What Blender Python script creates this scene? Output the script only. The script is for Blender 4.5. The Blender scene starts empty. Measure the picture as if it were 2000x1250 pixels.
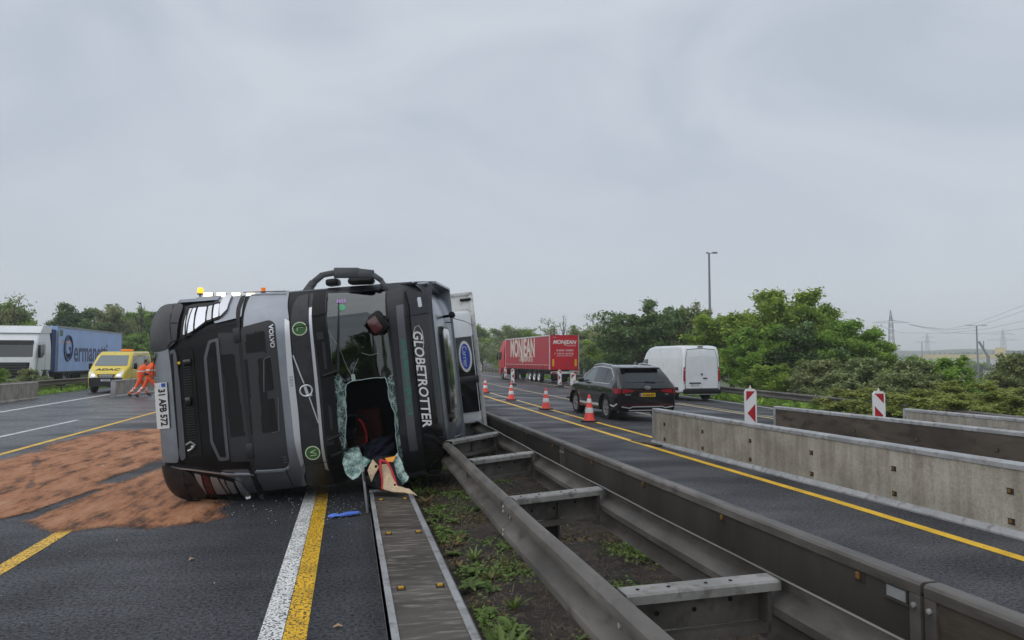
import bpy, bmesh, math, random
import numpy as np
from mathutils import Vector, Matrix
random.seed(7); RNG = np.random.default_rng(7)
sc = bpy.context.scene
COL = sc.collection
rad = math.radians

# ------------------------------------------------------------ camera
EYE = 1.8; FPX = 1400.0; YAW = rad(12.8); PITCH = math.atan(77 / 1400)
cam_d = bpy.data.cameras.new('camera'); cam = bpy.data.objects.new('camera', cam_d); COL.objects.link(cam)
cam.location = (0, 0, EYE); cam.rotation_euler = (math.pi / 2 + PITCH, 0, -YAW)
cam_d.sensor_width = 36; cam_d.lens = 36 * FPX / 2000; cam_d.clip_end = 8000; cam_d.clip_start = .05
sc.camera = cam

# ------------------------------------------------------------ world and sun (overcast)
W = bpy.data.worlds.new('World'); sc.world = W; W.use_nodes = True
nt = W.node_tree; N = nt.nodes; L = nt.links
for n in list(N): N.remove(n)
wo = N.new('ShaderNodeOutputWorld'); bg = N.new('ShaderNodeBackground')
sky = N.new('ShaderNodeTexSky'); sky.sky_type = 'NISHITA'; sky.sun_disc = False
sky.sun_elevation = rad(46); sky.sun_rotation = rad(242)
sm = N.new('ShaderNodeVectorMath'); sm.operation = 'SCALE'; sm.inputs['Scale'].default_value = .10
L.new(sky.outputs[0], sm.inputs[0])
tc = N.new('ShaderNodeTexCoord'); mp = N.new('ShaderNodeMapping'); mp.inputs['Scale'].default_value = (1, 1, 1.9)
mp.inputs['Rotation'].default_value = (0.0, rad(14), rad(20))
L.new(tc.outputs['Generated'], mp.inputs[0])
no = N.new('ShaderNodeTexNoise'); no.inputs['Scale'].default_value = 2.3; no.inputs['Detail'].default_value = 7
no.inputs['Roughness'].default_value = .5; no.inputs['Distortion'].default_value = .9
L.new(mp.outputs[0], no.inputs['Vector'])
cr = N.new('ShaderNodeValToRGB'); cr.color_ramp.interpolation = 'EASE'
cr.color_ramp.elements[0].position = .30; cr.color_ramp.elements[0].color = (.505, .565, .65, 1)
cr.color_ramp.elements[1].position = .72; cr.color_ramp.elements[1].color = (.645, .70, .77, 1)
L.new(no.outputs['Fac'], cr.inputs[0])
mix = N.new('ShaderNodeMix'); mix.data_type = 'RGBA'; mix.inputs[0].default_value = .93
sx_ = N.new('ShaderNodeSeparateXYZ'); L.new(tc.outputs['Generated'], sx_.inputs[0])
hr_ = N.new('ShaderNodeMapRange'); hr_.inputs[1].default_value = -.02; hr_.inputs[2].default_value = .30; hr_.inputs[3].default_value = 1; hr_.inputs[4].default_value = 0; L.new(sx_.outputs[2], hr_.inputs[0])
hm_ = N.new('ShaderNodeMix'); hm_.data_type = 'RGBA'; L.new(hr_.outputs[0], hm_.inputs[0]); L.new(cr.outputs[0], hm_.inputs[6]); hm_.inputs[7].default_value = (.63, .675, .745, 1)
L.new(sm.outputs[0], mix.inputs[6]); L.new(hm_.outputs[2], mix.inputs[7])
L.new(mix.outputs[2], bg.inputs[0]); bg.inputs[1].default_value = 1.0
L.new(bg.outputs[0], wo.inputs[0])
sd = bpy.data.lights.new('sun', 'SUN'); sun = bpy.data.objects.new('sun', sd); COL.objects.link(sun)
sd.energy = 1.5; sd.angle = rad(100); sd.color = (1, .97, .93)
sun.rotation_euler = (rad(44), 0, rad(-62))
sc.view_settings.view_transform = 'Standard'; sc.view_settings.look = 'None'
sc.view_settings.exposure = 0; sc.view_settings.gamma = 1; sc.view_settings.use_curve_mapping = False
sc.cycles.max_bounces = 6; sc.cycles.transparent_max_bounces = 12; sc.cycles.volume_bounces = 2
sc.cycles.use_denoising = True

# ------------------------------------------------------------ materials
def newmat(name):
    m = bpy.data.materials.new(name); m.use_nodes = True
    return m, m.node_tree.nodes, m.node_tree.links, m.node_tree.nodes['Principled BSDF']
def M(name, col, rough=.5, metal=0, spec=.5, bump=0, bscale=60, var=0, vscale=4, coat=0, var2=None, stretch=None, dirt=None, emis=None):
    m, n, l, b = newmat(name)
    b.inputs['Base Color'].default_value = (*col, 1); b.inputs['Roughness'].default_value = rough
    b.inputs['Metallic'].default_value = metal; b.inputs['Specular IOR Level'].default_value = spec
    b.inputs['Coat Weight'].default_value = coat; b.inputs['Coat Roughness'].default_value = .06
    if emis:
        b.inputs['Emission Color'].default_value = (*emis[0], 1); b.inputs['Emission Strength'].default_value = emis[1]
    t = n.new('ShaderNodeTexCoord'); src = t.outputs['Object']
    if stretch:
        k = n.new('ShaderNodeMapping'); k.inputs['Scale'].default_value = stretch; l.new(src, k.inputs[0]); src = k.outputs[0]
    if var:
        x = n.new('ShaderNodeTexNoise'); x.inputs['Scale'].default_value = vscale; x.inputs['Detail'].default_value = 6; x.inputs['Roughness'].default_value = .62
        l.new(src, x.inputs['Vector'])
        r = n.new('ShaderNodeValToRGB'); e = r.color_ramp.elements
        e[0].position = .34; e[1].position = .68
        c2 = var2 if var2 else tuple(min(1, c * (1 + var)) for c in col)
        c1 = col if var2 else tuple(c * (1 - var) for c in col)
        e[0].color = (*c1, 1); e[1].color = (*c2, 1)
        l.new(x.outputs['Fac'], r.inputs[0]); out = r.outputs[0]
        if dirt:
            x2 = n.new('ShaderNodeTexNoise'); x2.inputs['Scale'].default_value = vscale * 4.3; x2.inputs['Detail'].default_value = 4; l.new(src, x2.inputs['Vector'])
            r2 = n.new('ShaderNodeValToRGB'); r2.color_ramp.elements[0].position = .52; r2.color_ramp.elements[1].position = .72
            l.new(x2.outputs['Fac'], r2.inputs[0])
            mm = n.new('ShaderNodeMix'); mm.data_type = 'RGBA'; l.new(r2.outputs[0], mm.inputs[0]); l.new(out, mm.inputs[6]); mm.inputs[7].default_value = (*dirt, 1)
            out = mm.outputs[2]
        l.new(out, b.inputs['Base Color'])
        mr = n.new('ShaderNodeMapRange'); mr.inputs[3].default_value = max(.03, rough - .1); mr.inputs[4].default_value = min(1, rough + .12)
        l.new(x.outputs['Fac'], mr.inputs[0]); l.new(mr.outputs[0], b.inputs['Roughness'])
    if bump:
        x = n.new('ShaderNodeTexNoise'); x.inputs['Scale'].default_value = bscale; x.inputs['Detail'].default_value = 3
        l.new(src, x.inputs['Vector'])
        bp = n.new('ShaderNodeBump'); bp.inputs['Strength'].default_value = bump; bp.inputs['Distance'].default_value = .01
        l.new(x.outputs['Fac'], bp.inputs['Height']); l.new(bp.outputs[0], b.inputs['Normal'])
    return m
def glass_mat(name, tint, refl=.12, rough=.02, alpha=.5):
    m, n, l, b = newmat(name); n.remove(b); o = n['Material Output']
    tr = n.new('ShaderNodeBsdfTransparent'); tr.inputs[0].default_value = (*[t for t in tint], 1)
    g = n.new('ShaderNodeBsdfGlossy'); g.inputs['Roughness'].default_value = rough; g.inputs[0].default_value = (.9, .95, .95, 1)
    fr = n.new('ShaderNodeFresnel'); fr.inputs[0].default_value = 1.5
    ad = n.new('ShaderNodeMath'); ad.operation = 'ADD'; ad.inputs[1].default_value = refl; ad.use_clamp = True
    l.new(fr.outputs[0], ad.inputs[0])
    mx = n.new('ShaderNodeMixShader'); l.new(ad.outputs[0], mx.inputs[0]); l.new(tr.outputs[0], mx.inputs[1]); l.new(g.outputs[0], mx.inputs[2])
    l.new(mx.outputs[0], o.inputs[0]); return m
def road_mat():
    m, n, l, b = newmat('asphalt')
    g = n.new('ShaderNodeNewGeometry'); P = g.outputs['Position']
    def noise(s, d=4, vec=P, r=.55):
        x = n.new('ShaderNodeTexNoise'); x.inputs['Scale'].default_value = s; x.inputs['Detail'].default_value = d; x.inputs['Roughness'].default_value = r
        l.new(vec, x.inputs['Vector']); return x.outputs['Fac']
    k = n.new('ShaderNodeMapping'); k.inputs['Scale'].default_value = (1, .16, 1); l.new(P, k.inputs[0])
    big = noise(.55, 5, k.outputs[0]); k2 = n.new('ShaderNodeMapping'); k2.inputs['Scale'].default_value = (.45, .9, 1); k2.inputs['Rotation'].default_value = (0, 0, .5); l.new(P, k2.inputs[0])
    smear = noise(.8, 6, k2.outputs[0], .5); fine = noise(34, 5, P, .85); mid = noise(9, 3)
    v = n.new('ShaderNodeTexVoronoi'); v.inputs['Scale'].default_value = 110; l.new(P, v.inputs['Vector'])
    r = n.new('ShaderNodeValToRGB'); e = r.color_ramp.elements; e[0].position = .35; e[0].color = (.0045, .0048, .0058, 1); e[1].position = .62; e[1].color = (.100, .103, .112, 1)
    l.new(fine, r.inputs[0])
    r2 = n.new('ShaderNodeValToRGB'); e = r2.color_ramp.elements; e[0].position = .32; e[0].color = (.68, .68, .70, 1); e[1].position = .72; e[1].color = (1.25, 1.25, 1.27, 1)
    l.new(smear, r2.inputs[0])
    mu = n.new('ShaderNodeMix'); mu.data_type = 'RGBA'; mu.blend_type = 'MULTIPLY'; mu.inputs[0].default_value = 1
    l.new(r.outputs[0], mu.inputs[6]); l.new(r2.outputs[0], mu.inputs[7])
    mu2 = n.new('ShaderNodeMix'); mu2.data_type = 'RGBA'; mu2.blend_type = 'MULTIPLY'; mu2.inputs[0].default_value = 1
    r3 = n.new('ShaderNodeValToRGB'); e = r3.color_ramp.elements; e[0].position = .36; e[0].color = (.68, .68, .70, 1); e[1].position = .64; e[1].color = (1.35, 1.34, 1.32, 1); l.new(big, r3.inputs[0])
    l.new(mu.outputs[2], mu2.inputs[6]); l.new(r3.outputs[0], mu2.inputs[7]); l.new(mu2.outputs[2], b.inputs['Base Color'])
    # wetness: smoother films in streaks
    mr = n.new('ShaderNodeMapRange'); mr.inputs[1].default_value = .35; mr.inputs[2].default_value = .65; mr.inputs[3].default_value = .62; mr.inputs[4].default_value = .34
    l.new(smear, mr.inputs[0])
    sx = n.new('ShaderNodeSeparateXYZ'); l.new(P, sx.inputs[0])
    wl = n.new('ShaderNodeMapRange'); wl.inputs[1].default_value = -4.0; wl.inputs[2].default_value = -7.5; wl.inputs[3].default_value = 0; wl.inputs[4].default_value = .17
    l.new(sx.outputs[0], wl.inputs[0])
    sb = n.new('ShaderNodeMath'); sb.operation = 'SUBTRACT'; l.new(mr.outputs[0], sb.inputs[0]); l.new(wl.outputs[0], sb.inputs[1])
    wp = n.new('ShaderNodeMath'); wp.operation = 'MULTIPLY'; wp.inputs[1].default_value = .0; l.new(big, wp.inputs[0])
    sb2 = n.new('ShaderNodeMath'); sb2.operation = 'SUBTRACT'; l.new(sb.outputs[0], sb2.inputs[0]); l.new(wp.outputs[0], sb2.inputs[1])
    l.new(sb2.outputs[0], b.inputs['Roughness'])
    sp = n.new('ShaderNodeMapRange'); sp.inputs[1].default_value = .40; sp.inputs[2].default_value = .62; sp.inputs[3].default_value = .02; sp.inputs[4].default_value = .42; l.new(fine, sp.inputs[0])
    wf = n.new('ShaderNodeMapRange'); wf.inputs[1].default_value = -4.0; wf.inputs[2].default_value = -8; wf.inputs[3].default_value = 0; wf.inputs[4].default_value = .35; l.new(sx.outputs[0], wf.inputs[0])
    sm_ = n.new('ShaderNodeMapRange'); sm_.inputs[1].default_value = .42; sm_.inputs[2].default_value = .66; sm_.inputs[3].default_value = .65; sm_.inputs[4].default_value = 1.45; l.new(smear, sm_.inputs[0])
    ml = n.new('ShaderNodeMath'); ml.operation = 'MULTIPLY'; l.new(sp.outputs[0], ml.inputs[0]); l.new(sm_.outputs[0], ml.inputs[1])
    al = n.new('ShaderNodeMath'); al.operation = 'ADD'; l.new(ml.outputs[0], al.inputs[0]); l.new(wf.outputs[0], al.inputs[1]); l.new(al.outputs[0], b.inputs['Specular IOR Level'])
    bp = n.new('ShaderNodeBump'); bp.inputs['Strength'].default_value = .75; bp.inputs['Distance'].default_value = .006
    ad = n.new('ShaderNodeMath'); l.new(fine, ad.inputs[0]); l.new(v.outputs['Distance'], ad.inputs[1]); l.new(ad.outputs[0], bp.inputs['Height']); l.new(bp.outputs[0], b.inputs['Normal'])
    return m
def paint_mat(name, col, wear=.42):
    m, n, l, b = newmat(name)
    g = n.new('ShaderNodeNewGeometry'); x = n.new('ShaderNodeTexNoise'); x.inputs['Scale'].default_value = 48; x.inputs['Detail'].default_value = 3; x.inputs['Roughness'].default_value = .6
    l.new(g.outputs['Position'], x.inputs['Vector'])
    r = n.new('ShaderNodeValToRGB'); e = r.color_ramp.elements; e[0].position = wear; e[0].color = (.03, .03, .03, 1); e[1].position = wear + .06; e[1].color = (*col, 1)
    l.new(x.outputs['Fac'], r.inputs[0])
    y = n.new('ShaderNodeTexNoise'); y.inputs['Scale'].default_value = 3; y.inputs['Detail'].default_value = 5; l.new(g.outputs['Position'], y.inputs['Vector'])
    r2 = n.new('ShaderNodeValToRGB'); e = r2.color_ramp.elements; e[0].position = .3; e[0].color = (.72, .72, .72, 1); e[1].position = .6; e[1].color = (1, 1, 1, 1); l.new(y.outputs['Fac'], r2.inputs[0])
    mu = n.new('ShaderNodeMix'); mu.data_type = 'RGBA'; mu.blend_type = 'MULTIPLY'; mu.inputs[0].default_value = 1; l.new(r.outputs[0], mu.inputs[6]); l.new(r2.outputs[0], mu.inputs[7])
    l.new(mu.outputs[2], b.inputs['Base Color']); b.inputs['Roughness'].default_value = .5
    bp = n.new('ShaderNodeBump'); bp.inputs['Strength'].default_value = .8; bp.inputs['Distance'].default_value = .006; l.new(x.outputs['Fac'], bp.inputs['Height']); l.new(bp.outputs[0], b.inputs['Normal'])
    return m
def leaf_mat(name, c1, c2, trans=.42, gloss=.3):
    m, n, l, b = newmat(name); o = n['Material Output']
    g = n.new('ShaderNodeNewGeometry'); oi = n.new('ShaderNodeObjectInfo')
    r = n.new('ShaderNodeValToRGB'); e = r.color_ramp.elements; e[0].color = (*c1, 1); e[1].color = (*c2, 1)
    x = n.new('ShaderNodeTexNoise'); x.inputs['Scale'].default_value = .9; x.inputs['Detail'].default_value = 3; l.new(g.outputs['Position'], x.inputs['Vector'])
    a = n.new('ShaderNodeMath'); a.operation = 'MULTIPLY_ADD'; a.inputs[1].default_value = .55; l.new(g.outputs['Random Per Island'], a.inputs[0])
    s = n.new('ShaderNodeMapRange'); s.inputs[1].default_value = .3; s.inputs[2].default_value = .7; s.inputs[3].default_value = 0; s.inputs[4].default_value = .45; l.new(x.outputs['Fac'], s.inputs[0])
    l.new(s.outputs[0], a.inputs[2]); l.new(a.outputs[0], r.inputs[0])
    hv = n.new('ShaderNodeHueSaturation'); mr = n.new('ShaderNodeMapRange'); mr.inputs[3].default_value = .485; mr.inputs[4].default_value = .51; l.new(oi.outputs['Random'], mr.inputs[0]); l.new(mr.outputs[0], hv.inputs['Hue'])
    l.new(r.outputs[0], hv.inputs['Color']); l.new(hv.outputs[0], b.inputs['Base Color'])
    b.inputs['Roughness'].default_value = .5; b.inputs['Specular IOR Level'].default_value = gloss
    t = n.new('ShaderNodeBsdfTranslucent'); l.new(hv.outputs[0], t.inputs[0])
    mx = n.new('ShaderNodeMixShader'); mx.inputs[0].default_value = trans; l.new(b.outputs[0], mx.inputs[1]); l.new(t.outputs[0], mx.inputs[2]); l.new(mx.outputs[0], o.inputs[0])
    return m
def crackle_mat(name, op=.8, scale=60, fl=.35):
    m, n, l, b = newmat(name); o = n['Material Output']
    t = n.new('ShaderNodeTexCoord')
    v = n.new('ShaderNodeTexVoronoi'); v.feature = 'DISTANCE_TO_EDGE'; v.inputs['Scale'].default_value = scale; l.new(t.outputs['Object'], v.inputs['Vector'])
    v2 = n.new('ShaderNodeTexVoronoi'); v2.feature = 'DISTANCE_TO_EDGE'; v2.inputs['Scale'].default_value = scale / 4; l.new(t.outputs['Object'], v2.inputs['Vector'])
    mn = n.new('ShaderNodeMath'); mn.operation = 'MINIMUM'; l.new(v.outputs[0], mn.inputs[0]); l.new(v2.outputs[0], mn.inputs[1])
    x = n.new('ShaderNodeTexNoise'); x.inputs['Scale'].default_value = 9; x.inputs['Detail'].default_value = 4; l.new(t.outputs['Object'], x.inputs['Vector'])
    r = n.new('ShaderNodeValToRGB'); e = r.color_ramp.elements; e[0].position = .0; e[0].color = (1, 1, 1, 1); e[1].position = .14; e[1].color = (.0, .0, .0, 1); l.new(mn.outputs[0], r.inputs[0])
    cc = n.new('ShaderNodeValToRGB'); e = cc.color_ramp.elements; e[0].position = .4; e[0].color = (.10, .20, .18, 1); e[1].position = .62; e[1].color = (.50, .68, .62, 1); l.new(x.outputs['Fac'], cc.inputs[0])
    l.new(cc.outputs[0], b.inputs['Base Color']); b.inputs['Roughness'].default_value = .25; b.inputs['Specular IOR Level'].default_value = .8
    tr = n.new('ShaderNodeBsdfTransparent'); tr.inputs[0].default_value = (.55, .72, .68, 1)
    ma = n.new('ShaderNodeMath'); ma.operation = 'MULTIPLY_ADD'; ma.inputs[1].default_value = op; ma.inputs[2].default_value = op * fl; ma.use_clamp = True
    l.new(r.outputs[0], ma.inputs[0])
    mx = n.new('ShaderNodeMixShader'); l.new(ma.outputs[0], mx.inputs[0]); l.new(tr.outputs[0], mx.inputs[1]); l.new(b.outputs[0], mx.inputs[2]); l.new(mx.outputs[0], o.inputs[0])
    bp = n.new('ShaderNodeBump'); bp.inputs['Strength'].default_value = .6; bp.inputs['Distance'].default_value = .01; l.new(v.outputs[0], bp.inputs['Height']); l.new(bp.outputs[0], b.inputs['Normal'])
    return m

MT = {}
MT['asphalt'] = road_mat()
MT['white_paint'] = paint_mat('white_road_paint', (.86, .86, .84)); MT['yellow_paint'] = paint_mat('yellow_road_paint', (.90, .52, .02))
MT['pale_yellow_paint'] = paint_mat('pale_yellow_road_paint', (.72, .58, .32), .36)
MT['white_line'] = paint_mat('white_line', (.7, .7, .69), .3); MT['yellow_line'] = paint_mat('yellow_line', (.90, .54, .03), .3)
MT['steel'] = M('weathered_galvanised_steel', (.062, .055, .049), .5, .0, .45, .25, 30, .3, 2.4, var2=(.175, .16, .145), stretch=(1, .35, 1), dirt=(.065, .056, .048))
MT['steel_light'] = M('galvanised_cap', (.27, .275, .28), .45, .1, .5, .2, 40, .2, 2.2, var2=(.42, .43, .44), dirt=(.19, .18, .17))
MT['steel_dark'] = M('dark_grimy_steel', (.032, .029, .027), .6, 0, .4, .2, 30, .3, 1.3, var2=(.085, .078, .072), dirt=(.05, .045, .04))
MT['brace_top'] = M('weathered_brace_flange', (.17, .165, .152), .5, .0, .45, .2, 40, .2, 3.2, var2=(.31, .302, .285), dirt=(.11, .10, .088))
MT['steel_edge'] = M('bare_steel_edge', (.42, .40, .37), .4, .3)
MT['hole'] = M('dark_bolt_hole', (.008, .008, .008), .9)
MT['panel_dark'] = M('dark_grimy_panel', (.03, .026, .023), .65, 0, .4, .15, 20, .3, 1.1, var2=(.075, .066, .058), stretch=(1, 1, .35), dirt=(.05, .044, .038))
MT['panel_tan'] = M('stained_tan_concrete_panel', (.29, .255, .205), .75, 0, .3, .35, 45, .3, 1.2, var2=(.52, .475, .40), stretch=(1, 2.2, .22), dirt=(.27, .225, .165))
def concrete_mat(name, c0, c1, stain):
    m, n, l, b = newmat(name); t = n.new('ShaderNodeTexCoord').outputs['Object']
    def nz(s, st=None, d=6, r=.62):
        x = n.new('ShaderNodeTexNoise'); x.inputs['Scale'].default_value = s; x.inputs['Detail'].default_value = d; x.inputs['Roughness'].default_value = r
        if st: k = n.new('ShaderNodeMapping'); k.inputs['Scale'].default_value = st; l.new(t, k.inputs[0]); l.new(k.outputs[0], x.inputs['Vector'])
        else: l.new(t, x.inputs['Vector'])
        return x.outputs['Fac']
    def rp(f, p0, a, p1, c):
        r = n.new('ShaderNodeValToRGB'); e = r.color_ramp.elements; e[0].position = p0; e[0].color = (*a, 1); e[1].position = p1; e[1].color = (*c, 1); l.new(f, r.inputs[0]); return r.outputs[0]
    def mul(a, c):
        x = n.new('ShaderNodeMix'); x.data_type = 'RGBA'; x.blend_type = 'MULTIPLY'; x.inputs[0].default_value = 1; l.new(a, x.inputs[6]); l.new(c, x.inputs[7]); return x.outputs[2]
    col = rp(nz(1.6), .34, c0, .66, c1)
    col = mul(col, rp(nz(2.2, (1, 3.2, .35), 5), .40, (.80, .78, .74), .60, (1.04, 1.04, 1.04)))
    col = mul(col, rp(nz(34, None, 3, .7), .36, (.84, .84, .84), .6, (1.06, 1.06, 1.06)))
    x = n.new('ShaderNodeMix'); x.data_type = 'RGBA'; l.new(rp(nz(3.3, (1, 1.3, .9), 7, .7), .56, (0, 0, 0), .74, (.75, .75, .75)), x.inputs[0]); l.new(col, x.inputs[6]); x.inputs[7].default_value = (*stain, 1)
    l.new(x.outputs[2], b.inputs['Base Color']); b.inputs['Roughness'].default_value = .72; b.inputs['Specular IOR Level'].default_value = .3
    bp = n.new('ShaderNodeBump'); bp.inputs['Strength'].default_value = .35; bp.inputs['Distance'].default_value = .01; l.new(nz(40), bp.inputs['Height']); l.new(bp.outputs[0], b.inputs['Normal']); return m
MT['panel_tan'] = concrete_mat('stained_tan_concrete', (.30, .275, .235), (.46, .43, .375), (.20, .165, .12))
MT['shaded_cell'] = M('shaded_lens_cell', (.30, .31, .33), .28, .35, .6, .2, 50)  # darker lamp silver for the lower lamps; their dim reflection is in the colour
MT['panel_brown'] = M('brown_stained_panel', (.055, .043, .033), .7, 0, .3, .3, 45, .3, 1.6, var2=(.13, .105, .082), stretch=(.35, .35, 1), dirt=(.04, .03, .025))
MT['panel_flat'] = M('wet_streaked_fallen_panel', (.04, .034, .028), .45, 0, .45, .2, 40, .3, 2.2, var2=(.115, .10, .084), stretch=(2.6, 2.6, .5), dirt=(.24, .215, .18))
MT['recess'] = M('dark_recess', (.03, .026, .021), .8)  # flat dark tone drawn in place of the recess depth
MT['amber'] = M('amber_reflector', (.62, .33, .02), .3, emis=None)
MT['amber_old'] = M('dull_amber_reflector', (.17, .095, .025), .5, 0, .4, 0, 60, .4, 30)
MT['rubber'] = M('black_rubber', (.015, .015, .016), .7, bump=.2)
MT['black_plastic'] = M('black_plastic', (.007, .007, .008), .36, 0, .24, .08, 120, .5, 5)
MT['black_gloss'] = M('black_gloss_panel', (.006, .006, .008), .12, 0, .5, coat=.5)
MT['dark_grey'] = M('dark_grey_plastic', (.022, .0235, .0275), .34, 0, .45, .06, 90, .35, 7)
MT['grey_metal'] = M('grey_metallic_paint', (.27, .29, .325), .32, .75, .5, .015, 25, .12, 3, coat=.35)
MT['grey_frame'] = M('grey_trim', (.12, .125, .14), .30, .4)
MT['chrome'] = M('brushed_silver_trim', (.62, .63, .66), .36, .8, .5)
MT['silver'] = M('silver_lamp_reflector', (.66, .68, .72), .25, .9, .5, .4, 40)
MT['lamp_white'] = M('pale_lamp_glass', (.62, .64, .66), .12, .5, .6, .2, 60)
MT['white_body'] = M('white_vehicle_paint', (.72, .74, .76), .3, 0, .5, 0, 60, .05, 2, coat=.4)
MT['dirty_white'] = M('dirty_white_panel', (.5, .5, .49), .42, 0, .5, .03, 30, .15, 2.5, var2=(.66, .66, .65), dirt=(.36, .35, .33))
MT['black_body'] = M('black_car_paint', (.006, .0065, .008), .16, .3, .5, .0, 60, .2, 3, coat=.8)
MT['car_glass'] = M('dark_car_glass', (.03, .036, .04), .06, .3, .8)
MT['side_glass'] = M('pale_car_glass', (.13, .16, .17), .06, .3, .8)
MT['yellow_body'] = M('yellow_vehicle_paint', (.74, .55, .035), .3, 0, .5, 0, 60, .05, 2, coat=.4)
MT['blue_body'] = M('blue_trailer_skin', (.33, .49, .84), .35, 0, .5, .03, 4, .1, .8)
MT['navy'] = M('navy_print', (.012, .035, .13), .4)
MT['red_body'] = M('red_tarpaulin', (.42, .02, .035), .42, 0, .5, .06, 3, .1, 1.2)
MT['red_bright'] = M('red_rear_door', (.58, .010, .026), .35, 0, .5, 0, 60, .08, 1)
MT['cream_print'] = M('cream_print', (.66, .62, .53), .5)
MT['white_print'] = M('white_print', (.78, .78, .78), .4)
MT['black_print'] = M('black_print', (.01, .01, .01), .5)
MT['plate_white'] = M('number_plate_white', (.68, .69, .68), .35); MT['plate_yellow'] = M('number_plate_yellow', (.75, .45, .01), .35)
MT['plate_blue'] = M('number_plate_blue', (.02, .07, .42), .4)
MT['badge_green'] = M('badge_green', (.035, .13, .03), .4); MT['badge_ring'] = M('badge_ring', (.66, .74, .52), .4)
MT['tail_red'] = M('red_tail_lamp', (.36, .012, .02), .15, 0, .7, coat=.5); MT['dark_red'] = M('dark_red_lamp', (.07, .006, .01), .15, 0, .7)
MT['cone_red'] = M('orange_red_cone', (.78, .055, .03), .4, 0, .5, .05, 40, .1, 8); MT['cone_white'] = M('white_sleeve', (.66, .67, .68), .35, 0, .5, 0, 60, .1, 9)
MT['sign_red'] = M('red_reflective_sheet', (.42, .012, .022), .35, 0, .5, 0, 60, .12, 7)
MT['orange_wear'] = M('hi_vis_orange_fabric', (.90, .125, .035), .75, 0, .3, .5, 14, .12, 6)
MT['silver_wear'] = M('reflective_band', (.72, .72, .70), .45); MT['navy_wear'] = M('dark_navy_fabric', (.014, .016, .03), .85, 0, .3, .4, 18)
MT['skin'] = M('skin', (.48, .27, .19), .6); MT['hair'] = M('dark_hair', (.015, .01, .008), .7)
MT['emit_warm'] = M('lit_work_lamp', (1, .9, .7), .3, emis=((1, .80, .50), 2.2)); MT['emit_amber'] = M('lit_amber_beacon', (1, .45, .03), .3, emis=((1, .36, .02), 2.0))
MT['emit_head'] = M('lit_headlamp', (1, .95, .85), .3, emis=((1, .93, .8), 1.6))
MT['amber_lens'] = M('amber_beacon_lens', (.75, .16, .01), .25, emis=((1, .25, .01), .35))
MT['glass_clear'] = glass_mat('laminated_windscreen', (.30, .38, .37), .085)
MT['crackle'] = crackle_mat('shattered_laminated_glass', .62, 30, .18); MT['crackle_dense'] = crackle_mat('crumpled_laminated_glass', 1.1, 55)
MT['crackline'] = M('pale_crack_line', (.34, .44, .42), .3)
MT['pale_yellow'] = M('pale_yellow_cladding', (.62, .52, .24), .6)
MT['interior'] = M('cab_interior_plastic', (.010, .010, .012), .7, 0, .3, .1, 30)
MT['seat_red'] = M('red_seat_fabric', (.055, .004, .006), .8, bump=.3)
MT['jacket'] = M('dark_blue_cloth', (.012, .016, .035), .85, bump=.6, bscale=10)
MT['beige'] = M('beige_quilted_liner', (.60, .46, .30), .7, 0, .3, .3, 18, .15, 9, dirt=(.40, .29, .18)); MT['felt'] = M('black_grey_felt', (.018, .019, .022), .9, 0, .2, .9, 35, .5, 20)
MT['red_edge'] = M('red_edge_tape', (.50, .012, .02), .5, 0, .5, .3, 30, .2, 14); MT['orange_bit'] = M('orange_plastic', (.85, .33, .03), .4)
MT['glove'] = M('blue_nitrile', (.10, .22, .74), .4, bump=.5, bscale=60)
MT['far_steel'] = M('lattice_steel', (.16, .17, .18), .6); MT['pole'] = M('grey_lamp_post', (.20, .21, .22), .5)
MT['leaf_mid'] = leaf_mat('mid_green_leaves', (.085, .155, .025), (.42, .62, .10))
MT['leaf_dark'] = leaf_mat('dark_green_leaves', (0.055, 0.1, 0.035), (0.21, 0.33, 0.105), .28)
MT['leaf_pale'] = leaf_mat('pale_olive_leaves', (0.13, 0.17, 0.06), (0.42, 0.48, 0.21), .35)
MT['leaf_yel'] = leaf_mat('yellow_green_leaves', (0.12, 0.17, 0.035), (0.42, 0.49, 0.12), .35)
MT['weed'] = leaf_mat('weed_leaves', (.055, .095, .02), (.24, .37, .085), .3, .4); MT['weed_dry'] = leaf_mat('dry_weed_leaves', (.10, .07, .035), (.26, .20, .08), .2, .2)
MT['bark'] = M('bark', (.075, .06, .045), .9, 0, .2, .8, 12, .3, 8); MT['stem_dead'] = M('dead_stalks', (.075, .058, .042), .9, 0, .2, .3, 30, .4, 6, var2=(.20, .16, .12))
MT['soil'] = M('dark_wet_soil', (.018, .014, .011), .75, 0, .4, 1.0, 22, .4, 3.0, var2=(.058, .044, .034), dirt=(.10, .08, .06))
MT['grass_ground'] = M('grassy_ground', (.045, .06, .022), .9, 0, .2, .8, 3, .4, .35, var2=(.085, .11, .035), dirt=(.07, .06, .035))
MT['far_green'] = M('far_woodland', (.045, .062, .035), .95, 0, .1, 0, 1, .3, .05)

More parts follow.
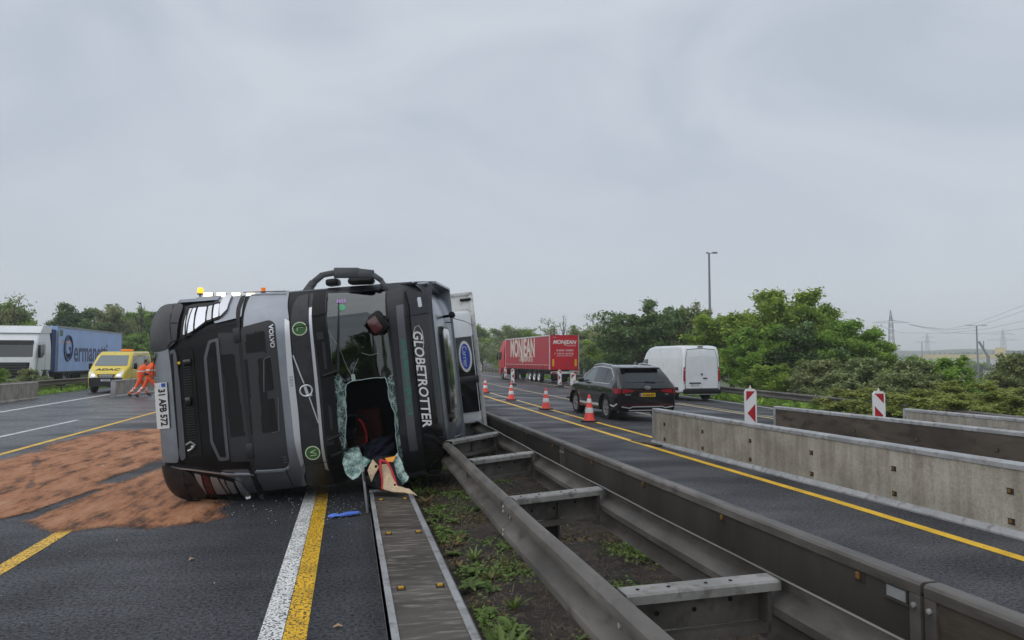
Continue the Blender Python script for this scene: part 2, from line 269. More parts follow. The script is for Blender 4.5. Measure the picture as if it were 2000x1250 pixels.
# ------------------------------------------------------------ mesh builder
EACH = {'bolt_hole', 'bolt', 'hinge_cover', 'sensor', 'wiper_arm', 'windscreen_sticker', 'air_horn', 'mirror_housing', 'grille_slat', 'grille_hole', 'grille_bar', 'divider', 'slot_trim', 'diagonal_bar', 'clip', 'silver_trim', 'raised_word'}
class MB:
    def __init__(s): s.v = []; s.f = []; s.m = []
    def add(s, vs, fs, mat=0):
        b = len(s.v); s.v += [tuple(map(float, p)) for p in vs]; s.f += [tuple(b + i for i in f) for f in fs]; s.m += [mat] * len(fs); return s
    def box(s, c, d, mat=0, rot=None, bev=0.0):
        hx, hy, hz = d[0] / 2, d[1] / 2, d[2] / 2
        if bev > 0:
            bev = min(bev, hx * .9, hy * .9, hz * .9); vs = []; fs = []
            bm = bmesh.new(); bmesh.ops.create_cube(bm, size=1)
            for v in bm.verts: v.co = Vector((v.co.x * d[0], v.co.y * d[1], v.co.z * d[2]))
            bmesh.ops.bevel(bm, geom=bm.edges[:], offset=bev, segments=2, profile=.5, affect='EDGES')
            vs = [v.co.copy() for v in bm.verts]; bm.verts.index_update(); fs = [[v.index for v in f.verts] for f in bm.faces]; bm.free()
        else:
            vs = [Vector((x * hx, y * hy, z * hz)) for x in (-1, 1) for y in (-1, 1) for z in (-1, 1)]
            fs = [(0, 1, 3, 2), (4, 6, 7, 5), (0, 4, 5, 1), (2, 3, 7, 6), (0, 2, 6, 4), (1, 5, 7, 3)]
        if rot is not None: vs = [rot @ v for v in vs]
        return s.add([v + Vector(c) for v in vs], fs, mat)
    def bb(s, lo, hi, mat=0, bev=0): return s.box([(a + b) / 2 for a, b in zip(lo, hi)], [abs(b - a) for a, b in zip(lo, hi)], mat, None, bev)
    def beam(s, a, b, w, h, mat=0, up=(0, 0, 1), bev=0):
        a = Vector(a); b = Vector(b); d = b - a; y = d.normalized(); x = y.cross(Vector(up))
        if x.length < 1e-4: x = y.cross(Vector((1, 0, 0)))
        x.normalize(); z = x.cross(y); R = Matrix((x, y, z)).transposed()
        return s.box((a + b) / 2, (w, d.length, h), mat, R, bev)
    def tube(s, pts, r, n=8, mat=0, cap=True, closed=False):
        pts = [Vector(p) for p in pts]; K = len(pts); rs = r if isinstance(r, (list, tuple)) else [r] * K
        vs = []; prev = None
        for i, p in enumerate(pts):
            if closed: d = pts[(i + 1) % K] - pts[i - 1]
            else: d = pts[min(i + 1, K - 1)] - pts[max(i - 1, 0)]
            d.normalize()
            if prev is None:
                u = d.cross(Vector((0, 0, 1)))
                if u.length < .1: u = d.cross(Vector((1, 0, 0)))
            else: u = prev - d * prev.dot(d)
            u.normalize(); prev = u; w = d.cross(u)
            for k in range(n):
                a = 2 * math.pi * k / n; vs.append(p + (u * math.cos(a) + w * math.sin(a)) * rs[i])
        fs = []
        for i in range(K if closed else K - 1):
            j = (i + 1) % K
            for k in range(n): fs.append((i * n + k, i * n + (k + 1) % n, j * n + (k + 1) % n, j * n + k))
        if cap and not closed: fs.append(tuple(range(n - 1, -1, -1))); fs.append(tuple((K - 1) * n + k for k in range(n)))
        return s.add(vs, fs, mat)
    def lathe(s, prof, c=(0, 0, 0), axis='z', n=24, mat=0, capped=True):
        vs = []; c = Vector(c)
        for r, h in prof:
            for k in range(n):
                a = 2 * math.pi * k / n; p = (r * math.cos(a), r * math.sin(a), h)
                if axis == 'x': p = (h, r * math.cos(a), r * math.sin(a))
                if axis == 'y': p = (r * math.cos(a), h, r * math.sin(a))
                vs.append(Vector(p) + c)
        fs = [(i * n + k, i * n + (k + 1) % n, (i + 1) * n + (k + 1) % n, (i + 1) * n + k) for i in range(len(prof) - 1) for k in range(n)]
        if capped: fs.append(tuple(range(n))); fs.append(tuple((len(prof) - 1) * n + k for k in range(n)))
        return s.add(vs, fs, mat)
    def prism(s, poly, y0, y1, plane='xz', mat=0):
        def P(u, v, w): return {'xz': (u, w, v), 'yz': (w, u, v), 'xy': (u, v, w)}[plane]
        n = len(poly); vs = [P(u, v, y0) for u, v in poly] + [P(u, v, y1) for u, v in poly]
        fs = [tuple(range(n)), tuple(range(2 * n - 1, n - 1, -1))] + [(i, (i + 1) % n, n + (i + 1) % n, n + i) for i in range(n)]
        return s.add(vs, fs, mat)
    def patch(s, poly, mapf, off=0.0, depth=.02, grid=.1, mat=0):
        vs2, fs, edges = tess(poly, grid)
        n = len(vs2); vs = [mapf(u, v, off) for u, v in vs2]
        F = list(fs); ring = {}
        if depth > 0:
            for a, b in edges:
                for i in (a, b):
                    if i not in ring: ring[i] = len(vs); vs.append(mapf(vs2[i][0], vs2[i][1], off - depth))
                F.append((a, b, ring[b], ring[a]))
        return s.add(vs, F, mat)
    def strip(s, pts, w, mapf, off, depth, mat=0, grid=.15):
        # a flat band of width w (number or list) following 2-D points
        L_ = []; R_ = []; K = len(pts)
        for i, p in enumerate(pts):
            a = pts[max(i - 1, 0)]; b = pts[min(i + 1, K - 1)]; dx, dy = b[0] - a[0], b[1] - a[1]; q = math.hypot(dx, dy) or 1
            ww = (w[i] if isinstance(w, (list, tuple)) else w) / 2
            L_.append((p[0] - dy / q * ww, p[1] + dx / q * ww)); R_.append((p[0] + dy / q * ww, p[1] - dx / q * ww))
        return s.patch(L_ + R_[::-1], mapf, off, depth, grid, mat)
    def text(s, txt, size, mapf, ext=.004, mat=0, off=0.0, shear=0.0, align='CENTER', sx=1.0, grid=None):
        c = bpy.data.curves.new('t', 'FONT'); c.body = txt; c.size = size; c.extrude = ext; c.offset = off; c.shear = shear; c.align_x = align; c.align_y = 'CENTER'; c.resolution_u = 3
        o = bpy.data.objects.new('t', c); COL.objects.link(o); dg = bpy.context.evaluated_depsgraph_get(); me = bpy.data.meshes.new_from_object(o.evaluated_get(dg))
        vs = [mapf(v.co.x * sx, v.co.y, v.co.z) for v in me.vertices]; fs = [tuple(p.vertices) for p in me.polygons]
        bpy.data.objects.remove(o); bpy.data.curves.remove(c); bpy.data.meshes.remove(me)
        return s.add(vs, fs, mat)
    def mesh(s, name, mats, smooth=35):
        me = bpy.data.meshes.new(name); me.from_pydata(s.v, [], s.f)
        for m in (mats if isinstance(mats, (list, tuple)) else [mats]): me.materials.append(MT[m] if isinstance(m, str) else m)
        if any(s.m): me.polygons.foreach_set('material_index', s.m)
        bm = bmesh.new(); bm.from_mesh(me); bmesh.ops.recalc_face_normals(bm, faces=bm.faces[:]); bm.to_mesh(me); bm.free()
        if smooth:
            me.polygons.foreach_set('use_smooth', [True] * len(me.polygons)); me.set_sharp_from_angle(angle=rad(smooth))
        me.update(); return me
    def parts(s):
        p = list(range(len(s.v)))
        def fd(i):
            while p[i] != i: p[i] = p[p[i]]; i = p[i]
            return i
        for f in s.f:
            for i in f[1:]:
                a, b = fd(f[0]), fd(i)
                if a != b: p[b] = a
        g = {}
        for k, f in enumerate(s.f): g.setdefault(fd(f[0]), []).append(k)
        out = []
        for ks in g.values():
            m = MB(); ix = {}
            for k in ks:
                m.f.append(tuple(ix.setdefault(i, len(ix)) for i in s.f[k])); m.m.append(s.m[k])
            m.v = [s.v[i] for i in sorted(ix, key=ix.get)]; out.append(m)
        return out
    def build(s, name, mats, parent=None, smooth=35, **k):
        if name in EACH:
            ps = s.parts()
            if len(ps) > 1:
                for m in ps: o = m._build(name, mats, parent, smooth, **k)
                return o
        return s._build(name, mats, parent, smooth, **k)
    def _build(s, name, mats, parent=None, smooth=35, **k):
        o = bpy.data.objects.new(name, s.mesh(name, mats, smooth)); COL.objects.link(o)
        if parent is not None: o.parent = parent
        return tag(o, **k)
def tess(poly, grid):
    bm = bmesh.new(); vs = [bm.verts.new((u, v, 0)) for u, v in poly]; bm.faces.new(vs)
    us = [p[0] for p in poly]; vv = [p[1] for p in poly]
    gu, gv = (grid if isinstance(grid, tuple) else (grid, grid))
    k = math.floor(min(us) / gu) + 1
    while k * gu < max(us) - 1e-4:
        bmesh.ops.bisect_plane(bm, geom=bm.verts[:] + bm.edges[:] + bm.faces[:], plane_co=(k * gu, 0, 0), plane_no=(1, 0, 0), dist=1e-5); k += 1
    k = math.floor(min(vv) / gv) + 1
    while k * gv < max(vv) - 1e-4:
        bmesh.ops.bisect_plane(bm, geom=bm.verts[:] + bm.edges[:] + bm.faces[:], plane_co=(0, k * gv, 0), plane_no=(0, 1, 0), dist=1e-5); k += 1
    bmesh.ops.triangulate(bm, faces=[f for f in bm.faces if len(f.verts) > 4])
    bm.verts.index_update()
    r = ([(v.co.x, v.co.y) for v in bm.verts], [tuple(v.index for v in f.verts) for f in bm.faces], [(e.verts[0].index, e.verts[1].index) for e in bm.edges if e.is_boundary])
    bm.free(); return r
def rnd(poly, r, n=3):
    out = []; K = len(poly)
    for i in range(K):
        p = Vector(poly[i]).to_2d() if False else Vector((poly[i][0], poly[i][1])); a = Vector(poly[i - 1][:2]); b = Vector(poly[(i + 1) % K][:2])
        da = a - p; db = b - p; q = min(r, da.length * .45, db.length * .45)
        A = p + da.normalized() * q; B = p + db.normalized() * q
        for k in range(n + 1):
            t = k / n; out.append(tuple((1 - t) ** 2 * A + 2 * t * (1 - t) * p + t * t * B))
    return out
def tag(o, label=None, cat=None, group=None, kind=None):
    if label: o['label'] = label
    if cat: o['category'] = cat
    if group: o['group'] = group
    if kind: o['kind'] = kind
    return o
def thing(name, label, cat, loc=(0, 0, 0), rz=0, group=None, rot=None):
    o = bpy.data.objects.new(name, None); COL.objects.link(o); o.location = loc
    o.rotation_euler = rot if rot is not None else (0, 0, rz); o.empty_display_size = .2
    return tag(o, label, cat, group)
def copy_tree(o, parent=None):
    c = o.copy(); COL.objects.link(c)
    if parent is not None: c.parent = parent
    for ch in [q for q in o.children]: copy_tree(ch, c)
    return c
# ------------------------------------------------------------ ground, roads, markings
RAILP = [(-60, 11.5), (-10, 14.3), (13, 15.8), (17.4, 16.7), (21.9, 17.3), (26.4, 17.9), (33.6, 18.85), (60, 20.4), (107, 22.7), (150, 25), (400, 34), (3000, 120)]
def railx(y): return float(np.interp(y, [p[0] for p in RAILP], [p[1] for p in RAILP]))
def roadz(x): return -.02 * max(0, x - 7)
def gz(x, y):
    r = railx(y); d = x - (r - .6)
    if d > 0:
        z = roadz(r - .6) - min(d, 1.2) * .11
        t = min(1, max(0, (d - 9) / 30)); z -= 9.5 * t * t * (3 - 2 * t)
        if d > 300: z += min(1, (d - 300) / 900) * 6
        return z
    if x < -15.2: return -.05 - .35 * min(1, (-15.2 - x) / 3) + .6 * min(1, max(0, (-24 - x) / 12))
    return -.35
def axis(segs):
    out = []
    for a, b, s in segs: out += list(np.arange(a, b, s))
    return out + [segs[-1][1]]
gx = axis([(-2100, -400, 200), (-400, -60, 34), (-60, -12, 2), (-12, 13, 6), (13, 70, 1.2), (70, 400, 20), (400, 2100, 200)])
gy = axis([(-600, -60, 60), (-60, 70, 3), (70, 400, 15), (400, 2100, 200)])
mb = MB(); nx = len(gx)
mb.add([(x, y, gz(x, y) + (.07 * math.sin(x * 2.1 + y) * math.cos(y * 1.3 - x * .7) if (x > railx(y) + .4 or x < -17) and abs(x) < 120 and y < 150 else 0)) for y in gy for x in gx],
       [(j * nx + i, j * nx + i + 1, (j + 1) * nx + i + 1, (j + 1) * nx + i) for j in range(len(gy) - 1) for i in range(nx - 1)])
mb.build('ground', 'grass_ground', kind='structure')
ry = axis([(-60, 160, 4), (160, 400, 20), (400, 1000, 100)])
mb = MB(); vs = []
for y in ry:
    xr = railx(y) - .55
    for x in (-15.25, 0.86, 7.0, xr): vs.append((x, y, roadz(x)))
k = len(ry); mb.add(vs, [(j * 4 + i, j * 4 + i + 1, (j + 1) * 4 + i + 1, (j + 1) * 4 + i) for j in range(k - 1) for i in (0, 2)])
# strip between the soil bed and the crossfall
vs = []
for y in ry: vs += [(2.95, y, 0), (7.0, y, 0)]
mb.add(vs, [(2 * j, 2 * j + 1, 2 * j + 3, 2 * j + 2) for j in range(k - 1)])
mb.build('road', 'asphalt', kind='structure', smooth=0)
# marking name, material, list of (x centre, y), width
def marking(name, mat, pts, w, z=.004, step=1.2):
    P = []
    for (x0, y0), (x1, y1) in zip(pts, pts[1:]):
        q = max(1, int(abs(y1 - y0) / max(step, 1)))
        for i in range(q): t = i / q; P.append((x0 + (x1 - x0) * t, y0 + (y1 - y0) * t))
    P.append(pts[-1]); m = MB(); vs = []
    for x, y in P: vs += [(x - w / 2, y, roadz(x - w / 2) + z), (x + w / 2, y, roadz(x + w / 2) + z)]
    m.add(vs, [(2 * i, 2 * i + 1, 2 * i + 3, 2 * i + 2) for i in range(len(P) - 1)])
    return m.build(name, mat, kind='structure', smooth=0)
marking('white_edge_line', 'white_paint', [(-.475, -20), (-.475, 150)], .15)
marking('yellow_edge_line', 'yellow_paint', [(-.32, -20), (-.32, 150)], .15, .004)
marking('yellow_lane_dash', 'yellow_paint', [(-2.9, 3.0), (-2.88, 9.2)], .15)
marking('yellow_lane_line', 'yellow_line', [(-6.4, 6), (-6.42, 12), (-6.4, 60)], .13)
marking('white_lane_dash', 'white_line', [(-7.9, 17.6), (-7.84, 23.8)], .13)
marking('white_lane_dash', 'white_line', [(-7.8, 35.6), (-7.8, 41.6)], .13)
marking('white_shoulder_line', 'white_line', [(-11.3, 12), (-11.6, 28), (-12.05, 41), (-12.4, 80)], .2)
marking('yellow_lane_line', 'yellow_line', [(5.9, -2), (5.96, 5.4), (6.05, 8), (6.08, 13), (6.2, 19.5), (6.55, 36), (7.4, 60), (9, 100)], .14)
marking('yellow_lane_line', 'yellow_line', [(6.86, 15.2), (6.95, 20), (7.2, 29)], .13)
marking('pale_lane_line', 'pale_yellow_paint', [(7.2, 29), (7.45, 38.3), (8.4, 60), (10, 100)], .13)
marking('pale_lane_line', 'pale_yellow_paint', [(9.4, 14), (9.85, 22), (10.0, 30), (10.7, 58), (12.5, 100)], .13)
marking('pale_lane_line', 'pale_yellow_paint', [(13.3, 14), (13.6, 22.5), (14.1, 30), (15.2, 48), (16.2, 72), (17.2, 95), (22, 160)], .16)
marking('pale_lane_line', 'pale_yellow_paint', [(13.75, 14), (14.0, 22.5), (14.5, 30)], .1)
marking('road_joint', 'steel_dark', [(13.05, 14), (13.35, 22.5), (13.85, 30), (14.9, 48), (15.9, 72)], .06, .005)
marking('white_shoulder_line', 'white_line', [(railx(y) - 1.0, y) for y in (8, 13, 17, 22, 26, 34, 60, 107, 150)], .16)
# wet band beside the long wall
# ------------------------------------------------------------ soil bed
xs = np.linspace(.84, 2.97, 34); ys = np.linspace(0.5, 16, 190); mb = MB(); ns = len(xs)
mb.add([(x, y, (.012 + .05 * max(0, min(1, (x - .84) / .25)) * min(1, (2.97 - x) / .2) * (.5 + .5 * math.sin(3.1 * x + 1.7 * y) * math.sin(5.3 * y - 2 * x)) + random.uniform(0, .016))) for y in ys for x in xs],
       [(j * ns + i, j * ns + i + 1, (j + 1) * ns + i + 1, (j + 1) * ns + i) for j in range(len(ys) - 1) for i in range(ns - 1)])
mb.add([(.84, 16, .0), (2.97, 16, 0), (2.97, 400, 0), (.84, 400, 0)], [(0, 1, 2, 3)])
mb.add([(.84, -60, .0), (2.97, -60, 0), (2.97, .5, 0.01), (.84, .5, 0.01)], [(0, 1, 2, 3)])
mb.build('median_soil', 'soil', kind='structure')

# ------------------------------------------------------------ median guard rail
WP = [(.020, .155), (.045, .150), (.078, .125), (.083, .105), (.080, .080), (.020, .036), (.0, .020), (.0, -.020), (.020, -.036), (.080, -.080), (.083, -.105), (.078, -.125), (.045, -.150), (.020, -.155)]
def wbeam(m, pts, side, zc=.60, t=.004, mat=0, dz=None):
    n = len(WP); vs = []
    for i, (x, y) in enumerate(pts):
        z0 = zc + (dz[i] if dz else 0)
        for d, z in WP: vs.append((x + side * d + .0025 * math.sin(y * 3.7 + z * 9), y, z0 + z + .002 * math.sin(y * 2.3 + 1)))
        for d, z in WP: vs.append((x + side * (d - t) + .0025 * math.sin(y * 3.7 + z * 9), y, z0 + z + .002 * math.sin(y * 2.3 + 1)))
    fs = []
    for i in range(len(pts) - 1):
        a = i * 2 * n; b = a + 2 * n
        for k in range(n - 1): fs += [(a + k, a + k + 1, b + k + 1, b + k), (a + n + k, b + n + k, b + n + k + 1, a + n + k + 1)]
        fs += [(a, b, b + n, a + n), (a + n - 1, a + 2 * n - 1, b + 2 * n - 1, b + n - 1)]
    m.add(vs, fs, mat)
gr = thing('median_guardrail', 'double steel guard rail with cross braces on the weedy median strip', 'guard rail', (1.6, 5.4, 0))
def rel(p): return (p[0] - 1.6, p[1] - 5.4)
LEFT = [(1.21, -1.0), (1.21, 1.4), (1.215, 3.12), (1.22, 5.39), (1.25, 7.45), (1.29, 9.3), (1.30, 9.9)]
RIGHT = [(2.0, -1.0), (2.0, 1.4), (2.0, 3.15), (2.01, 5.62), (2.04, 7.95), (2.10, 10.25), (2.15, 14.2)]
def seg(path, y0, y1, step=.5):
    ys_ = list(np.arange(y0, y1, step)) + [y1]; return [rel((float(np.interp(y, [p[1] for p in path], [p[0] for p in path])), y)) for y in ys_]
for (a, b) in ((-.9, 1.36), (1.36, 5.40), (5.36, 9.9)):
    m = MB(); pts = seg(LEFT, a, b)
    dz = [(-.02 * max(0, (q[1] + 5.4 - 8.0)) ** 1.5 + (.0015 if a > 5 else 0)) for q in pts]
    wbeam(m, [(q[0] - (.003 if a > 5 else 0), q[1]) for q in pts], -1, dz=dz); bo = m.build('beam', 'steel', gr)
for (a, b) in ((-.9, 1.6), (1.6, 5.64), (5.60, 9.66), (9.62, 14.2)):
    m = MB(); wbeam(m, [(q[0] + (.003 if a in (5.60,) else 0), q[1]) for q in seg(RIGHT, a, b)], 1); m.build('beam', 'steel', gr)
BR = [((1.22, 1.35), (2.0, 1.36)), ((1.22, 3.12), (2.0, 3.17)), ((1.22, 5.39), (2.01, 5.64)), ((1.25, 7.50), (2.04, 7.98)), ((1.28, 9.3), (2.1, 10.25))]
for i, (a, b) in enumerate(BR):
    A = Vector((*rel(a), 0)); B = Vector((*rel(b), 0)); d = (B - A).normalized(); nrm = Vector((-d.y, d.x, 0)); m = MB()
    Z = Vector((0, 0, 1))
    def q(t, o, z): return A + (B - A) * t + nrm * o + Z * z
    # top flange with a rolled lip, web, bottom flange
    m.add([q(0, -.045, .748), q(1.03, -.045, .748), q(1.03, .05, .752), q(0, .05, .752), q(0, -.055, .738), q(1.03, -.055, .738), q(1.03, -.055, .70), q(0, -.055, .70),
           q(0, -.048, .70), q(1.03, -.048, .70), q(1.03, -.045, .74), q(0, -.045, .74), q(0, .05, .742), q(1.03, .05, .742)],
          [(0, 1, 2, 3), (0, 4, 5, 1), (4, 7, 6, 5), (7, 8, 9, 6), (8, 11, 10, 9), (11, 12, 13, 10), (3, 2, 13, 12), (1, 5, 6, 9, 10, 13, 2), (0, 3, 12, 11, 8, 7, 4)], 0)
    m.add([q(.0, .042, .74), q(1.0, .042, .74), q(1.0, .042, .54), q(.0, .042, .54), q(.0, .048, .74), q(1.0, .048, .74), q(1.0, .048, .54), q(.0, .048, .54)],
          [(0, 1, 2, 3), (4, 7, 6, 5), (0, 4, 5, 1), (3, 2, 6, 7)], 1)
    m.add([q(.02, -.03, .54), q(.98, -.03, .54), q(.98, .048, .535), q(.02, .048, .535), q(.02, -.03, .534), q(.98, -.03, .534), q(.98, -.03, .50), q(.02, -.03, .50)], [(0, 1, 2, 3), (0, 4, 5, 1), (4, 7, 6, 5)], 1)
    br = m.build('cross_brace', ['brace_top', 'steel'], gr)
    m = MB()
    m.add([q(.955, -.03, .74), q(.985, -.03, .74), q(.985, .045, .74), q(.955, .045, .74), q(.955, -.03, .46), q(.985, -.03, .46), q(.985, .045, .46), q(.955, .045, .46)], [(0, 1, 5, 4), (1, 2, 6, 5), (2, 3, 7, 6), (3, 0, 4, 7), (0, 3, 2, 1), (4, 5, 6, 7)])
    m.build('end_bracket', 'steel', br)
    m = MB()
    for t in (.1, .3, .55, .72): m.lathe([(.009, 0), (.009, .003)], q(t, .0, .7505), 'z', 8, 0)
    for t in (.25, .5, .75): m.lathe([(.011, -.004), (.011, .002)], q(t, .04, .62 + .03 * (t > .6)), 'y', 8, 0)
    m.build('bolt_hole', 'hole', br)
    m = MB()
    for sx_, t in ((-1, 0.0), (1, 1.0)):
        c = q(t, 0, .6); m.lathe([(.0, -.008), (.014, -.006), (.014, .006), (0, .008)], c + Vector((sx_ * .012, 0, 0)), 'x', 8, 0)
    m.build('bolt', 'steel_light', br)
    if i in (0, 2, 4):
        m = MB(); c = q(.5, .1, 0)
        m.bb((c.x - .055, c.y - .004, .0), (c.x + .055, c.y + .004, .62)); m.bb((c.x - .059, c.y - .075, .0), (c.x - .051, c.y + .0, .66)); m.bb((c.x + .051, c.y - .075, .0), (c.x + .059, c.y + .0, .66))
        m.bb((c.x + .045, c.y - .079, .0), (c.x + .06, c.y - .073, .66)); m.bb((c.x - .06, c.y - .079, .0), (c.x - .045, c.y - .073, .66))
        m.build('post', 'steel_dark', gr)
for y in (5.38,):
    m = MB()
    for z in (.70, .67, .53, .50): m.lathe([(0, -.012), (.013, -.008), (.013, .004)], (rel((1.14, y - .08))[0] , y - .08 - 5.4, z), 'x', 8)
    m.build('bolt', 'steel_light', gr)

# ------------------------------------------------------------ mobile barrier elements
def barrier(name, label, L_, H, T, panel, cap, mark_ys, mark_zs, markm='amber_old', group=None, back=True, base=True, plate=None):
    """origin at the base of its near end; length +Y, face towards -X"""
    t = thing(name, label, 'barrier', group=group)
    m = MB(); h = T / 2
    z0 = .05 if base else 0
    m.bb((-h + .015, .06, z0), (h - .015, L_ - .06, H - .05)); m.build('panel', panel, t)
    m = MB(); c = .065
    prof = [(-h, H - c), (-h, H - .018), (-h + .012, H - .004), (-h + .03, H), (h - .03, H), (h - .012, H - .004), (h, H - .018), (h, H - c), (h - .012, H - c), (h - .012, H - c + .01), (-h + .012, H - c + .01), (-h + .012, H - c)]
    m.prism(prof, 0.012, L_ - .012, 'xz'); m.build('top_rail', cap, t)
    for y0, y1 in ((.012, .085), (L_ - .085, L_ - .012)):
        m = MB(); m.bb((-h - .002, y0, z0), (h + .002, y1, H - c - .002), 0, .006)
        m.lathe([(0, -h - .016), (.014, -h - .012), (.014, -h)], (0, (y0 + y1) / 2 + .0, H - .12), 'x', 8, 1)
        m.build('end_post', [cap, 'steel_light'], t)
    if base:
        m = MB(); m.prism([(-h - .05, 0), (-h - .05, .02), (-h - .004, .075), (h + .004, .075), (h + .05, .02), (h + .05, 0)], 0.02, L_ - .02, 'xz'); m.build('base_rail', cap, t)
    for y in mark_ys:
        for z in mark_zs:
            m = MB(); x = -h + .013
            m.bb((x - .001, y - .038, z - .026), (x + .004, y + .038, z + .026)); 
            m.bb((x - .006, y - .042, z + .026), (x, y + .042, z + .030)); m.bb((x - .006, y - .042, z - .030), (x, y + .042, z - .026))
            r = m.build('reflector_recess', 'recess', t)
            m = MB(); m.box((x - .008, y + .006, z), (.016, .028, .040), 0, None, .004); m.build('reflector', markm, r)
    if plate:
        m = MB(); y, z = plate; x = -h + .013
        m.bb((x - .004, y - .075, z - .035), (x + .002, y + .075, z + .035), 0); m.bb((x - .012, y - .09, z + .035), (x, y + .09, z + .042), 0); m.bb((x - .012, y - .09, z - .042), (x, y + .09, z - .035), 0)
        r = m.build('plate_recess', 'steel_dark', t)
        m = MB(); m.bb((x - .007, y - .065, z - .027), (x - .003, y + .065, z + .027)); m.build('serial_plate', 'steel_light', r)
    return t
GB = 'mobile barrier elements standing along the median guard rail'
mk = [.45 + 1.475 * i for i in range(4)]
for k, (y, lab) in enumerate(((9.07, 'dark steel barrier element standing farthest along the median, ending at the overturned truck'), (3.02, 'long dark steel barrier element in the middle, with a small serial plate near its joint'), (-3.03, 'brown stained barrier element cut off by the lower right corner of the photo'))):
    b = barrier('mobile_barrier', lab, 6.05, .715, .115, 'panel_dark' if k < 2 else 'panel_brown', 'steel', mk, (.62, .36), group=GB, plate=(.18, .61) if k == 1 else None)
    b.location = (2.785 + .0 * k, y, 0)
b = barrier('mobile_barrier', 'longest tan concrete barrier wall with grey steel cap beside the yellow line', 18.2, .75, .17, 'panel_tan', 'steel_light', [13.93 + 3.7 - 1.565 * i for i in range(11)], (.455, .15), group='barrier walls between the right hand lanes')
b.location = (6.93, -3.7, 0); b.rotation_euler[2] = rad(1.45)
m = MB(); m.bb((-.34, 18.0, .006), (.3, 18.75, .018), 0); m.bb((-.28, 17.6, .019), (.2, 18.3, .032), 0); m.build('foot_plate', 'steel_dark', b)
b = barrier('mobile_barrier', 'dark brown stained barrier wall behind the tan one, left of the second right-hand beacon', 18, .78, .17, 'panel_brown', 'steel_light', [13.9 + 3.0 - 1.56 * i for i in range(11)], (.46,), group='barrier walls between the right hand lanes')
b.location = (10.12, -3.0, roadz(10)); b.rotation_euler[2] = rad(1.3)
b = barrier('mobile_barrier', 'farthest tan barrier wall at the right edge, in front of the low hedge', 18, .76, .17, 'panel_tan', 'steel_light', [13.9 + 3.2 - 1.56 * i for i in range(11)], (.5,), group='barrier walls between the right hand lanes')
b.location = (12.95, -3.4, roadz(12.8)); b.rotation_euler[2] = rad(.2)
b = barrier('mobile_barrier', 'tan concrete barrier at the far left edge in front of the blue and white truck', 18, .76, .2, 'panel_tan', 'panel_tan', [1.5, 4.5, 16.4], (.5,)); b.location = (-14.05, 19.6, 0); b.rotation_euler[2] = rad(0.5)
b = barrier('mobile_barrier', 'short grey barrier element beside the yellow van, two workers walking past it', 6.0, .8, .22, 'panel_tan', 'steel_light', [], ()); b.location = (-11.05, 38.0, 0); b.rotation_euler[2] = rad(-4)
# fallen element lying on its side
b = barrier('fallen_barrier', 'fallen barrier element lying flat on the asphalt with yellow reflectors facing up', 9.6, .52, .17, 'panel_flat', 'steel_light', [8.6 - 1.66 * i + .35 for i in range(6)], (.40, .12), 'amber', base=False)
b.rotation_euler = (0, rad(90), 0); b.location = (.265, -.35, .087)
m = MB(); m.bb((-.085, .01, .0), (.085, 9.59, .045)); m.build('lower_rail', 'steel_light', b)
pts = [(-.12, 9.2, -.115), (.06, 9.28, -.075)]
m = MB(); m.box((-.17, 9.18, -.055), (.50, .34, .022), 0, Matrix.Rotation(rad(-7), 3, 'Y') @ Matrix.Rotation(rad(5), 3, 'Z'), .004); m.box((-.17, 9.005, -.06), (.50, .012, .028), 1, Matrix.Rotation(rad(-7), 3, 'Y'), .003); m.box((-.42, 9.18, -.085), (.03, .34, .03), 1, Matrix.Rotation(rad(-7), 3, 'Y'), .006); m.build('bent_end_plate', ['steel_dark', 'steel_light'], b)

# ------------------------------------------------------------ far guard rails
def guardrail(label, pts, side, spacing, zf=None, name='guardrail'):
    x0, y0 = pts[0]; t = thing(name, label, 'guard rail', (x0, y0, 0))
    P = []
    for (xa, ya), (xb, yb) in zip(pts, pts[1:]):
        q = max(1, int(math.hypot(xb - xa, yb - ya) / 2))
        for i in range(q): u = i / q; P.append((xa + (xb - xa) * u - x0, ya + (yb - ya) * u - y0))
    P.append((pts[-1][0] - x0, pts[-1][1] - y0)); dz = [zf] * len(P)
    m = MB(); wbeam(m, P, side, .595, dz=dz, t=.006); m.build('beam', 'steel', t)
    pm = None; acc = 0
    for i in range(0, len(P), max(1, int(spacing / 2))):
        x, y = P[i]
        if pm is None: mm = MB(); mm.bb((-.03, -.05, -.1), (.05, .05, .70)); pm = mm.mesh('post', 'steel_dark')
        o = bpy.data.objects.new('post', pm); COL.objects.link(o); o.parent = t; o.location = (x - side * .05, y, zf)
    return t
guardrail('dark steel guard rail along the right-hand verge behind the white van', [(x, y) for y, x in RAILP if 12 < y <= 150], -1, 4, -.34)
guardrail('weathered guard rail in front of the blue and white truck', [(-15.35, 36), (-15.35, 60), (-15.6, 140)], 1, 4, -.02)
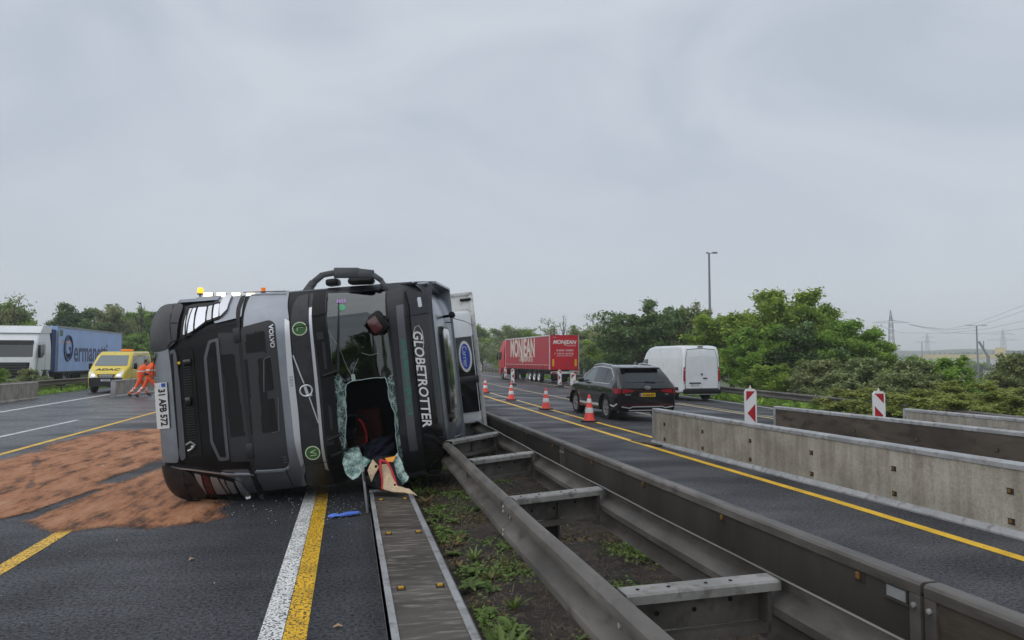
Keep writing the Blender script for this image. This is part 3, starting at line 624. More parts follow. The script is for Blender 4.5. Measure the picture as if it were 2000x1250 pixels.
# ------------------------------------------------------------ vegetation
def leaves_mesh(name, pos, size, mat, up=.35, var=.45, aspect=1.7):
    n = len(pos); pos = np.asarray(pos); nr = RNG.normal(size=(n, 3)); nr[:, 2] = np.abs(nr[:, 2]) + up; nr /= np.linalg.norm(nr, axis=1)[:, None]
    a = RNG.normal(size=(n, 3)); u = np.cross(nr, a); u /= np.linalg.norm(u, axis=1)[:, None]; w = np.cross(nr, u)
    s = size * (1 + var * RNG.uniform(-1, 1, n))[:, None]
    v = np.empty((n, 4, 3)); v[:, 0] = pos - u * s * aspect / 2; v[:, 1] = pos + w * s * .42 + nr * s * .10; v[:, 2] = pos + u * s * aspect / 2; v[:, 3] = pos - w * s * .42 + nr * s * .10
    me = bpy.data.meshes.new(name); me.vertices.add(n * 4); me.loops.add(n * 4); me.polygons.add(n)
    me.vertices.foreach_set('co', v.reshape(-1)); me.loops.foreach_set('vertex_index', np.arange(n * 4)); me.polygons.foreach_set('loop_start', np.arange(0, n * 4, 4)); me.polygons.foreach_set('loop_total', np.full(n, 4))
    me.materials.append(MT[mat]); me.update(); me.validate(); return me
def tree_meshes(seed, nleaf, leaf, mat, style='round', bare=False):
    """unit tree: height 1, crown radius about .5"""
    rs = np.random.default_rng(seed); tr = MB(); tips = []
    def grow(p, d, ln, r, lvl):
        pts = [p]; q = p; k = 4
        for i in range(k):
            d = d + rs.normal(size=3) * (.13 if lvl else .05) + np.array([0, 0, .05 if lvl else .0]); d = d / np.linalg.norm(d); q = q + d * ln / k; pts.append(q)
        if lvl < 3: tr.tube(pts, [r * (1 - .6 * i / k) for i in range(k + 1)], 5 if lvl < 2 else 3, cap=False)
        if lvl >= 2:
            for a, b in zip(pts, pts[1:]):
                tips.append((a, b, ln))
        if lvl < 3:
            nb = {0: 11, 1: 6, 2: 5}[lvl]
            for j in range(nb):
                t = (.12 + .86 * (j + rs.uniform(0, .8)) / nb) if lvl == 0 else rs.uniform(.25, 1.0)
                i = min(k - 1, int(t * k)); f = t * k - i; base = pts[i] * (1 - f) + pts[i + 1] * f
                az = j * 2.4 + rs.uniform(-.5, .5); 
                if lvl == 0:
                    el = {'round': .35 + .75 * t, 'spiky': .75 + .45 * t, 'bush': .5 + .6 * t}[style]
                    nd = np.array([math.cos(az) * math.cos(el), math.sin(az) * math.cos(el), math.sin(el)]); l2 = ln * {'round': .56 * (1 - .45 * t), 'spiky': .50 * (1 - .35 * t), 'bush': .6 * (1 - .3 * t)}[style]
                else:
                    nd = d * .5 + rs.normal(size=3) * .62 + np.array([0, 0, .32 if style == 'spiky' else .1]); nd /= np.linalg.norm(nd); l2 = ln * rs.uniform(.36, .56)
                grow(base, nd, l2, r * .5, lvl + 1)
    grow(np.array([0., 0., 0.]), np.array([0., 0., 1.]), .80, .020, 0)
    if style == 'bush':
        for j in range(5):
            a = j * 1.26; grow(np.array([.05 * math.cos(a), .05 * math.sin(a), 0.]), np.array([math.cos(a) * .5, math.sin(a) * .5, 1.]), .62, .012, 1)
    T = len(tips); idx = rs.integers(0, T, nleaf); f = rs.uniform(0, 1.0, nleaf)[:, None]
    A = np.array([t[0] for t in tips]); B = np.array([t[1] for t in tips])
    pos = A[idx] * (1 - f) + B[idx] * f + rs.normal(size=(nleaf, 3)) * (.016 if style == 'spiky' else .022)
    if not bare: 
        low = rs.uniform(0, 1, nleaf) < .0
    tm = tr.mesh('trunk', 'bark'); top = pos[:, 2].max(); rad_ = np.percentile(np.hypot(pos[:, 0], pos[:, 1]), 97)
    sc_ = np.array([.5 / rad_, .5 / rad_, 1 / top]); pos = pos * sc_
    for v in tm.vertices: v.co = Vector(v.co) * Vector(sc_.tolist()) if False else Vector((v.co.x * sc_[0], v.co.y * sc_[1], v.co.z * sc_[2]))
    return tm, leaves_mesh('crown', pos, leaf, mat)
TR = {}
for nm, seed, nl, lf, mat, st in (('big', 11, 30000, .0195, 'leaf_mid', 'round'), ('big2', 12, 30000, .0195, 'leaf_mid', 'round'), ('spiky', 13, 17000, .021, 'leaf_dark', 'spiky'), ('spiky2', 22, 14000, .022, 'leaf_dark', 'spiky'),
                                ('wood', 14, 14000, .022, 'leaf_mid', 'round'), ('wood2', 15, 14000, .022, 'leaf_dark', 'round'), ('wood3', 16, 11000, .022, 'leaf_pale', 'round'), ('sparse', 17, 1500, .024, 'leaf_pale', 'spiky'),
                                ('bush', 18, 16000, .026, 'leaf_pale', 'bush'), ('bush2', 19, 15000, .028, 'leaf_mid', 'bush'), ('hedge', 20, 26000, .028, 'leaf_yel', 'bush'), ('bare', 21, 60, .02, 'leaf_pale', 'spiky')):
    TR[nm] = tree_meshes(seed, nl, lf, mat, st)
def plant(kind, x, y, topz, r, label, cat='tree', name='tree', group=None, base=None, parts=('trunk', 'crown'), rz=None):
    z = (gz(x, y) if base is None else base) - .05; t = thing(name, label, cat, (x, y, z), random.uniform(0, 6.28) if rz is None else rz, group)
    h = topz - z; t.scale = (2 * r, 2 * r, h)
    for nm, me in zip(parts, TR[kind]): o = bpy.data.objects.new(nm, me); COL.objects.link(o); o.parent = t
    return t
GWL = 'trees lining the left side of the motorway'
for kind, x, y, tz, r, lab in (
    ('wood', -41, 76, 9.6, 3.6, 'bushy green tree at the far left edge above the truck cab'),
    ('wood3', -38.5, 84, 9.2, 3.6, 'pale thin-leaved tree behind the blue trailer, second from the left edge'),
    ('wood', -36.0, 90, 8.4, 4.2, 'rounded green tree above the front of the blue trailer'),
    ('sparse', -33.5, 82, 8.8, 2.6, 'sparse tree with bare twigs showing above the blue trailer'),
    ('wood2', -34.0, 98, 8.8, 4.4, 'dark green tree behind the middle of the blue trailer'),
    ('wood3', -32.0, 106, 9.6, 4.4, 'pale green tree behind the rear end of the blue trailer'),
    ('wood', -30.5, 112, 9.4, 4.2, 'green tree just right of the blue trailer'),
    ('wood2', -29.0, 116, 9.0, 4.2, 'dark leafy tree above the yellow van'),
    ('bare', -27.5, 104, 9.4, 2.0, 'leafless twiggy tree sticking out above the wood behind the yellow van'),
    ('wood', -26.0, 112, 8.0, 4.2, 'green tree behind the orange workers, beside the overturned truck'),
    ('wood2', -30.0, 100, 6.5, 4.4, 'low dark tree in the wood right behind the blue trailer roof end'),
    ('wood', -26.0, 120, 8.5, 4.6, 'tree partly hidden behind the mirror of the overturned truck'),
    ('bush2', -25.0, 98, 5.2, 4.0, 'broad bush at the foot of the wood behind the yellow van'),
    ('bush2', -33.0, 88, 5.5, 4.4, 'broad bush hidden low behind the blue trailer')):
    plant(kind, x, y, tz, r, lab, group=GWL)
plant('spiky', -33.2, 66.5, 8.2, 2.0, 'tall dark green tree with upright shoots at the left edge', group=GWL)
for i, (x, y) in enumerate(((-46, 70), (-44, 84), (-41, 96), (-38, 108), (-35, 122), (-30, 134), (-26, 140), (-22, 150), (-18, 165), (-13, 190))):
    plant(('wood2', 'wood')[i % 2], x, y, 6.8 + (i % 3), 5.2, 'tree of the closed wood standing behind the front row on the left', group='trees in the second row on the left')
plant('bush', -23.5, 62, 1.25, 1.3, 'small leafy shrub in front of the white truck cab, nearer the left edge', 'shrub', 'shrub', 'shrubs behind the left guard rail', parts=('stem', 'foliage'))
plant('bush2', -19.8, 47, 1.3, 1.15, 'light green shrub below the door of the white truck cab', 'shrub', 'shrub', 'shrubs behind the left guard rail', parts=('stem', 'foliage'))
plant('bush', -17.9, 46.5, 1.35, 1.1, 'shrub in front of the gap between white cab and blue trailer', 'shrub', 'shrub', 'shrubs behind the left guard rail', parts=('stem', 'foliage'))
GR = 'trees along the right-hand verge'
for kind, x, y, tz, r, lab in (
    ('wood', 28, 152, 9.4, 5.5, 'farthest green tree on the right, just beside the overturned trailer'),
    ('wood3', 28.5, 134, 8.6, 5.0, 'pale green tree behind the front of the red truck'),
    ('wood3', 27.5, 116, 7.6, 4.6, 'pale rounded tree above the red trailer'),
    ('wood', 27.0, 102, 6.2, 4.0, 'green tree behind the middle of the red trailer'),
    ('sparse', 26.6, 92, 7.6, 2.5, 'thin reddish tree poking out above the rear of the red trailer'),
    ('bare', 27.0, 88, 7.4, 1.5, 'bare twig tree right of the red trailer'),
    ('wood3', 27.2, 82, 6.0, 3.8, 'pale green tree right behind the rear of the red trailer'),
    ('sparse', 26.6, 74, 7.0, 2.0, 'thin loose tree between the red trailer and the dark spiky tree'),
    ('wood3', 26.2, 72, 5.2, 3.0, 'pale olive tree left of the dark spiky tree'),
    ('bush2', 24.6, 66, 3.8, 2.8, 'broad bush between the red trailer and the black car'),
    ('spiky', 22.6, 53.5, 6.7, 4.0, 'dark tree with upright spiky shoots above the black car'),
    ('spiky2', 25.4, 53.5, 6.2, 2.6, 'dark upright tree right behind the spiky one'),
    ('wood2', 22.6, 57.5, 4.0, 3.0, 'low dark tree at the foot of the spiky tree'),
    ('wood3', 27.2, 53.0, 6.5, 2.8, 'pale feathery tree at the foot of the tall lamp post'),
    ('big', 24.4, 42.6, 4.9, 3.4, 'broad bright green tree right above the roof of the white van'),
    ('big2', 26.9, 41.3, 6.4, 3.9, 'tallest full green tree behind the right side of the white van'),
    ('big', 28.4, 39.8, 5.4, 2.7, 'large green tree forming the right shoulder of the tall tree group'),
    ('big2', 27.6, 36.3, 4.2, 2.7, 'lower green tree stepping down to the right of the tall group'),
    ('big', 28.3, 34.4, 2.9, 2.0, 'rightmost green tree where the tree group drops to the valley'),
    ('big2', 23.4, 37.6, 3.8, 2.6, 'green tree directly right of the white van rear doors'),
    ('wood2', 25.4, 36.2, 4.0, 2.6, 'darker green tree in the middle below the tallest one')):
    plant(kind, x, y, tz, r, lab, group=GR)
GS = 'shrubs on the right-hand verge'
for kind, x, y, tz, r, lab in (
    ('bush2', 21.2, 33.2, 1.6, 1.5, 'green shrub right beside the white van'), ('bush', 22.6, 31.2, 1.9, 1.9, 'feathery olive shrub above the guard rail, left one'), ('bush', 23.6, 29.2, 2.0, 1.9, 'feathery olive shrub with fine twigs, second from the left'),
    ('bush', 24.8, 27.6, 1.9, 1.8, 'feathery olive shrub in the middle of the verge'), ('bush2', 26.5, 27.8, 2.0, 1.7, 'green bush above the right-hand beacon'), ('bush', 21.0, 27.6, 1.3, 1.5, 'low olive shrub hanging over the guard rail'), ('bush', 22.0, 25.2, 1.35, 1.5, 'low shrub behind the rail, between the two near beacons'),
    ('bush', 27.0, 24.6, 2.2, 1.2, 'thin feathery sapling left of the far lamp post'), ('bush2', 28.6, 25.0, 1.3, 1.3, 'light green bush below the far yellow building'), ('spiky2', 27.2, 22.0, 2.5, .8, 'young spindly tree in front of the yellow building'), ('bush', 26.0, 20.8, 2.3, 1.3, 'slim feathery sapling right of the young spindly tree'), 
    ('sparse', 25.0, 17.3, 2.65, 1.0, 'sparse young tree near the right edge with bare stems'), ('bush', 28.0, 19.2, 1.5, 1.3, 'feathery bush at the right edge')):
    plant(kind, x, y, tz, r, lab, 'shrub', 'shrub', GS, parts=('stem', 'foliage'))
GH = 'low hedge bushes behind the right-hand barriers'
HL = ['first', 'second', 'third', 'fourth', 'fifth', 'sixth', 'seventh', 'eighth', 'ninth', 'tenth', 'eleventh', 'twelfth', 'thirteenth', 'fourteenth']
hp = [(18.3, 24.0, .75), (17.9, 22.4, .8), (17.6, 21.0, .85), (17.3, 19.6, .9), (17.1, 18.4, .85), (16.9, 17.2, .85), (17.8, 16.0, .95), (17.5, 14.8, .9), (17.3, 13.7, .9), (20.6, 21.2, 1.1), (20.4, 19.0, 1.15), (20.2, 16.8, 1.1), (20.0, 14.6, 1.1), (22.0, 18.2, 1.3)]
for i, (x, y, tz) in enumerate(hp):
    plant('hedge', x, y, tz, 1.25, 'yellow-green hedge bush, %s counting from the left along the right-hand guard rail' % HL[i], 'shrub', 'hedge_bush', GH, parts=('stem', 'foliage'))
# valley trees
GV = 'distant trees in the valley on the right'
k = 0
VX = []
for i in range(34):
    px = 1690 + (i % 17) * 21 + random.uniform(-6, 6); D = 110 + (i // 17) * 130 + random.uniform(-8, 40)
    a = math.atan((px - 1000) / 1400) + YAW; R_ = D / math.cos(a - YAW); x, y = R_ * math.sin(a), R_ * math.cos(a)
    VX.append((x, y, D))
    plant(('wood', 'wood2', 'wood3')[i % 3], x, y, EYE - D * random.uniform(.0, .028), random.uniform(3.6, 5.6) * (1 + (D > 200) * .6), 'hazy green tree far down in the valley at the right', group=GV)
# distant wood lines as masses
for nm, D, top, sd_, n_ in (('distant_woodland', 420, -2.0, 3, 26000), ('distant_woodland', 900, 4.0, 5, 22000)):
    r_ = np.random.default_rng(sd_); a = r_.uniform(rad(-34), rad(64), n_); d = D * (1 + r_.uniform(0, .14, n_)); x = d * np.sin(a); y = d * np.cos(a)
    wob = .5 + .5 * np.sin(a * 41) * np.sin(a * 17 + 1) + .3 * np.sin(a * 130)
    ztop = top + wob * D * .004; z = ztop - r_.uniform(0, 1, n_) ** .8 * (ztop + 10)
    me = leaves_mesh(nm, np.stack([x, y, z], 1), D * .0065, 'far_green', up=-.2, aspect=1.1); o = bpy.data.objects.new(nm, me); COL.objects.link(o); tag(o, 'hazy band of distant woodland on the horizon', 'woodland', kind='stuff')
# hills
m = MB(); P = []
for i in range(120):
    a = rad(-40 + i * 110 / 119); h_ = 16 + 7 * math.sin(i * .13 + 1) + 4 * math.sin(i * .31) + 2 * math.sin(i * .9)
    for D, z in ((1150, -12), (1350, h_ * .75), (1650, h_ * 1.15), (1950, -12)): P.append((D * math.sin(a), D * math.cos(a), z))
m.add(P, [(4 * i + j, 4 * i + j + 1, 4 * i + j + 5, 4 * i + j + 4) for i in range(119) for j in range(3)]); m.build('hills', 'far_green', kind='structure', smooth=180)
# trees behind the viewer, the ones the windscreen mirrors
for i, (x, y) in enumerate(((-34, -30), (-24, -44), (3, -58), (8, -52), (12, -46), (16, -42), (20, -40), (24, -42), (27, -38), (31, -36), (36, -33), (42, -28), (47, -22))):
    plant(('wood2', 'wood')[i % 2], x, y, 7.0 + (i * 7 % 5) * .9, 5.0, 'roadside tree behind the place the photo was taken from', group='trees behind the viewpoint')

# ------------------------------------------------------------ median weeds
def weed(seed, n, L_, w, mat, flat=.6):
    r = random.Random(seed); m = MB()
    for k in range(n):
        a = k * 2.4 + r.uniform(-.3, .3); l = L_ * r.uniform(.55, 1.1); e0 = r.uniform(.5, 1.2) * (1 - flat) + .35; pts = []; K = 5
        x = z = 0
        for i in range(K + 1):
            t = i / K; el = e0 - t * 1.2 * flat; 
            if i: x += l / K * math.cos(el); z += l / K * math.sin(el)
            ww = w * (math.sin(math.pi * min(1, .08 + t * .92)) ** .7) * r.uniform(.8, 1.15) * (.25 if i == 0 else 1); ww = max(ww, .002)
            c = Vector((math.cos(a), math.sin(a), 0)); s_ = Vector((-math.sin(a), math.cos(a), 0)); p = c * x + Vector((0, 0, z + .012))
            pts += [p - s_ * ww + Vector((0, 0, ww * .4)), p, p + s_ * ww + Vector((0, 0, ww * .4))]
        m.add(pts, [(3 * i + j, 3 * i + j + 1, 3 * i + j + 4, 3 * i + j + 3) for i in range(K) for j in (0, 1)])
    return m.mesh('weed', mat, 60)
WD = [weed(1, 11, .20, .030, 'weed'), weed(2, 9, .15, .036, 'weed'), weed(3, 14, .24, .018, 'weed', .35), weed(4, 8, .12, .028, 'weed'), weed(5, 10, .16, .02, 'weed_dry', .5)]
GW = 'leafy weeds growing in the median soil'
wp = [(1.02, 9.4, 4, 1.2), (.95, 8.9, 4, 1.3), (1.08, 8.5, 1, 1.1), (1.0, 8.05, 0, 1.0), (1.12, 7.8, 1, 1.1), (.95, 7.5, 3, 1.2), (1.08, 7.2, 0, 1.1), (1.0, 6.8, 4, 1.1), (.93, 6.5, 1, 1.0), (1.1, 6.3, 2, .9), (1.0, 5.9, 1, 1.25), (.93, 5.55, 0, 1.1), (1.08, 5.45, 3, 1.3), (1.15, 5.0, 2, .9), (.95, 4.95, 1, 1.0), (1.05, 4.6, 0, 1.15), (.93, 4.25, 2, 1.3), (1.0, 4.05, 0, 1.2), (1.12, 4.15, 3, 1.1),
      (1.8, 6.9, 4, 1.0), (1.55, 7.1, 3, 1.0), (1.45, 6.6, 0, .8), (1.75, 6.4, 1, .8), (1.5, 8.3, 2, 1.0), (1.8, 8.6, 3, 1.2), (1.75, 4.85, 0, 1.2), (1.85, 4.6, 1, 1.3), (1.62, 5.0, 3, .9), (1.9, 4.2, 0, 1.5), (1.98, 4.05, 2, 1.2), (1.8, 4.4, 1, 1.2), (1.55, 4.0, 4, 1.0), (1.45, 4.4, 3, .8), (1.7, 2.5, 1, 1), (1.3, 3.55, 3, 1.2), (1.22, 3.7, 0, 1.0), (.9, 4.1, 2, 1.6), (.98, 3.85, 0, 1.5), (1.05, 3.7, 2, 1.5), (.95, 4.5, 3, 1.4), (1.12, 5.7, 4, 1.1), (.92, 6.1, 4, 1.0), (1.05, 7.0, 4, 1.1), (.9, 7.9, 3, 1.2), (1.15, 6.7, 3, 1.0), (1.5, 5.9, 4, .9), (1.9, 7.4, 3, 1.1), (1.65, 4.5, 4, 1.0), (1.85, 3.7, 2, 1.3), (1.6, 3.6, 3, 1.2), (1.75, 3.5, 0, 1.3)]
for i, (x, y, k, s) in enumerate(wp):
    o = bpy.data.objects.new('weed', WD[k]); COL.objects.link(o); o.location = (x, y, .03); o.rotation_euler = (random.uniform(-.15, .15), random.uniform(-.15, .15), random.uniform(0, 6)); o.scale = [s * .72] * 3
    if x < 1.22: side = 'beside the fallen barrier, ' + ('near the bottom edge' if y < 5.2 else 'halfway along it' if y < 7.3 else 'close to the overturned truck')
    else: side = 'between the guard rail beams, in the ' + ('bay cut by the bottom edge' if y < 3.15 else 'large near bay' if y < 5.5 else 'middle bay' if y < 7.7 else 'farthest bay')
    tag(o, ('rosette weed with long leaves ', 'broad-leaved weed ', 'tall narrow-leaved weed ', 'small low weed ', 'brownish wilting weed ')[(0, 1, 2, 3, 4)[k]] + side, 'weed', GW)
P1 = []; P2 = []; r_ = np.random.default_rng(9)
n_ = 80000; x = r_.uniform(.86, 2.65, n_); y = .5 + 13.5 * r_.uniform(0, 1, n_); dens = np.sin(x * 5 + 1) * np.sin(y * 2.3) + .6 * np.sin(y * 5.1 + x * 3) + r_.normal(size=n_) * .35
keep = (dens > .75) | ((x < 1.1) & (dens > .25)); P1 = np.stack([x, y, .045 + np.abs(r_.normal(size=n_)) * .022], 1)[keep]
o = bpy.data.objects.new('ground_cover', leaves_mesh('ground_cover', P1, .024, 'weed', up=1.2)); COL.objects.link(o); tag(o, 'small green ground cover scattered over the median soil', 'ground cover', kind='stuff')
n_ = 30000; x = r_.uniform(.86, 2.7, n_); y = .5 + 13.5 * r_.uniform(0, 1, n_); keep = (np.sin(x * 4 + 2) * np.sin(y * 3.3 + 1) + r_.normal(size=n_) * .5) > .55
o = bpy.data.objects.new('leaf_litter', leaves_mesh('leaf_litter', np.stack([x, y, .04 + np.abs(r_.normal(size=n_)) * .012], 1)[keep], .022, 'weed_dry', up=1.2)); COL.objects.link(o); tag(o, 'brown dead leaves littering the median soil', 'leaf litter', kind='stuff')
m = MB()
for i in range(12000):
    x = random.uniform(.86, 2.7); y = .5 + 13 * random.random(); a = random.uniform(0, 6.28); l = random.uniform(.03, .12); e = random.choice((.05, .15, .3, 1.2)); z = random.uniform(.03, .06)
    d = Vector((math.cos(a) * math.cos(e), math.sin(a) * math.cos(e), math.sin(e))) * l; s_ = Vector((-math.sin(a), math.cos(a), 0)) * .0022; p = Vector((x, y, z))
    m.add([p - s_, p + s_, p + d * .6 + s_ + Vector((0, 0, .004)), p + d * .6 - s_ + Vector((0, 0, .004)), p + d], [(0, 1, 2, 3), (3, 2, 4)])
m.build('dead_stalks', 'stem_dead', kind='stuff', smooth=0, label='thin dead stalks and straw littering the median soil', cat='dead stalks')
# verge grass near the rails
def grass(name, pts, lab, hgt=.18, mat='leaf_mid'):
    me = leaves_mesh(name, pts, hgt * .5, mat, up=-.3, aspect=2.6); o = bpy.data.objects.new(name, me); COL.objects.link(o); tag(o, lab, 'grass', kind='stuff')
n_ = 15000; y = r_.uniform(12, 100, n_) ** 1.0; xr = np.array([railx(v) for v in y]); x = xr + r_.uniform(-.45, 3.4, n_)
grass('verge_grass', np.stack([x, y, np.array([gz(a, b) for a, b in zip(x, y)]) + r_.uniform(.02, .22, n_)], 1), 'rough grass on the verge under the right-hand guard rail', .3)
n_ = 11000; y = r_.uniform(34, 90, n_); x = -15.3 - r_.uniform(-.1, 6, n_)
grass('verge_grass', np.stack([x, y, np.array([gz(a, b) for a, b in zip(x, y)]) + r_.uniform(.02, .2, n_)], 1), 'rough grass strip under the left guard rail', .3)
# ------------------------------------------------------------ overturned tractor unit
# local frame of an upright truck: x to the viewer's right, y backwards from the front, z up; the Empty lays it on its side
TILT = rad(6.5); TYAW = rad(13.8)
def lay(yaw): return (Matrix.Rotation(-yaw, 3, 'Z') @ Matrix.Rotation(math.pi / 2 - TILT, 3, 'Y'))
RT = lay(TYAW); TO = Vector((-2.557, 9.677, 1.228))
TK = thing('overturned_truck', 'dark grey truck cab lying on its side with a broken windscreen', 'truck', TO, rot=RT.to_euler())
PRF = [(.22, .10), (.32, .02), (.45, 0), (1.0, 0), (1.6, .05), (2.05, .12), (2.2, .16), (3.0, .42), (3.1, .40), (3.35, .48), (3.6, .62), (3.72, .80), (3.78, .95)]
def prf(z): return float(np.interp(z, [p[0] for p in PRF], [p[1] for p in PRF]))
def crn(x):
    t = max(0, abs(x) - .62) / .63; return .34 * min(t, 1.05) ** 2.7
def SF(x, z, off=0):
    """point on the curved cab front"""
    e = 1e-3; dz = (prf(z + e) - prf(z - e)) / (2 * e); dx = (crn(x + e) - crn(x - e)) / (2 * e)
    n = Vector((dx * .3, -1, dz)).normalized(); return Vector((x, prf(z) + crn(x), z)) + n * off
Fc = Vector((math.sin(YAW) * math.cos(PITCH), math.cos(YAW) * math.cos(PITCH), math.sin(PITCH))); Rc = Vector((math.cos(YAW), -math.sin(YAW), 0)); Uc = Rc.cross(Fc)
RTi = RT.transposed()
def q(px, py, y=None):
    """photo measurement -> (x, z) on the cab front (or on the local plane at depth y)"""
    r = RTi @ (Fc + Rc * ((px - 1000) / FPX) - Uc * ((py - 625) / FPX)); c = RTi @ (Vector((0, 0, EYE)) - TO); yy = y or 0.0
    for i in range(14):
        t = (yy - c.y) / r.y; x = c.x + t * r.x; z = c.z + t * r.z
        if y is None: yy = .5 * yy + .5 * (prf(z) + crn(x))
    return (x, z)
def Q(*pts): return [q(*p) for p in pts]
def jag(poly, a=.012, n=4, sd=1):
    r = random.Random(sd); out = []
    for (x0, z0), (x1, z1) in zip(poly, poly[1:] + poly[:1]):
        for i in range(n): t = i / n; k = a if i else 0; out.append((x0 + (x1 - x0) * t + r.uniform(-k, k), z0 + (z1 - z0) * t + r.uniform(-k, k)))
    return out
def part(name, poly, mat, off, depth=.02, parent=TK, grid=.08, r=0, **k):
    if r: poly = rnd(poly, r)
    m = MB(); m.patch(poly, SF, off, depth, grid); return m.build(name, mat, parent, **k)
# base skin in two sheets (below and above the windscreen) and pillars
def skin(m, x0, x1, z0, z1, off=0, nx_=26, nz=14):
    vs = [SF(x0 + (x1 - x0) * i / nx_, z0 + (z1 - z0) * j / nz, off) for j in range(nz + 1) for i in range(nx_ + 1)]
    m.add(vs, [(j * (nx_ + 1) + i, j * (nx_ + 1) + i + 1, (j + 1) * (nx_ + 1) + i + 1, (j + 1) * (nx_ + 1) + i) for j in range(nz) for i in range(nx_)])
m = MB(); skin(m, -1.22, 1.22, .27, .40); skin(m, -1.23, 1.23, .40, 2.36); m.build('front_shell', 'black_plastic', TK, smooth=60)
m = MB(); skin(m, -1.24, 1.24, 3.12, 3.68); skin(m, -1.25, -1.155, 2.36, 3.12, 0, 4); skin(m, 1.165, 1.25, 2.36, 3.12, 0, 4); m.build('windscreen_frame', 'dark_grey', TK, smooth=60)
# body: side walls with rounded roof edges, back wall
def sidewall(m, s):
    zz = [(.5 if y_ > .9 else .3) for y_ in (0,)]
    poly = [(.42, .30), (.42, .9), (.40, 1.2), (.42, 1.6), (.48, 2.05), (.54, 2.2), (.79, 3.0), (.80, 3.2), (.95, 3.5), (1.15, 3.72), (2.25, 3.80), (2.25, 1.05), (1.75, 1.05), (1.6, .62), (1.3, .45), (.8, .30)]
    n = len(poly); m.add([(s * 1.25, y, z) for y, z in poly] + [(s * 1.22, y, z) for y, z in poly], [tuple(range(n)), tuple(range(2 * n - 1, n - 1, -1))] + [(i, (i + 1) % n, n + (i + 1) % n, n + i) for i in range(n)])
m = MB(); sidewall(m, -1); sidewall(m, 1); m.bb((-1.22, 2.2, 1.1), (1.22, 2.25, 3.8)); m.build('cab_body', 'grey_metal', TK)
m = MB()
for lo, hi in (((-1.2, .5, 1.25), (1.2, 2.18, 1.3)), ((-1.21, .9, 3.45), (1.21, 2.18, 3.5)), ((-1.215, .75, 1.3), (-1.19, 2.18, 3.5)), ((1.19, .75, 1.3), (1.215, 2.18, 3.5)), ((-1.2, 2.14, 1.3), (1.2, 2.18, 3.5))): m.bb(lo, hi)
m.bb((-1.15, .42, 1.9), (1.15, .95, 2.25), 0, .05); m.bb((-.25, .7, 1.3), (.3, 1.3, 1.95), 0, .08); m.bb((-1.1, 1.0, 3.1), (1.1, 1.5, 3.42), 0, .04)
m.build('cab_interior', 'interior', TK)
# ---- roof: barrel shaped roof and the deflector behind it
def roofpt(x, y, off=0):
    zb = float(np.interp(y, [.58, .62, .70, .80, .95, 1.3, 1.62, 2.3], [3.57, 3.60, 3.66, 3.69, 3.71, 3.725, 3.73, 3.71])); a = min(1, abs(x) / 1.25)
    return Vector((x, y, zb - .26 * a ** 7 + off))
def roof(m, x0, x1, y0, y1, off=0, nx_=30, ny=6, mat=0):
    vs = [roofpt(x0 + (x1 - x0) * i / nx_, y0 + (y1 - y0) * j / ny, off - (.03 if j in (0, ny) and off else 0)) for j in range(ny + 1) for i in range(nx_ + 1)]
    m.add(vs, [(j * (nx_ + 1) + i, j * (nx_ + 1) + i + 1, (j + 1) * (nx_ + 1) + i + 1, (j + 1) * (nx_ + 1) + i) for j in range(ny) for i in range(nx_)], mat)
m = MB(); roof(m, -1.24, 1.24, .73, 2.25, ny=14); m.build('roof', 'grey_metal', TK, smooth=60)
MT['roof_gloss'] = M('glossy_dark_roof_panel', (.05, .055, .062), .05, .6, .8, .0, 60, .1, 2, coat=1)
m = MB(); m.patch(rnd([(-.58, 1.0), (-.58, 1.58), (.72, 1.58), (.72, 1.0)], .12, 4), lambda x, y, o: roofpt(x, y, o + .03 * math.cos(min(1, abs(x) / 1.2) * 1.5)), .03, .05, .08); m.build('roof_panel', 'roof_gloss', TK, smooth=60)
m = MB(); m.strip([(-.60, 1.6), (-.60, 1.05), (-.50, .97), (.6, .97)], .02, lambda x, y, o: roofpt(x, y, o + .01), .03, .04, 0); m.build('roof_panel_seal', 'black_plastic', TK)
def deflpt(x, y, off=0):
    a = min(1, abs(x) / 1.22); b = (y - 1.75) / .75
    return Vector((x, y, 3.62 + .165 * math.sin(min(1, b * 1.3 + .08) * 1.5) - .24 * a ** 9 - .25 * max(0, b - .75) + off))
m = MB(); nx_, ny = 34, 8
for x0, x1 in ((-1.22, -.72), (-.705, .98), (.995, 1.2)):
    vs = [deflpt(x0 + (x1 - x0) * i / nx_, 1.72 + .85 * j / ny) for j in range(ny + 1) for i in range(nx_ + 1)]
    m.add(vs, [(j * (nx_ + 1) + i, j * (nx_ + 1) + i + 1, (j + 1) * (nx_ + 1) + i + 1, (j + 1) * (nx_ + 1) + i) for j in range(ny) for i in range(nx_)])
m.bb((-1.10, 1.73, 3.3), (1.10, 1.76, 3.6)); m.build('air_deflector', 'grey_metal', TK, smooth=60)
m = MB(); m.tube([deflpt(.995, 1.74 + .1 * i, .006) for i in range(9)], .008, 6); m.build('deflector_trim', 'chrome', TK)
m = MB(); m.box((-1.2, 1.5, 3.42), (.05, 1.3, .45), 0, None, .02); m.box((-1.19, 2.4, 3.55), (.06, .4, .4), 0, None, .02); m.build('side_fairing', 'grey_metal', TK)
m = MB()
m.lathe([(.0, -.06), (.045, -.055), (.05, 0), (.03, .02), (.03, .10), (0, .1)], (-.78, 1.5, 3.86), 'y', 12); m.tube([(-.78, 1.62, 3.86), (-.78, 1.66, 3.70)], .02, 6)
m.build('roof_camera', 'black_plastic', TK)
m = MB()
for x in (.99, 1.06): m.lathe([(.055, -.12), (.03, -.06), (.018, .05), (.02, .28), (0, .3)], (x, 1.5, 3.62), 'y', 12)
m.build('air_horn', 'chrome', TK)
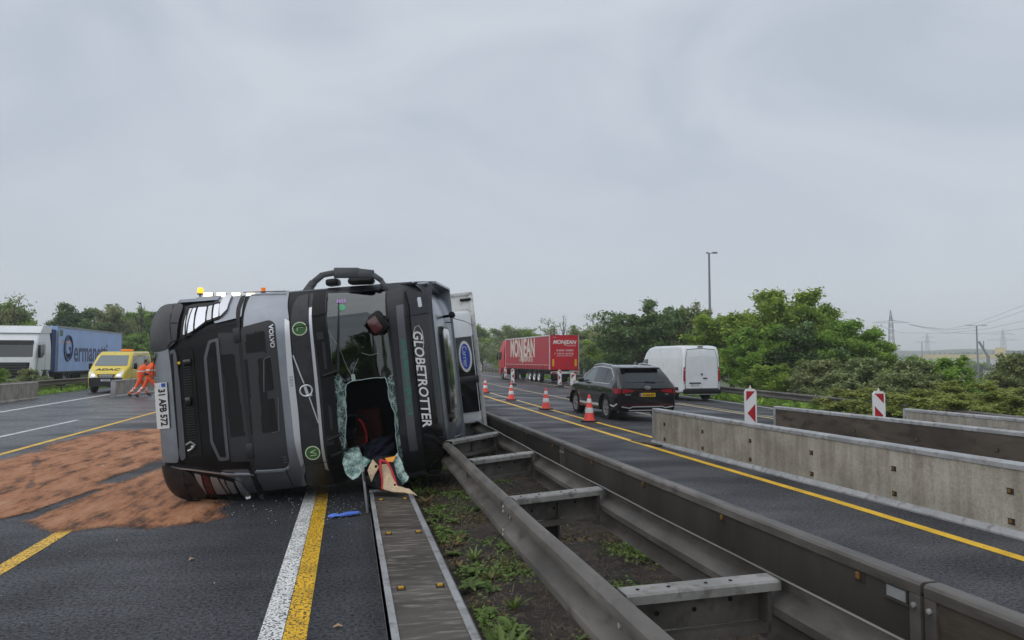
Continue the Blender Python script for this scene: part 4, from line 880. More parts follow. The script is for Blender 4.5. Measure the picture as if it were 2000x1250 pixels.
m = MB(); m.tube([(-.74, 1.66, 3.86), (-.74, 2.6, 3.94), (-.72, 3.9, 4.0)], .006, 5); m.build('cable', 'black_plastic', TK)
# ---- lower front
part('bumper', rnd([(-1.23, .30), (-1.22, .62), (-.72, .60), (-.63, .44), (-.63, .25), (-1.05, .25)], .12, 5), 'dark_grey', .045, .10)
part('bumper', rnd([(1.235, .36), (1.235, .70), (.90, .64), (.80, .44), (.74, .27), (1.08, .27)], .12, 5), 'dark_grey', .045, .10)
part('bumper_centre', rnd(Q((307, 682), (331, 678), (337, 720), (352, 893), (350, 903), (324, 902)), .02), 'grey_metal', .04, .09)
pl = part('number_plate', Q((310.8, 748), (331.2, 746), (337.2, 835.2), (316.8, 836.8)), 'plate_white', .062, .01)
x0, z0 = q(321, 748); x1, z1 = q(327, 836); xc, zc = (x0 + x1) / 2, (z0 + z1) / 2; xw = x1 - x0
m = MB(); m.text('31 AFB 572', .125, lambda u, v, w: SF(xc + .018 + u * .76, zc + v * 1.0, .064 + w), .002, off=.0035); m.build('plate_text', 'black_print', pl)
m = MB(); m.patch([(xc - xw / 2 + .004, zc - .062), (xc - xw / 2 + .004, zc + .062), (xc - xw / 2 + .05, zc + .062), (xc - xw / 2 + .05, zc - .062)], SF, .0645, .002, .1); m.text('TR', .035, lambda u, v, w: SF(xc - xw / 2 + .028 + u, zc - .03 + v, .0655 + w), .001, 1); m.build('plate_band', ['plate_blue', 'white_print'], pl)
part('slot_trim', rnd(Q((332, 686), (342, 682), (346, 690), (354, 760), (365, 894), (357, 900), (348, 880), (339, 800)), .02), 'grey_frame', .03, .05)
part('slot', rnd(Q((335, 692), (340, 690), (344, 760), (352, 872), (350, 880), (344, 840)), .01), 'hole', .033, .006)
lo = part('lower_grille', rnd(Q((349, 682), (375, 678), (378, 690), (391, 840), (396, 890), (367, 894), (362, 860)), .03), 'hole', .012, .01)
m = MB(); xa, _ = q(362, 700); xb, _ = q(380, 880)
for i in range(34):
    x = xa + .07 + (xb - xa - .12) * i / 33; zA = q(352, 690)[1] + .005 + (q(367, 890)[1] - q(352, 690)[1]) * i / 33; zB = q(374, 690)[1] + (q(392, 890)[1] - q(374, 690)[1]) * i / 33
    m.patch([(x, zA + .02), (x + .012, zA + .02), (x + .012, zB - .02), (x, zB - .02)], SF, .026, .012, .3)
m.build('grille_slat', 'dark_grey', lo)
m = MB(); m.box(SF(*q(372, 783), .05), (.10, .06, .07), 0, None, .015); m.box(SF(*q(368, 707), .03), (.07, .05, .10), 0, None, .015); m.build('sensor', 'black_gloss', lo)
m = MB(); m.tube([SF(*q(366, 868), .03), SF(*q(376, 862), .05), SF(*q(384, 868), .04), SF(*q(378, 876), .045), SF(*q(370, 880), .035)], .012, 6); m.lathe([(0, -.01), (.02, -.008), (.02, .01)], SF(*q(380, 872), .05), 'y', 10); m.build('tow_coupling', 'chrome', lo)
m = MB(); m.lathe([(0, -.012), (.018, -.01), (.018, .01)], SF(*q(352, 709), .03), 'y', 10); m.build('yellow_cap', 'plate_yellow', lo)
hf = part('grille_frame', rnd(Q((400, 698), (409, 665), (428, 660), (450, 898), (430, 900), (413, 864)), .025), 'grey_frame', .03, .05)
part('grille_inner', rnd(Q((406, 700), (413, 670), (422.5, 667), (443, 892), (432, 892), (418, 860)), .015), 'black_plastic', .034, .012, hf)
m = MB()
for a, b in (((408, 712), (425, 711)), ((424, 822), (437, 821))): pass
for f in range(3):
    A0 = (410 + f * 5.2, 716); B0 = (421 + f * 5.4, 856)
    for g in range(14):
        t0, t1 = g / 14 + .01, (g + 1) / 14 - .012; P_ = lambda t, o: (A0[0] + (B0[0] - A0[0]) * t + o, A0[1] + (B0[1] - A0[1]) * t)
        m.patch(Q(P_(t0, 0), P_(t0, 3.8), P_(t1, 3.8), P_(t1, 0)), SF, .036, .003, .5)
m.build('grille_hole', 'hole', hf)
MT['mesh_dark'] = M('black_mesh', (.034, .035, .038), .40, 0, .4)
def honey(m, poly, off, s=.030):
    xs_ = [p[0] for p in poly]; zs_ = [p[1] for p in poly]; j = 0; z = min(zs_) + s * .6
    def inside(x, z):
        c = False
        for (xa, za), (xb, zb) in zip(poly, poly[1:] + poly[:1]):
            if (za > z) != (zb > z) and x < (xb - xa) * (z - za) / (zb - za) + xa: c = not c
        return c
    while z < max(zs_):
        x = min(xs_) + (s * .5 if j % 2 else 0)
        while x < max(xs_):
            if inside(x - s * .45, z) and inside(x + s * .45, z) and inside(x, z - s * .4) and inside(x, z + s * .4):
                m.add([SF(x + s * .40 * math.cos(k * math.pi / 3), z + s * .33 * math.sin(k * math.pi / 3), off) for k in range(6)], [tuple(range(6))])
            x += s
        z += s * .42 * 2 * .5; j += 1
ma = Q((430, 690), (460, 690), (481, 852), (449, 856)); me_ = part('mesh_panel', rnd(Q((426, 650), (466, 650), (474, 700), (488, 790), (494, 900), (452, 902)), .02), 'mesh_dark', .010, .02)
m = MB(); honey(m, ma, .0125); m.build('mesh_holes', 'hole', me_, kind='stuff')
# hood gap seal: black curved strip
m = MB(); m.strip(Q((476, 580), (472, 590), (467, 604), (466, 630), (470, 668), (480, 780), (492, 860), (497, 920), (506, 955), (512, 972)), [.05, .055, .05, .045, .045, .045, .05, .05, .05, .04], SF, .028, .03, 0, .1); m.build('hood_seal', 'rubber', TK)
m = MB(); m.box(SF(*q(464, 655), .02), (.18, .03, .09), 0, None, .01); m.box(SF(*q(489, 880), .02), (.18, .03, .09), 0, None, .01); m.build('hinge_cover', 'dark_grey', TK)
# hood: grey metallic upper front
hood = part('hood', rnd([(-1.25, 1.42), (-1.25, 1.90), (-1.0, 1.93), (-.90, 2.02 - .07), (1.0, 1.97), (1.12, 1.90), (1.25, 1.88), (1.25, 1.36), (1.0, 1.36), (-1.0, 1.41)], .02), 'grey_metal', .020, .04)
part('hood_side', rnd([(-1.25, .98), (-1.25, 1.36), (-.95, 1.38), (-.90, 1.05)], .03), 'grey_metal', .020, .04)
part('hood_side', rnd([(1.25, .86), (1.25, 1.30), (.93, 1.30), (.90, .98)], .03), 'grey_metal', .020, .04)
ug = part('upper_grille', rnd(Q((471, 640), (528, 625), (538, 632), (566, 902), (560, 913), (499, 917), (488, 830)), .05), 'mesh_dark', .026, .02)
m = MB(); honey(m, Q((502, 700), (518, 698), (532, 846), (512, 848)), .0285); honey(m, Q((476, 700), (486, 700), (498, 850), (490, 850)), .0285); honey(m, Q((478, 650), (520, 645), (524, 690), (480, 694)), .0275, .034); m.build('mesh_holes', 'hole', ug, kind='stuff')
for P4 in (Q((518, 700), (529, 697), (536, 761), (523, 764)), Q((523, 780), (536, 777), (544, 842), (530, 843))): part('grille_slot', rnd(P4, .02), 'hole', .030, .006, ug)
m = MB(); m.strip(Q((517, 766), (516, 702), (528, 696)), .012, SF, .033, .01); m.strip(Q((544, 776), (546, 842), (532, 845)), .012, SF, .033, .01); m.build('slot_trim', 'grey_frame', ug)
m = MB(); m.strip(Q((499, 921), (556, 918), (566, 912)), .022, SF, .034, .02); m.build('grille_edge_highlight', 'chrome', TK)  # silver strip painted in as the highlight along the grille's lower edge
a = q(529.5, 634); b = q(533.5, 680); mm = MB(); cx, cz = (a[0] + b[0]) / 2, (a[1] + b[1]) / 2
mm.text('VOLVO', .072, lambda u, v, w: SF(cx + u * 1.2, cz + v, .030 + w), .006, off=.0022); mm.build('lettering', 'chrome', ug)
a = q(557, 897); mm = MB(); mm.text('FH', .075, lambda u, v, w: SF(a[0] + u, a[1] + v, .030 + w), .004, off=.001); mm.build('lettering', 'grey_frame', ug)
# chrome strips and badge panel
part('badge_panel', rnd(Q((568, 640), (572, 600), (582, 580), (602, 575), (640, 573), (640, 600), (662, 940), (640, 950), (604, 948), (596, 910)), .03), 'dark_grey', .024, .04)
part('cowl', rnd(Q((613, 574), (637, 573), (652, 740), (668, 900), (680, 935), (655, 948), (644, 912), (628, 760)), .01), 'black_plastic', .030, .04)
part('silver_strip', Q((557, 623), (566, 628), (571, 700), (583, 800), (594, 903), (589, 910), (576, 860), (563, 740)), 'chrome', .040, .03, label='wide silver strip with smudged lettering')
m = MB(); a = q(569, 745); m.text('FRM', .07, lambda u, v, w: SF(a[0] + u, a[1] + v, .042 + w), .001, off=-.001); m.build('smudged_lettering', 'grey_frame', TK)
part('silver_strip', Q((604, 603), (609, 601), (622, 760), (642, 917), (636, 914), (618, 780)), 'chrome', .046, .03, label='narrow silver strip')
m = MB(); m.strip(Q((573, 694), (594, 749)), .014, SF, .034, .02); m.strip(Q((604, 775), (622, 826)), .014, SF, .034, .02); m.build('diagonal_bar', 'chrome', TK)
m = MB(); c = q(598.5, 763); cyc = [SF(c[0] + .068 * math.cos(i * .2618), c[1] + .068 * math.sin(i * .2618), .04) for i in range(24)]; m.tube(cyc, .012, 8, closed=True)
m.strip([(c[0] - .064, c[1] - .014), (c[0] + .064, c[1] + .014)], .034, SF, .045, .02); m.strip([(c[0] + .05, c[1] + .042), (c[0] + .07, c[1] + .055)], .03, SF, .05, .02); m.build('round_emblem', 'chrome', TK)
for (px, py), tx in (((585.6, 642.4), 'L'), ((611, 884), 'VI')):
    c = q(px, py); e = MB()
    e.patch([(c[0] + .086 * math.cos(i * .2618), c[1] + .086 * math.sin(i * .2618)) for i in range(24)], SF, .031, .006, .5); e.patch([(c[0] + .074 * math.cos(i * .2618), c[1] + .074 * math.sin(i * .2618)) for i in range(24)], SF, .033, .004, .5, 1)
    e.text(tx, .11, lambda u, v, w: SF(c[0] + u * .9, c[1] + v, .0335 + w), .001, 0, off=-.0012); e.build('round_sticker', ['badge_ring', 'badge_green'], TK, label='green round sticker reading ' + tx)
for P4 in (Q((617, 650), (630, 648), (632, 662), (619, 664)), Q((636, 852), (650, 852), (652, 868), (638, 870))):
    part('cover_flap', P4, 'dark_grey', .036, .01)
for P4 in (Q((625, 668), (637, 668), (643, 725), (630, 726)), Q((637, 792), (649, 792), (655, 842), (642, 844))):
    s_ = part('cowl_slot', rnd(P4, .01), 'hole', .033, .006); m = MB(); cx, cz = (P4[0][0] + P4[2][0]) / 2, (P4[0][1] + P4[2][1]) / 2
    m.strip([(P4[0][0] + .01, cz), (P4[2][0] - .03, cz)], .03, SF, .048, .02); m.build('grab_step', 'dark_grey', s_)
m = MB()
for A_, B_ in (((631, 735), (661, 724)), ((640, 860), (668, 846)), ((647, 890), (680, 874))): m.tube([SF(*q(*A_), .05), SF(*q((A_[0] + B_[0]) / 2, (A_[1] + B_[1]) / 2), .07), SF(*q(*B_), .06)], .018, 7)
m.build('wiper_arm', 'black_plastic', TK)
m = MB(); m.tube([SF(*q(661, 592), .05), SF(*q(661, 640), .055), SF(*q(660, 690), .06), SF(*q(660, 728), .065)], [.006, .012, .016, .02], 6); m.build('wiper_blade', 'rubber', TK)
for G_ in (((574, 641), (604, 636)), ((608, 619), (638, 612)), ((599, 905), (636, 901)), ((640, 912), (668, 906)), ((790, 620), (833, 612)), ((829, 880), (858, 876)), ((604, 575), (603, 601)), ((331, 678), (338, 668), (420, 640), (462, 628)), ((478, 575), (530, 573), (560, 572)), ((348, 906), (400, 914), (460, 922)), ((310, 690), (307, 740)), ((560, 915), (574, 946)), ((640, 575), (637, 612)), ((788, 570), (792, 600), (826, 880), (832, 925))):
    m = MB(); m.strip(Q(*G_), .010, SF, .053, .004); m.build('panel_gap', 'hole', TK)
# ---- lamps
def lamp(outer, segs, dividers, ol):
    h_ = part('headlamp', rnd(outer, .02), 'black_plastic', .036, .05, label=ol)
    for sg, mt in segs: part('reflector', rnd(sg, .012), mt, .040, .008, h_, r=0)
    m = MB()
    for a, b in dividers: m.strip([a, b], .011, SF, .050, .014)
    if dividers: m.build('divider', 'black_plastic', h_)
lamp(Q((364, 660), (355, 658), (368, 600), (380, 596), (434, 591), (432, 622), (404, 632)),
     [(Q((366, 654), (360, 654), (371, 605), (378, 604)), 'lamp_white'), (Q((369, 652), (380, 604), (388, 603), (380, 646)), 'silver'), (Q((383, 644), (390, 602), (408, 601), (403, 629)), 'silver'), (Q((406, 627), (410, 600), (419, 598), (416, 624)), 'lamp_white'), (Q((418, 623), (421, 597), (431, 595), (429, 619)), 'silver')],
     [tuple(Q((373, 602), (365, 656))), tuple(Q((388.6, 600), (381.5, 648))), tuple(Q((408.8, 599), (404.4, 630))), tuple(Q((419.4, 596), (416, 626)))], 'bright clean headlamp on the upper side')
lamp(Q((330, 666), (335, 598), (353, 597), (347, 664)), [(Q((332, 661), (337, 601), (342, 601), (338, 660)), 'lamp_white'), (Q((339, 660), (343, 601), (351, 600), (345, 660)), 'silver')],
     [tuple(Q((342.5, 599), (338, 663))), tuple(Q((334, 632), (349, 632)))], 'slim outer lamp on the upper side')
lamp(Q((378, 918), (430, 926), (460, 935), (472, 962), (466, 967), (402, 968), (390, 950)),
     [(Q((382, 923), (395, 926), (408, 962), (402, 962)), 'shaded_cell'), (Q((397, 926), (410, 929), (424, 962), (410, 962)), 'dark_red'), (Q((412, 929), (428, 932), (448, 962), (426, 962)), 'shaded_cell'), (Q((430, 933), (440, 935), (454, 962), (450, 962)), 'shaded_cell'), (Q((442, 936), (457, 940), (466, 960), (456, 962)), 'shaded_cell')],
     [tuple(Q((396, 925), (409, 963))), tuple(Q((411, 928), (425, 963))), tuple(Q((429, 932), (449, 963))), tuple(Q((441, 935), (455, 962)))], 'headlamp on the lower side close to the sand')
lamp(Q((353, 916), (371, 919), (392, 976), (370, 978)), [(Q((356, 921), (361, 922), (378, 973), (374, 973)), 'shaded_cell'), (Q((363, 922), (368, 923), (388, 973), (381, 973)), 'shaded_cell')],
     [tuple(Q((362, 921), (380, 975))), tuple(Q((362, 946), (379, 944)))], 'slim outer lamp on the lower side')
part('lamp_swoosh', rnd(Q((432, 620), (432, 598), (440, 584), (452, 575), (456, 580), (446, 606)), .01), 'chrome', .058, .03)
part('lamp_swoosh', rnd(Q((461, 936), (472, 942), (486, 958), (492, 972), (484, 974), (474, 960)), .01), 'chrome', .058, .03)
m = MB(); m.strip(Q((333, 910), (352, 914), (380, 917), (450, 926), (497, 926)), .012, SF, .036, .03); m.build('corner_trim', 'chrome', TK)
m = MB(); m.strip(Q((352, 590), (380, 588), (430, 584)), .06, SF, .04, .05); m.build('corner_trim', 'grey_metal', TK)
# ---- windscreen, interior things
MT['glass_top'] = MT['glass_clear']
part('windscreen_glass', Q((640, 573), (754, 569), (757, 640), (770, 730), (764, 744), (752, 737), (720, 740), (690, 744), (676, 750), (664, 742), (652, 724), (646, 690), (641, 648)), 'glass_clear', .004, .008, smooth=60, label='unbroken upper half of the windscreen')
part('windscreen_seal', Q((636, 573), (640, 573), (641, 648), (652, 724), (656, 788), (666, 882), (676, 930), (670, 932), (660, 882), (650, 788), (646, 724), (637, 648)), 'rubber', .012, .02)
part('windscreen_seal', Q((753, 569), (757, 569), (761, 640), (774, 735), (781, 790), (791, 882), (800, 940), (796, 944), (785, 882), (776, 800), (769, 735), (756, 640)), 'rubber', .012, .02)
part('shattered_glass', jag(Q((652, 735), (662, 730), (676, 752), (673, 770), (676, 800), (677, 815), (674, 850), (676, 885), (668, 886), (662, 850), (658, 800)), .014, 4, 3), 'crackle', .006, .01, label='strip of shattered glass hanging along the dashboard side')
part('shattered_glass', jag(Q((757, 742), (766, 728), (772, 760), (776, 800), (781, 850), (788, 890), (796, 930), (786, 922), (780, 884), (775, 860), (774, 830), (770, 806), (763, 786), (760, 758)), .012, 4, 4), 'crackle', .006, .01, label='strip of shattered glass along the roof side')
m = MB()
for L_ in (((641, 645), (660, 676), (676, 712), (688, 735)), ((688, 742), (691, 718), (700, 700)), ((676, 750), (690, 744), (720, 739), (752, 737), (758, 748), (761, 780), (772, 808), (774, 850), (779, 885)), ((676, 750), (674, 790), (677, 815), (674, 850), (673, 884)), ((655, 740), (672, 770), (657, 790), (673, 812), (662, 842), (674, 860)), ((662, 732), (675, 745)), ((664, 765), (676, 756)), ((762, 760), (770, 776), (764, 790)), ((768, 750), (766, 776), (774, 800)), ((775, 812), (778, 836), (774, 850), (781, 872)), ((646, 655), (648, 700)), ((668, 742), (658, 770), (670, 800), (660, 830), (672, 850)), ((706, 690), (722, 694), (738, 690))):
    Z_ = [q(*p) for p in L_]; P_ = []
    for a, b in zip(Z_, Z_[1:]):
        for i in range(4): P_.append((a[0] + (b[0] - a[0]) * i / 4 + random.uniform(-.006, .006), a[1] + (b[1] - a[1]) * i / 4 + random.uniform(-.006, .006)))
    P_.append(Z_[-1]); m.tube([SF(x, z, .012) for x, z in P_], .0020 if L_[0] not in ((676, 750),) else .006, 4)
m.build('crack_lines', 'crackline', TK)
m = MB(); a = q(664, 589); m.text('PAID', .05, lambda u, v, w: SF(a[0] + u, a[1] + v, .01 + w), .0005) if False else None
MT['sticker_violet'] = M('violet_marking', (.42, .22, .55), .5); MT['sticker_green'] = M('green_sticker', (.10, .45, .22), .5)
for i in range(4): m.patch([(x + q(662, 589)[0], z + q(664, 589)[1]) for x, z in ((-.03 + .0, -.045 + i * .03), (.02, -.04 + i * .03), (.025, -.022 + i * .03), (-.022, -.026 + i * .03))], SF, .010, .002, .5, 0)
c = q(667, 601); m.patch([(c[0] + .043 * math.cos(i * .4), c[1] + .043 * math.sin(i * .4)) for i in range(15)], SF, .010, .002, .5, 1); c = q(690, 738); m.patch([(c[0] - .045, c[1] - .025), (c[0] + .04, c[1] - .02), (c[0] + .04, c[1] + .025), (c[0] - .045, c[1] + .02)], SF, .014, .002, .5, 2)
m.build('windscreen_sticker', ['sticker_violet', 'sticker_green', 'crackline'], TK)
# kerb-view mirror on the windscreen frame
m = MB(); c = SF(*q(737, 632), .16); m.box(c, (.28, .12, .20), 0, Matrix.Rotation(rad(-28), 3, 'Y'), .05); m.box(c + Vector((.03, -.055, -.04)), (.20, .03, .14), 1, Matrix.Rotation(rad(-28), 3, 'Y'), .03); m.tube([c, SF(*q(750, 628), .10), SF(*q(757, 622), .03)], .03, 8); m.build('front_mirror', ['black_plastic', 'dark_red'], TK)
# upper header, strip, visor panel with lettering
part('header', rnd(Q((755, 568), (788, 567), (796, 600), (829, 880), (832, 925), (800, 930), (786, 880), (775, 740), (762, 640)), .03), 'dark_grey', .022, .05)
stp = part('grey_strip', Q((773, 598), (787, 595), (816, 878), (800, 881)), 'grey_frame', .032, .02)
MT['teal_mark'] = M('worn_teal_lettering', (.045, .20, .15), .5)
m = MB(); r3 = random.Random(4)
for i in range(30):
    t = .24 + .52 * i / 30 + r3.uniform(-.004, .004); px = 776 + (804 - 776) * t + r3.uniform(2, 7); py = 597 + (880 - 597) * t; a = q(px, py); w_ = r3.uniform(.012, .035); h_ = r3.uniform(.008, .018)
    m.patch([(a[0] - h_, a[1] - w_), (a[0] + h_, a[1] - w_ * .7), (a[0] + h_, a[1] + w_), (a[0] - h_, a[1] + w_ * .6)], SF, .034, .002, .5)
m.build('worn_teal_marks', 'teal_mark', stp)
vis = part('sun_visor', rnd(Q((790, 567), (826, 574), (835, 600), (846, 700), (858, 800), (864, 880), (858, 926), (834, 926), (829, 880), (798, 600)), .03), 'black_gloss', .045, .08)
a = q(814, 645); b = q(831, 833); cx, cz = (a[0] + b[0]) / 2, (a[1] + b[1]) / 2
m = MB(); m.text('GLOBETROTTER', .155, lambda u, v, w: SF(cx + u * 1.08, cz - .008 + v, .047 + w), .003, off=.0025, shear=.18); m.build('lettering', 'white_print', vis)
m = MB(); A_ = [(823, 690), (825, 668), (822, 648), (815, 636), (808, 640), (805, 652)]; m.tube([SF(*q(*p), .048) for p in A_], .004, 5); m.tube([SF(*q(*p), .048) for p in ((812, 728), (816, 714), (819, 700))], .003, 5); m.build('swoosh_line', 'silver_wear', vis)
part('marker_lamp', rnd(Q((812, 583), (819, 582), (822, 600), (815, 602)), .015), 'lamp_white', .052, .02, vis)
MT['mirror_grey'] = M('grey_mirror_arm', (.06, .064, .072), .35, .1, .5)
# mirror bracket on the upper side (now on top)
def U(px, py, y=.75): x, z = q(px, py, y); return Vector((x, y, z))
m = MB()
for y in (.62,):
    pts = [U(597, 572, y), U(612, 552, y), U(630, 537, y), U(652, 533, y), U(700, 533, y), U(728, 536, y), U(745, 548, y), U(757, 568, y)]
    for a, b, w_, h_ in [(0, 1, .09, .10), (1, 2, .08, .06), (2, 3, .075, .05), (3, 4, .14, .045), (4, 5, .12, .045), (5, 6, .07, .045), (6, 7, .06, .045)]: m.beam(pts[a], pts[b] + (pts[b] - pts[a]).normalized() * .015, w_, h_, 0, up=(0, 1, 0) if False else (0, 1, .01), bev=.015)
    m.beam(U(603, 573, y), U(606, 560, y), .1, .12, 0, up=(0, 1, .01), bev=.02)
    m.beam(U(733, 538, y + .1), U(756, 566, y + .12), .03, .03, 0, up=(0, 1, .01)); m.lathe([(.05, -.03), (.045, .0), (.02, .02)], U(740, 565, y), 'x', 12)
m.build('mirror_arm', 'mirror_grey', TK)
m = MB(); c = U(651, 552, .62); m.box(c, (.09, .20, .17), 0, None, .03); c = U(706, 549, .62); m.box(c, (.09, .20, .34), 0, Matrix.Rotation(rad(4), 3, 'Y'), .05); m.build('mirror_housing', 'black_plastic', TK)
m = MB(); m.box(SF(-.74, .24, -.10), (.34, .16, .12), 0, None, .05); m.build('bumper_step', 'black_plastic', TK)
# chassis and front wheels, half hidden
m = MB()
for s_ in (-.45, .45): m.bb((s_ - .05, .8, .7), (s_ + .05, 6.3, .98))
m.bb((-.5, 1.2, .5), (.5, 2.2, 1.2), 0, .05); m.bb((-1.15, 2.6, .45), (-.55, 3.9, 1.0), 0, .05); m.bb((.6, 2.6, .45), (1.15, 3.9, 1.0), 0, .05); m.build('chassis', 'black_plastic', TK)
def wheel(m, c, R_, w_, n=28, mt=0):
    m.lathe([(R_ * .58, -w_ / 2), (R_ * .93, -w_ / 2), (R_, -w_ / 2 + .03), (R_, w_ / 2 - .03), (R_ * .93, w_ / 2), (R_ * .58, w_ / 2)], c, 'x', n, mt)
for x in (-1.07, 1.07):
    for y, w_ in ((1.45, .30), (5.1, .34)):
        wm = MB(); wheel(wm, (x, y, .52), .50, w_); o = wm.build('wheel', 'rubber', TK)
        wm = MB(); wm.lathe([(.29, -.02), (.27, .02), (.12, .06), (.1, .0), (0, 0)], (x, y, .52), 'x', 20); wm.build('rim', 'grey_frame', o)
# loose things inside and around the cab opening
def world(px, py, y): x, z = q(px, py, y); return TO + RT @ Vector((x, y, z))
st = MB(); c = Vector((q(722, 826, 1.35)[0], 1.35, q(722, 826, 1.35)[1])); st.box(c, (.42, .16, .36), 0, None, .06); st.box(c + Vector((.28, -.1, -.05)), (.2, .4, .4), 0, None, .06); st.build('seat', 'seat_red', TK)
m = MB(); cw = Vector((q(690, 845, .95)[0], .95, q(690, 845, .95)[1])); m.tube([cw + Vector((.24 * math.cos(i * .2618), .08 * math.sin(i * .2618), .22 * math.sin(i * .2618))) for i in range(24)], .016, 7, closed=True); m.box(cw, (.14, .06, .12), 0, None, .03); m.beam(cw, cw + Vector((.22, 0, 0)), .04, .03); m.build('steering_wheel', 'black_plastic', TK)
m = MB(); m.tube([Vector((q(px, py, .9)[0], .9, q(px, py, .9)[1])) for px, py in ((701, 818), (709, 828), (715, 845), (716, 864))], .014, 6); m.build('red_rim_trim', 'red_edge', TK)
def cloth(name, mat, o, ux, uy, nu, nv, amp, seed, label, cat, thick=.012, outline=None, group=None):
    """crumpled sheet spanned by ux, uy from corner o"""
    r = random.Random(seed); ph = [r.uniform(0, 6) for _ in range(6)]; vs = []; ux = Vector(ux); uy = Vector(uy); nn = ux.cross(uy).normalized()
    for j in range(nv + 1):
        for i in range(nu + 1):
            a, b = i / nu, j / nv; f = math.sin(a * 7 + ph[0] + b * 3) * math.sin(b * 6 + ph[1]) + .5 * math.sin(a * 15 + ph[2] + b * 11) + .3 * math.sin(b * 23 + a * 9 + ph[3])
            vs.append(Vector(o) + ux * (a + .04 * math.sin(b * 9 + ph[4])) + uy * (b + .05 * math.sin(a * 8 + ph[5])) + nn * f * amp)
    m = MB(); k = len(vs); vs += [v - nn * thick for v in vs]; w_ = nu + 1
    fs = [(j * w_ + i, j * w_ + i + 1, (j + 1) * w_ + i + 1, (j + 1) * w_ + i) for j in range(nv) for i in range(nu)]; fs += [tuple(k + t for t in reversed(f)) for f in fs]
    bd = [i for i in range(nu)] ; 
    for i in range(nu): fs += [(i, i + 1, k + i + 1, k + i), (nv * w_ + i, nv * w_ + i + 1, k + nv * w_ + i + 1, k + nv * w_ + i)]
    for j in range(nv): fs += [(j * w_, (j + 1) * w_, k + (j + 1) * w_, k + j * w_), (j * w_ + nu, (j + 1) * w_ + nu, k + (j + 1) * w_ + nu, k + j * w_ + nu)]
    m.add(vs, fs); return m.build(name, mat, None, smooth=60, label=label, cat=cat, group=group)
A0 = world(706, 868, .8); cloth('jacket', 'jacket', A0, world(762, 850, 1.1) - A0, world(712, 902, .75) - A0, 12, 10, .035, 3, 'dark blue jacket lying in the broken cab opening', 'jacket', .03)
def sheet(name, mat, pts, amp, seed, label, cat, thick=.008, sub=7, kids=()):
    """crumpled sheet through world points (polygon fan, subdivided)"""
    bm = bmesh.new(); vs = [bm.verts.new(p) for p in pts]; f = bm.faces.new(vs); bmesh.ops.triangulate(bm, faces=[f]); bmesh.ops.subdivide_edges(bm, edges=bm.edges[:], cuts=sub, use_grid_fill=True); bmesh.ops.triangulate(bm, faces=bm.faces[:])
    bm.faces.ensure_lookup_table(); bm.normal_update(); n_ = sum((f.normal for f in bm.faces), Vector()).normalized(); r = random.Random(seed); ph = [r.uniform(0, 6) for _ in range(4)]
    for v in bm.verts: v.co += n_ * amp * (math.sin(v.co.x * 19 + v.co.z * 13 + ph[0]) + .6 * math.sin(v.co.z * 37 + v.co.x * 11 + ph[1]) + .35 * math.sin(v.co.x * 71 + v.co.z * 53 + ph[2])) + Vector((r.uniform(-1, 1), 0, r.uniform(-1, 1))) * amp * .2
    me = bpy.data.meshes.new(name); bm.to_mesh(me); bm.free(); me.materials.append(MT[mat]); me.polygons.foreach_set('use_smooth', [True] * len(me.polygons))
    o = bpy.data.objects.new(name, me); COL.objects.link(o); s_ = o.modifiers.new('s', 'SOLIDIFY'); s_.thickness = thick; return tag(o, label, cat)
sheet('crumpled_glass', 'crackle_dense', [world(px, py, y) for px, py, y in ((671, 884, .30), (700, 872, .50), (708, 892, .34), (724, 898, .25), (716, 912, .12), (702, 928, .10), (689, 939, .12), (676, 928, .15), (669, 905, .22))], .012, 1, 'crumpled piece of shattered windscreen bulging out left of the torn liner', 'broken glass')
sheet('crumpled_glass', 'crackle_dense', [world(px, py, y) for px, py, y in ((776, 884, .34), (786, 905, .30), (791, 922, .22), (799, 932, .18), (795, 942, .15), (783, 950, .12), (774, 938, .18), (764, 912, .24), (768, 896, .30))], .008, 2, 'fringe of shattered windscreen hanging down right of the torn liner', 'broken glass')
ln = thing('torn_cab_liner', 'torn beige quilted cab liner with red edging spilling onto the fallen barrier', 'liner', world(745, 945, 0.1))
def lp(px, py, y): return world(px, py, y) - ln.location
def lsheet(name, mat, pts, amp, seed, thick=.01):
    o = sheet(name, mat, [lp(*p) for p in pts], amp, seed, None, None, thick, 6); o.parent = ln; return o
lsheet('felt_backing', 'felt', [(722, 903, .22), (735, 892, .3), (765, 890, .3), (775, 930, .05), (790, 955, -.1), (745, 957, -.1), (722, 950, -.02), (724, 930, .05)], .010, 3)
lsheet('beige_panel', 'beige', [(744, 908, .16), (758, 908, .16), (768, 932, .0), (776, 950, -.12), (800, 956, -.22), (815, 968, -.32), (808, 966, -.30), (790, 963, -.25), (770, 962, -.2), (748, 956, -.14)], .004, 4)
lsheet('beige_flap', 'beige', [(728, 898, .20), (741, 913, .10), (733, 926, .04), (725, 943, -.05), (718, 920, .06)], .004, 5)
lsheet('orange_piece', 'orange_bit', [(752, 896, .25), (768, 892, .25), (774, 890, .25), (768, 903, .2), (756, 903, .2)], .004, 8)
m = MB()
for L_ in (((743, 899), (743, 915), (745, 935), (746, 955), (756, 954)), ((744, 898), (758, 904), (764, 918), (771, 934), (777, 950))):
    m.tube([lp(a_, b_, .10 - (b_ - 900) / 250) + Vector((random.uniform(-.006, .006), -.012, random.uniform(-.004, .004))) for (a_, b_) in L_], [.018, .016, .012, .013, .009], 6)
m.build('red_edging', 'red_edge', ln)
m = MB(); m.box(lp(734, 911, .10) + Vector((0, -.015, 0)), (.03, .02, .035), 0, None, .005); m.box(lp(771, 948, -.10) + Vector((0, -.015, 0)), (.025, .02, .04), 0, None, .005); m.build('clip', 'black_plastic', ln)
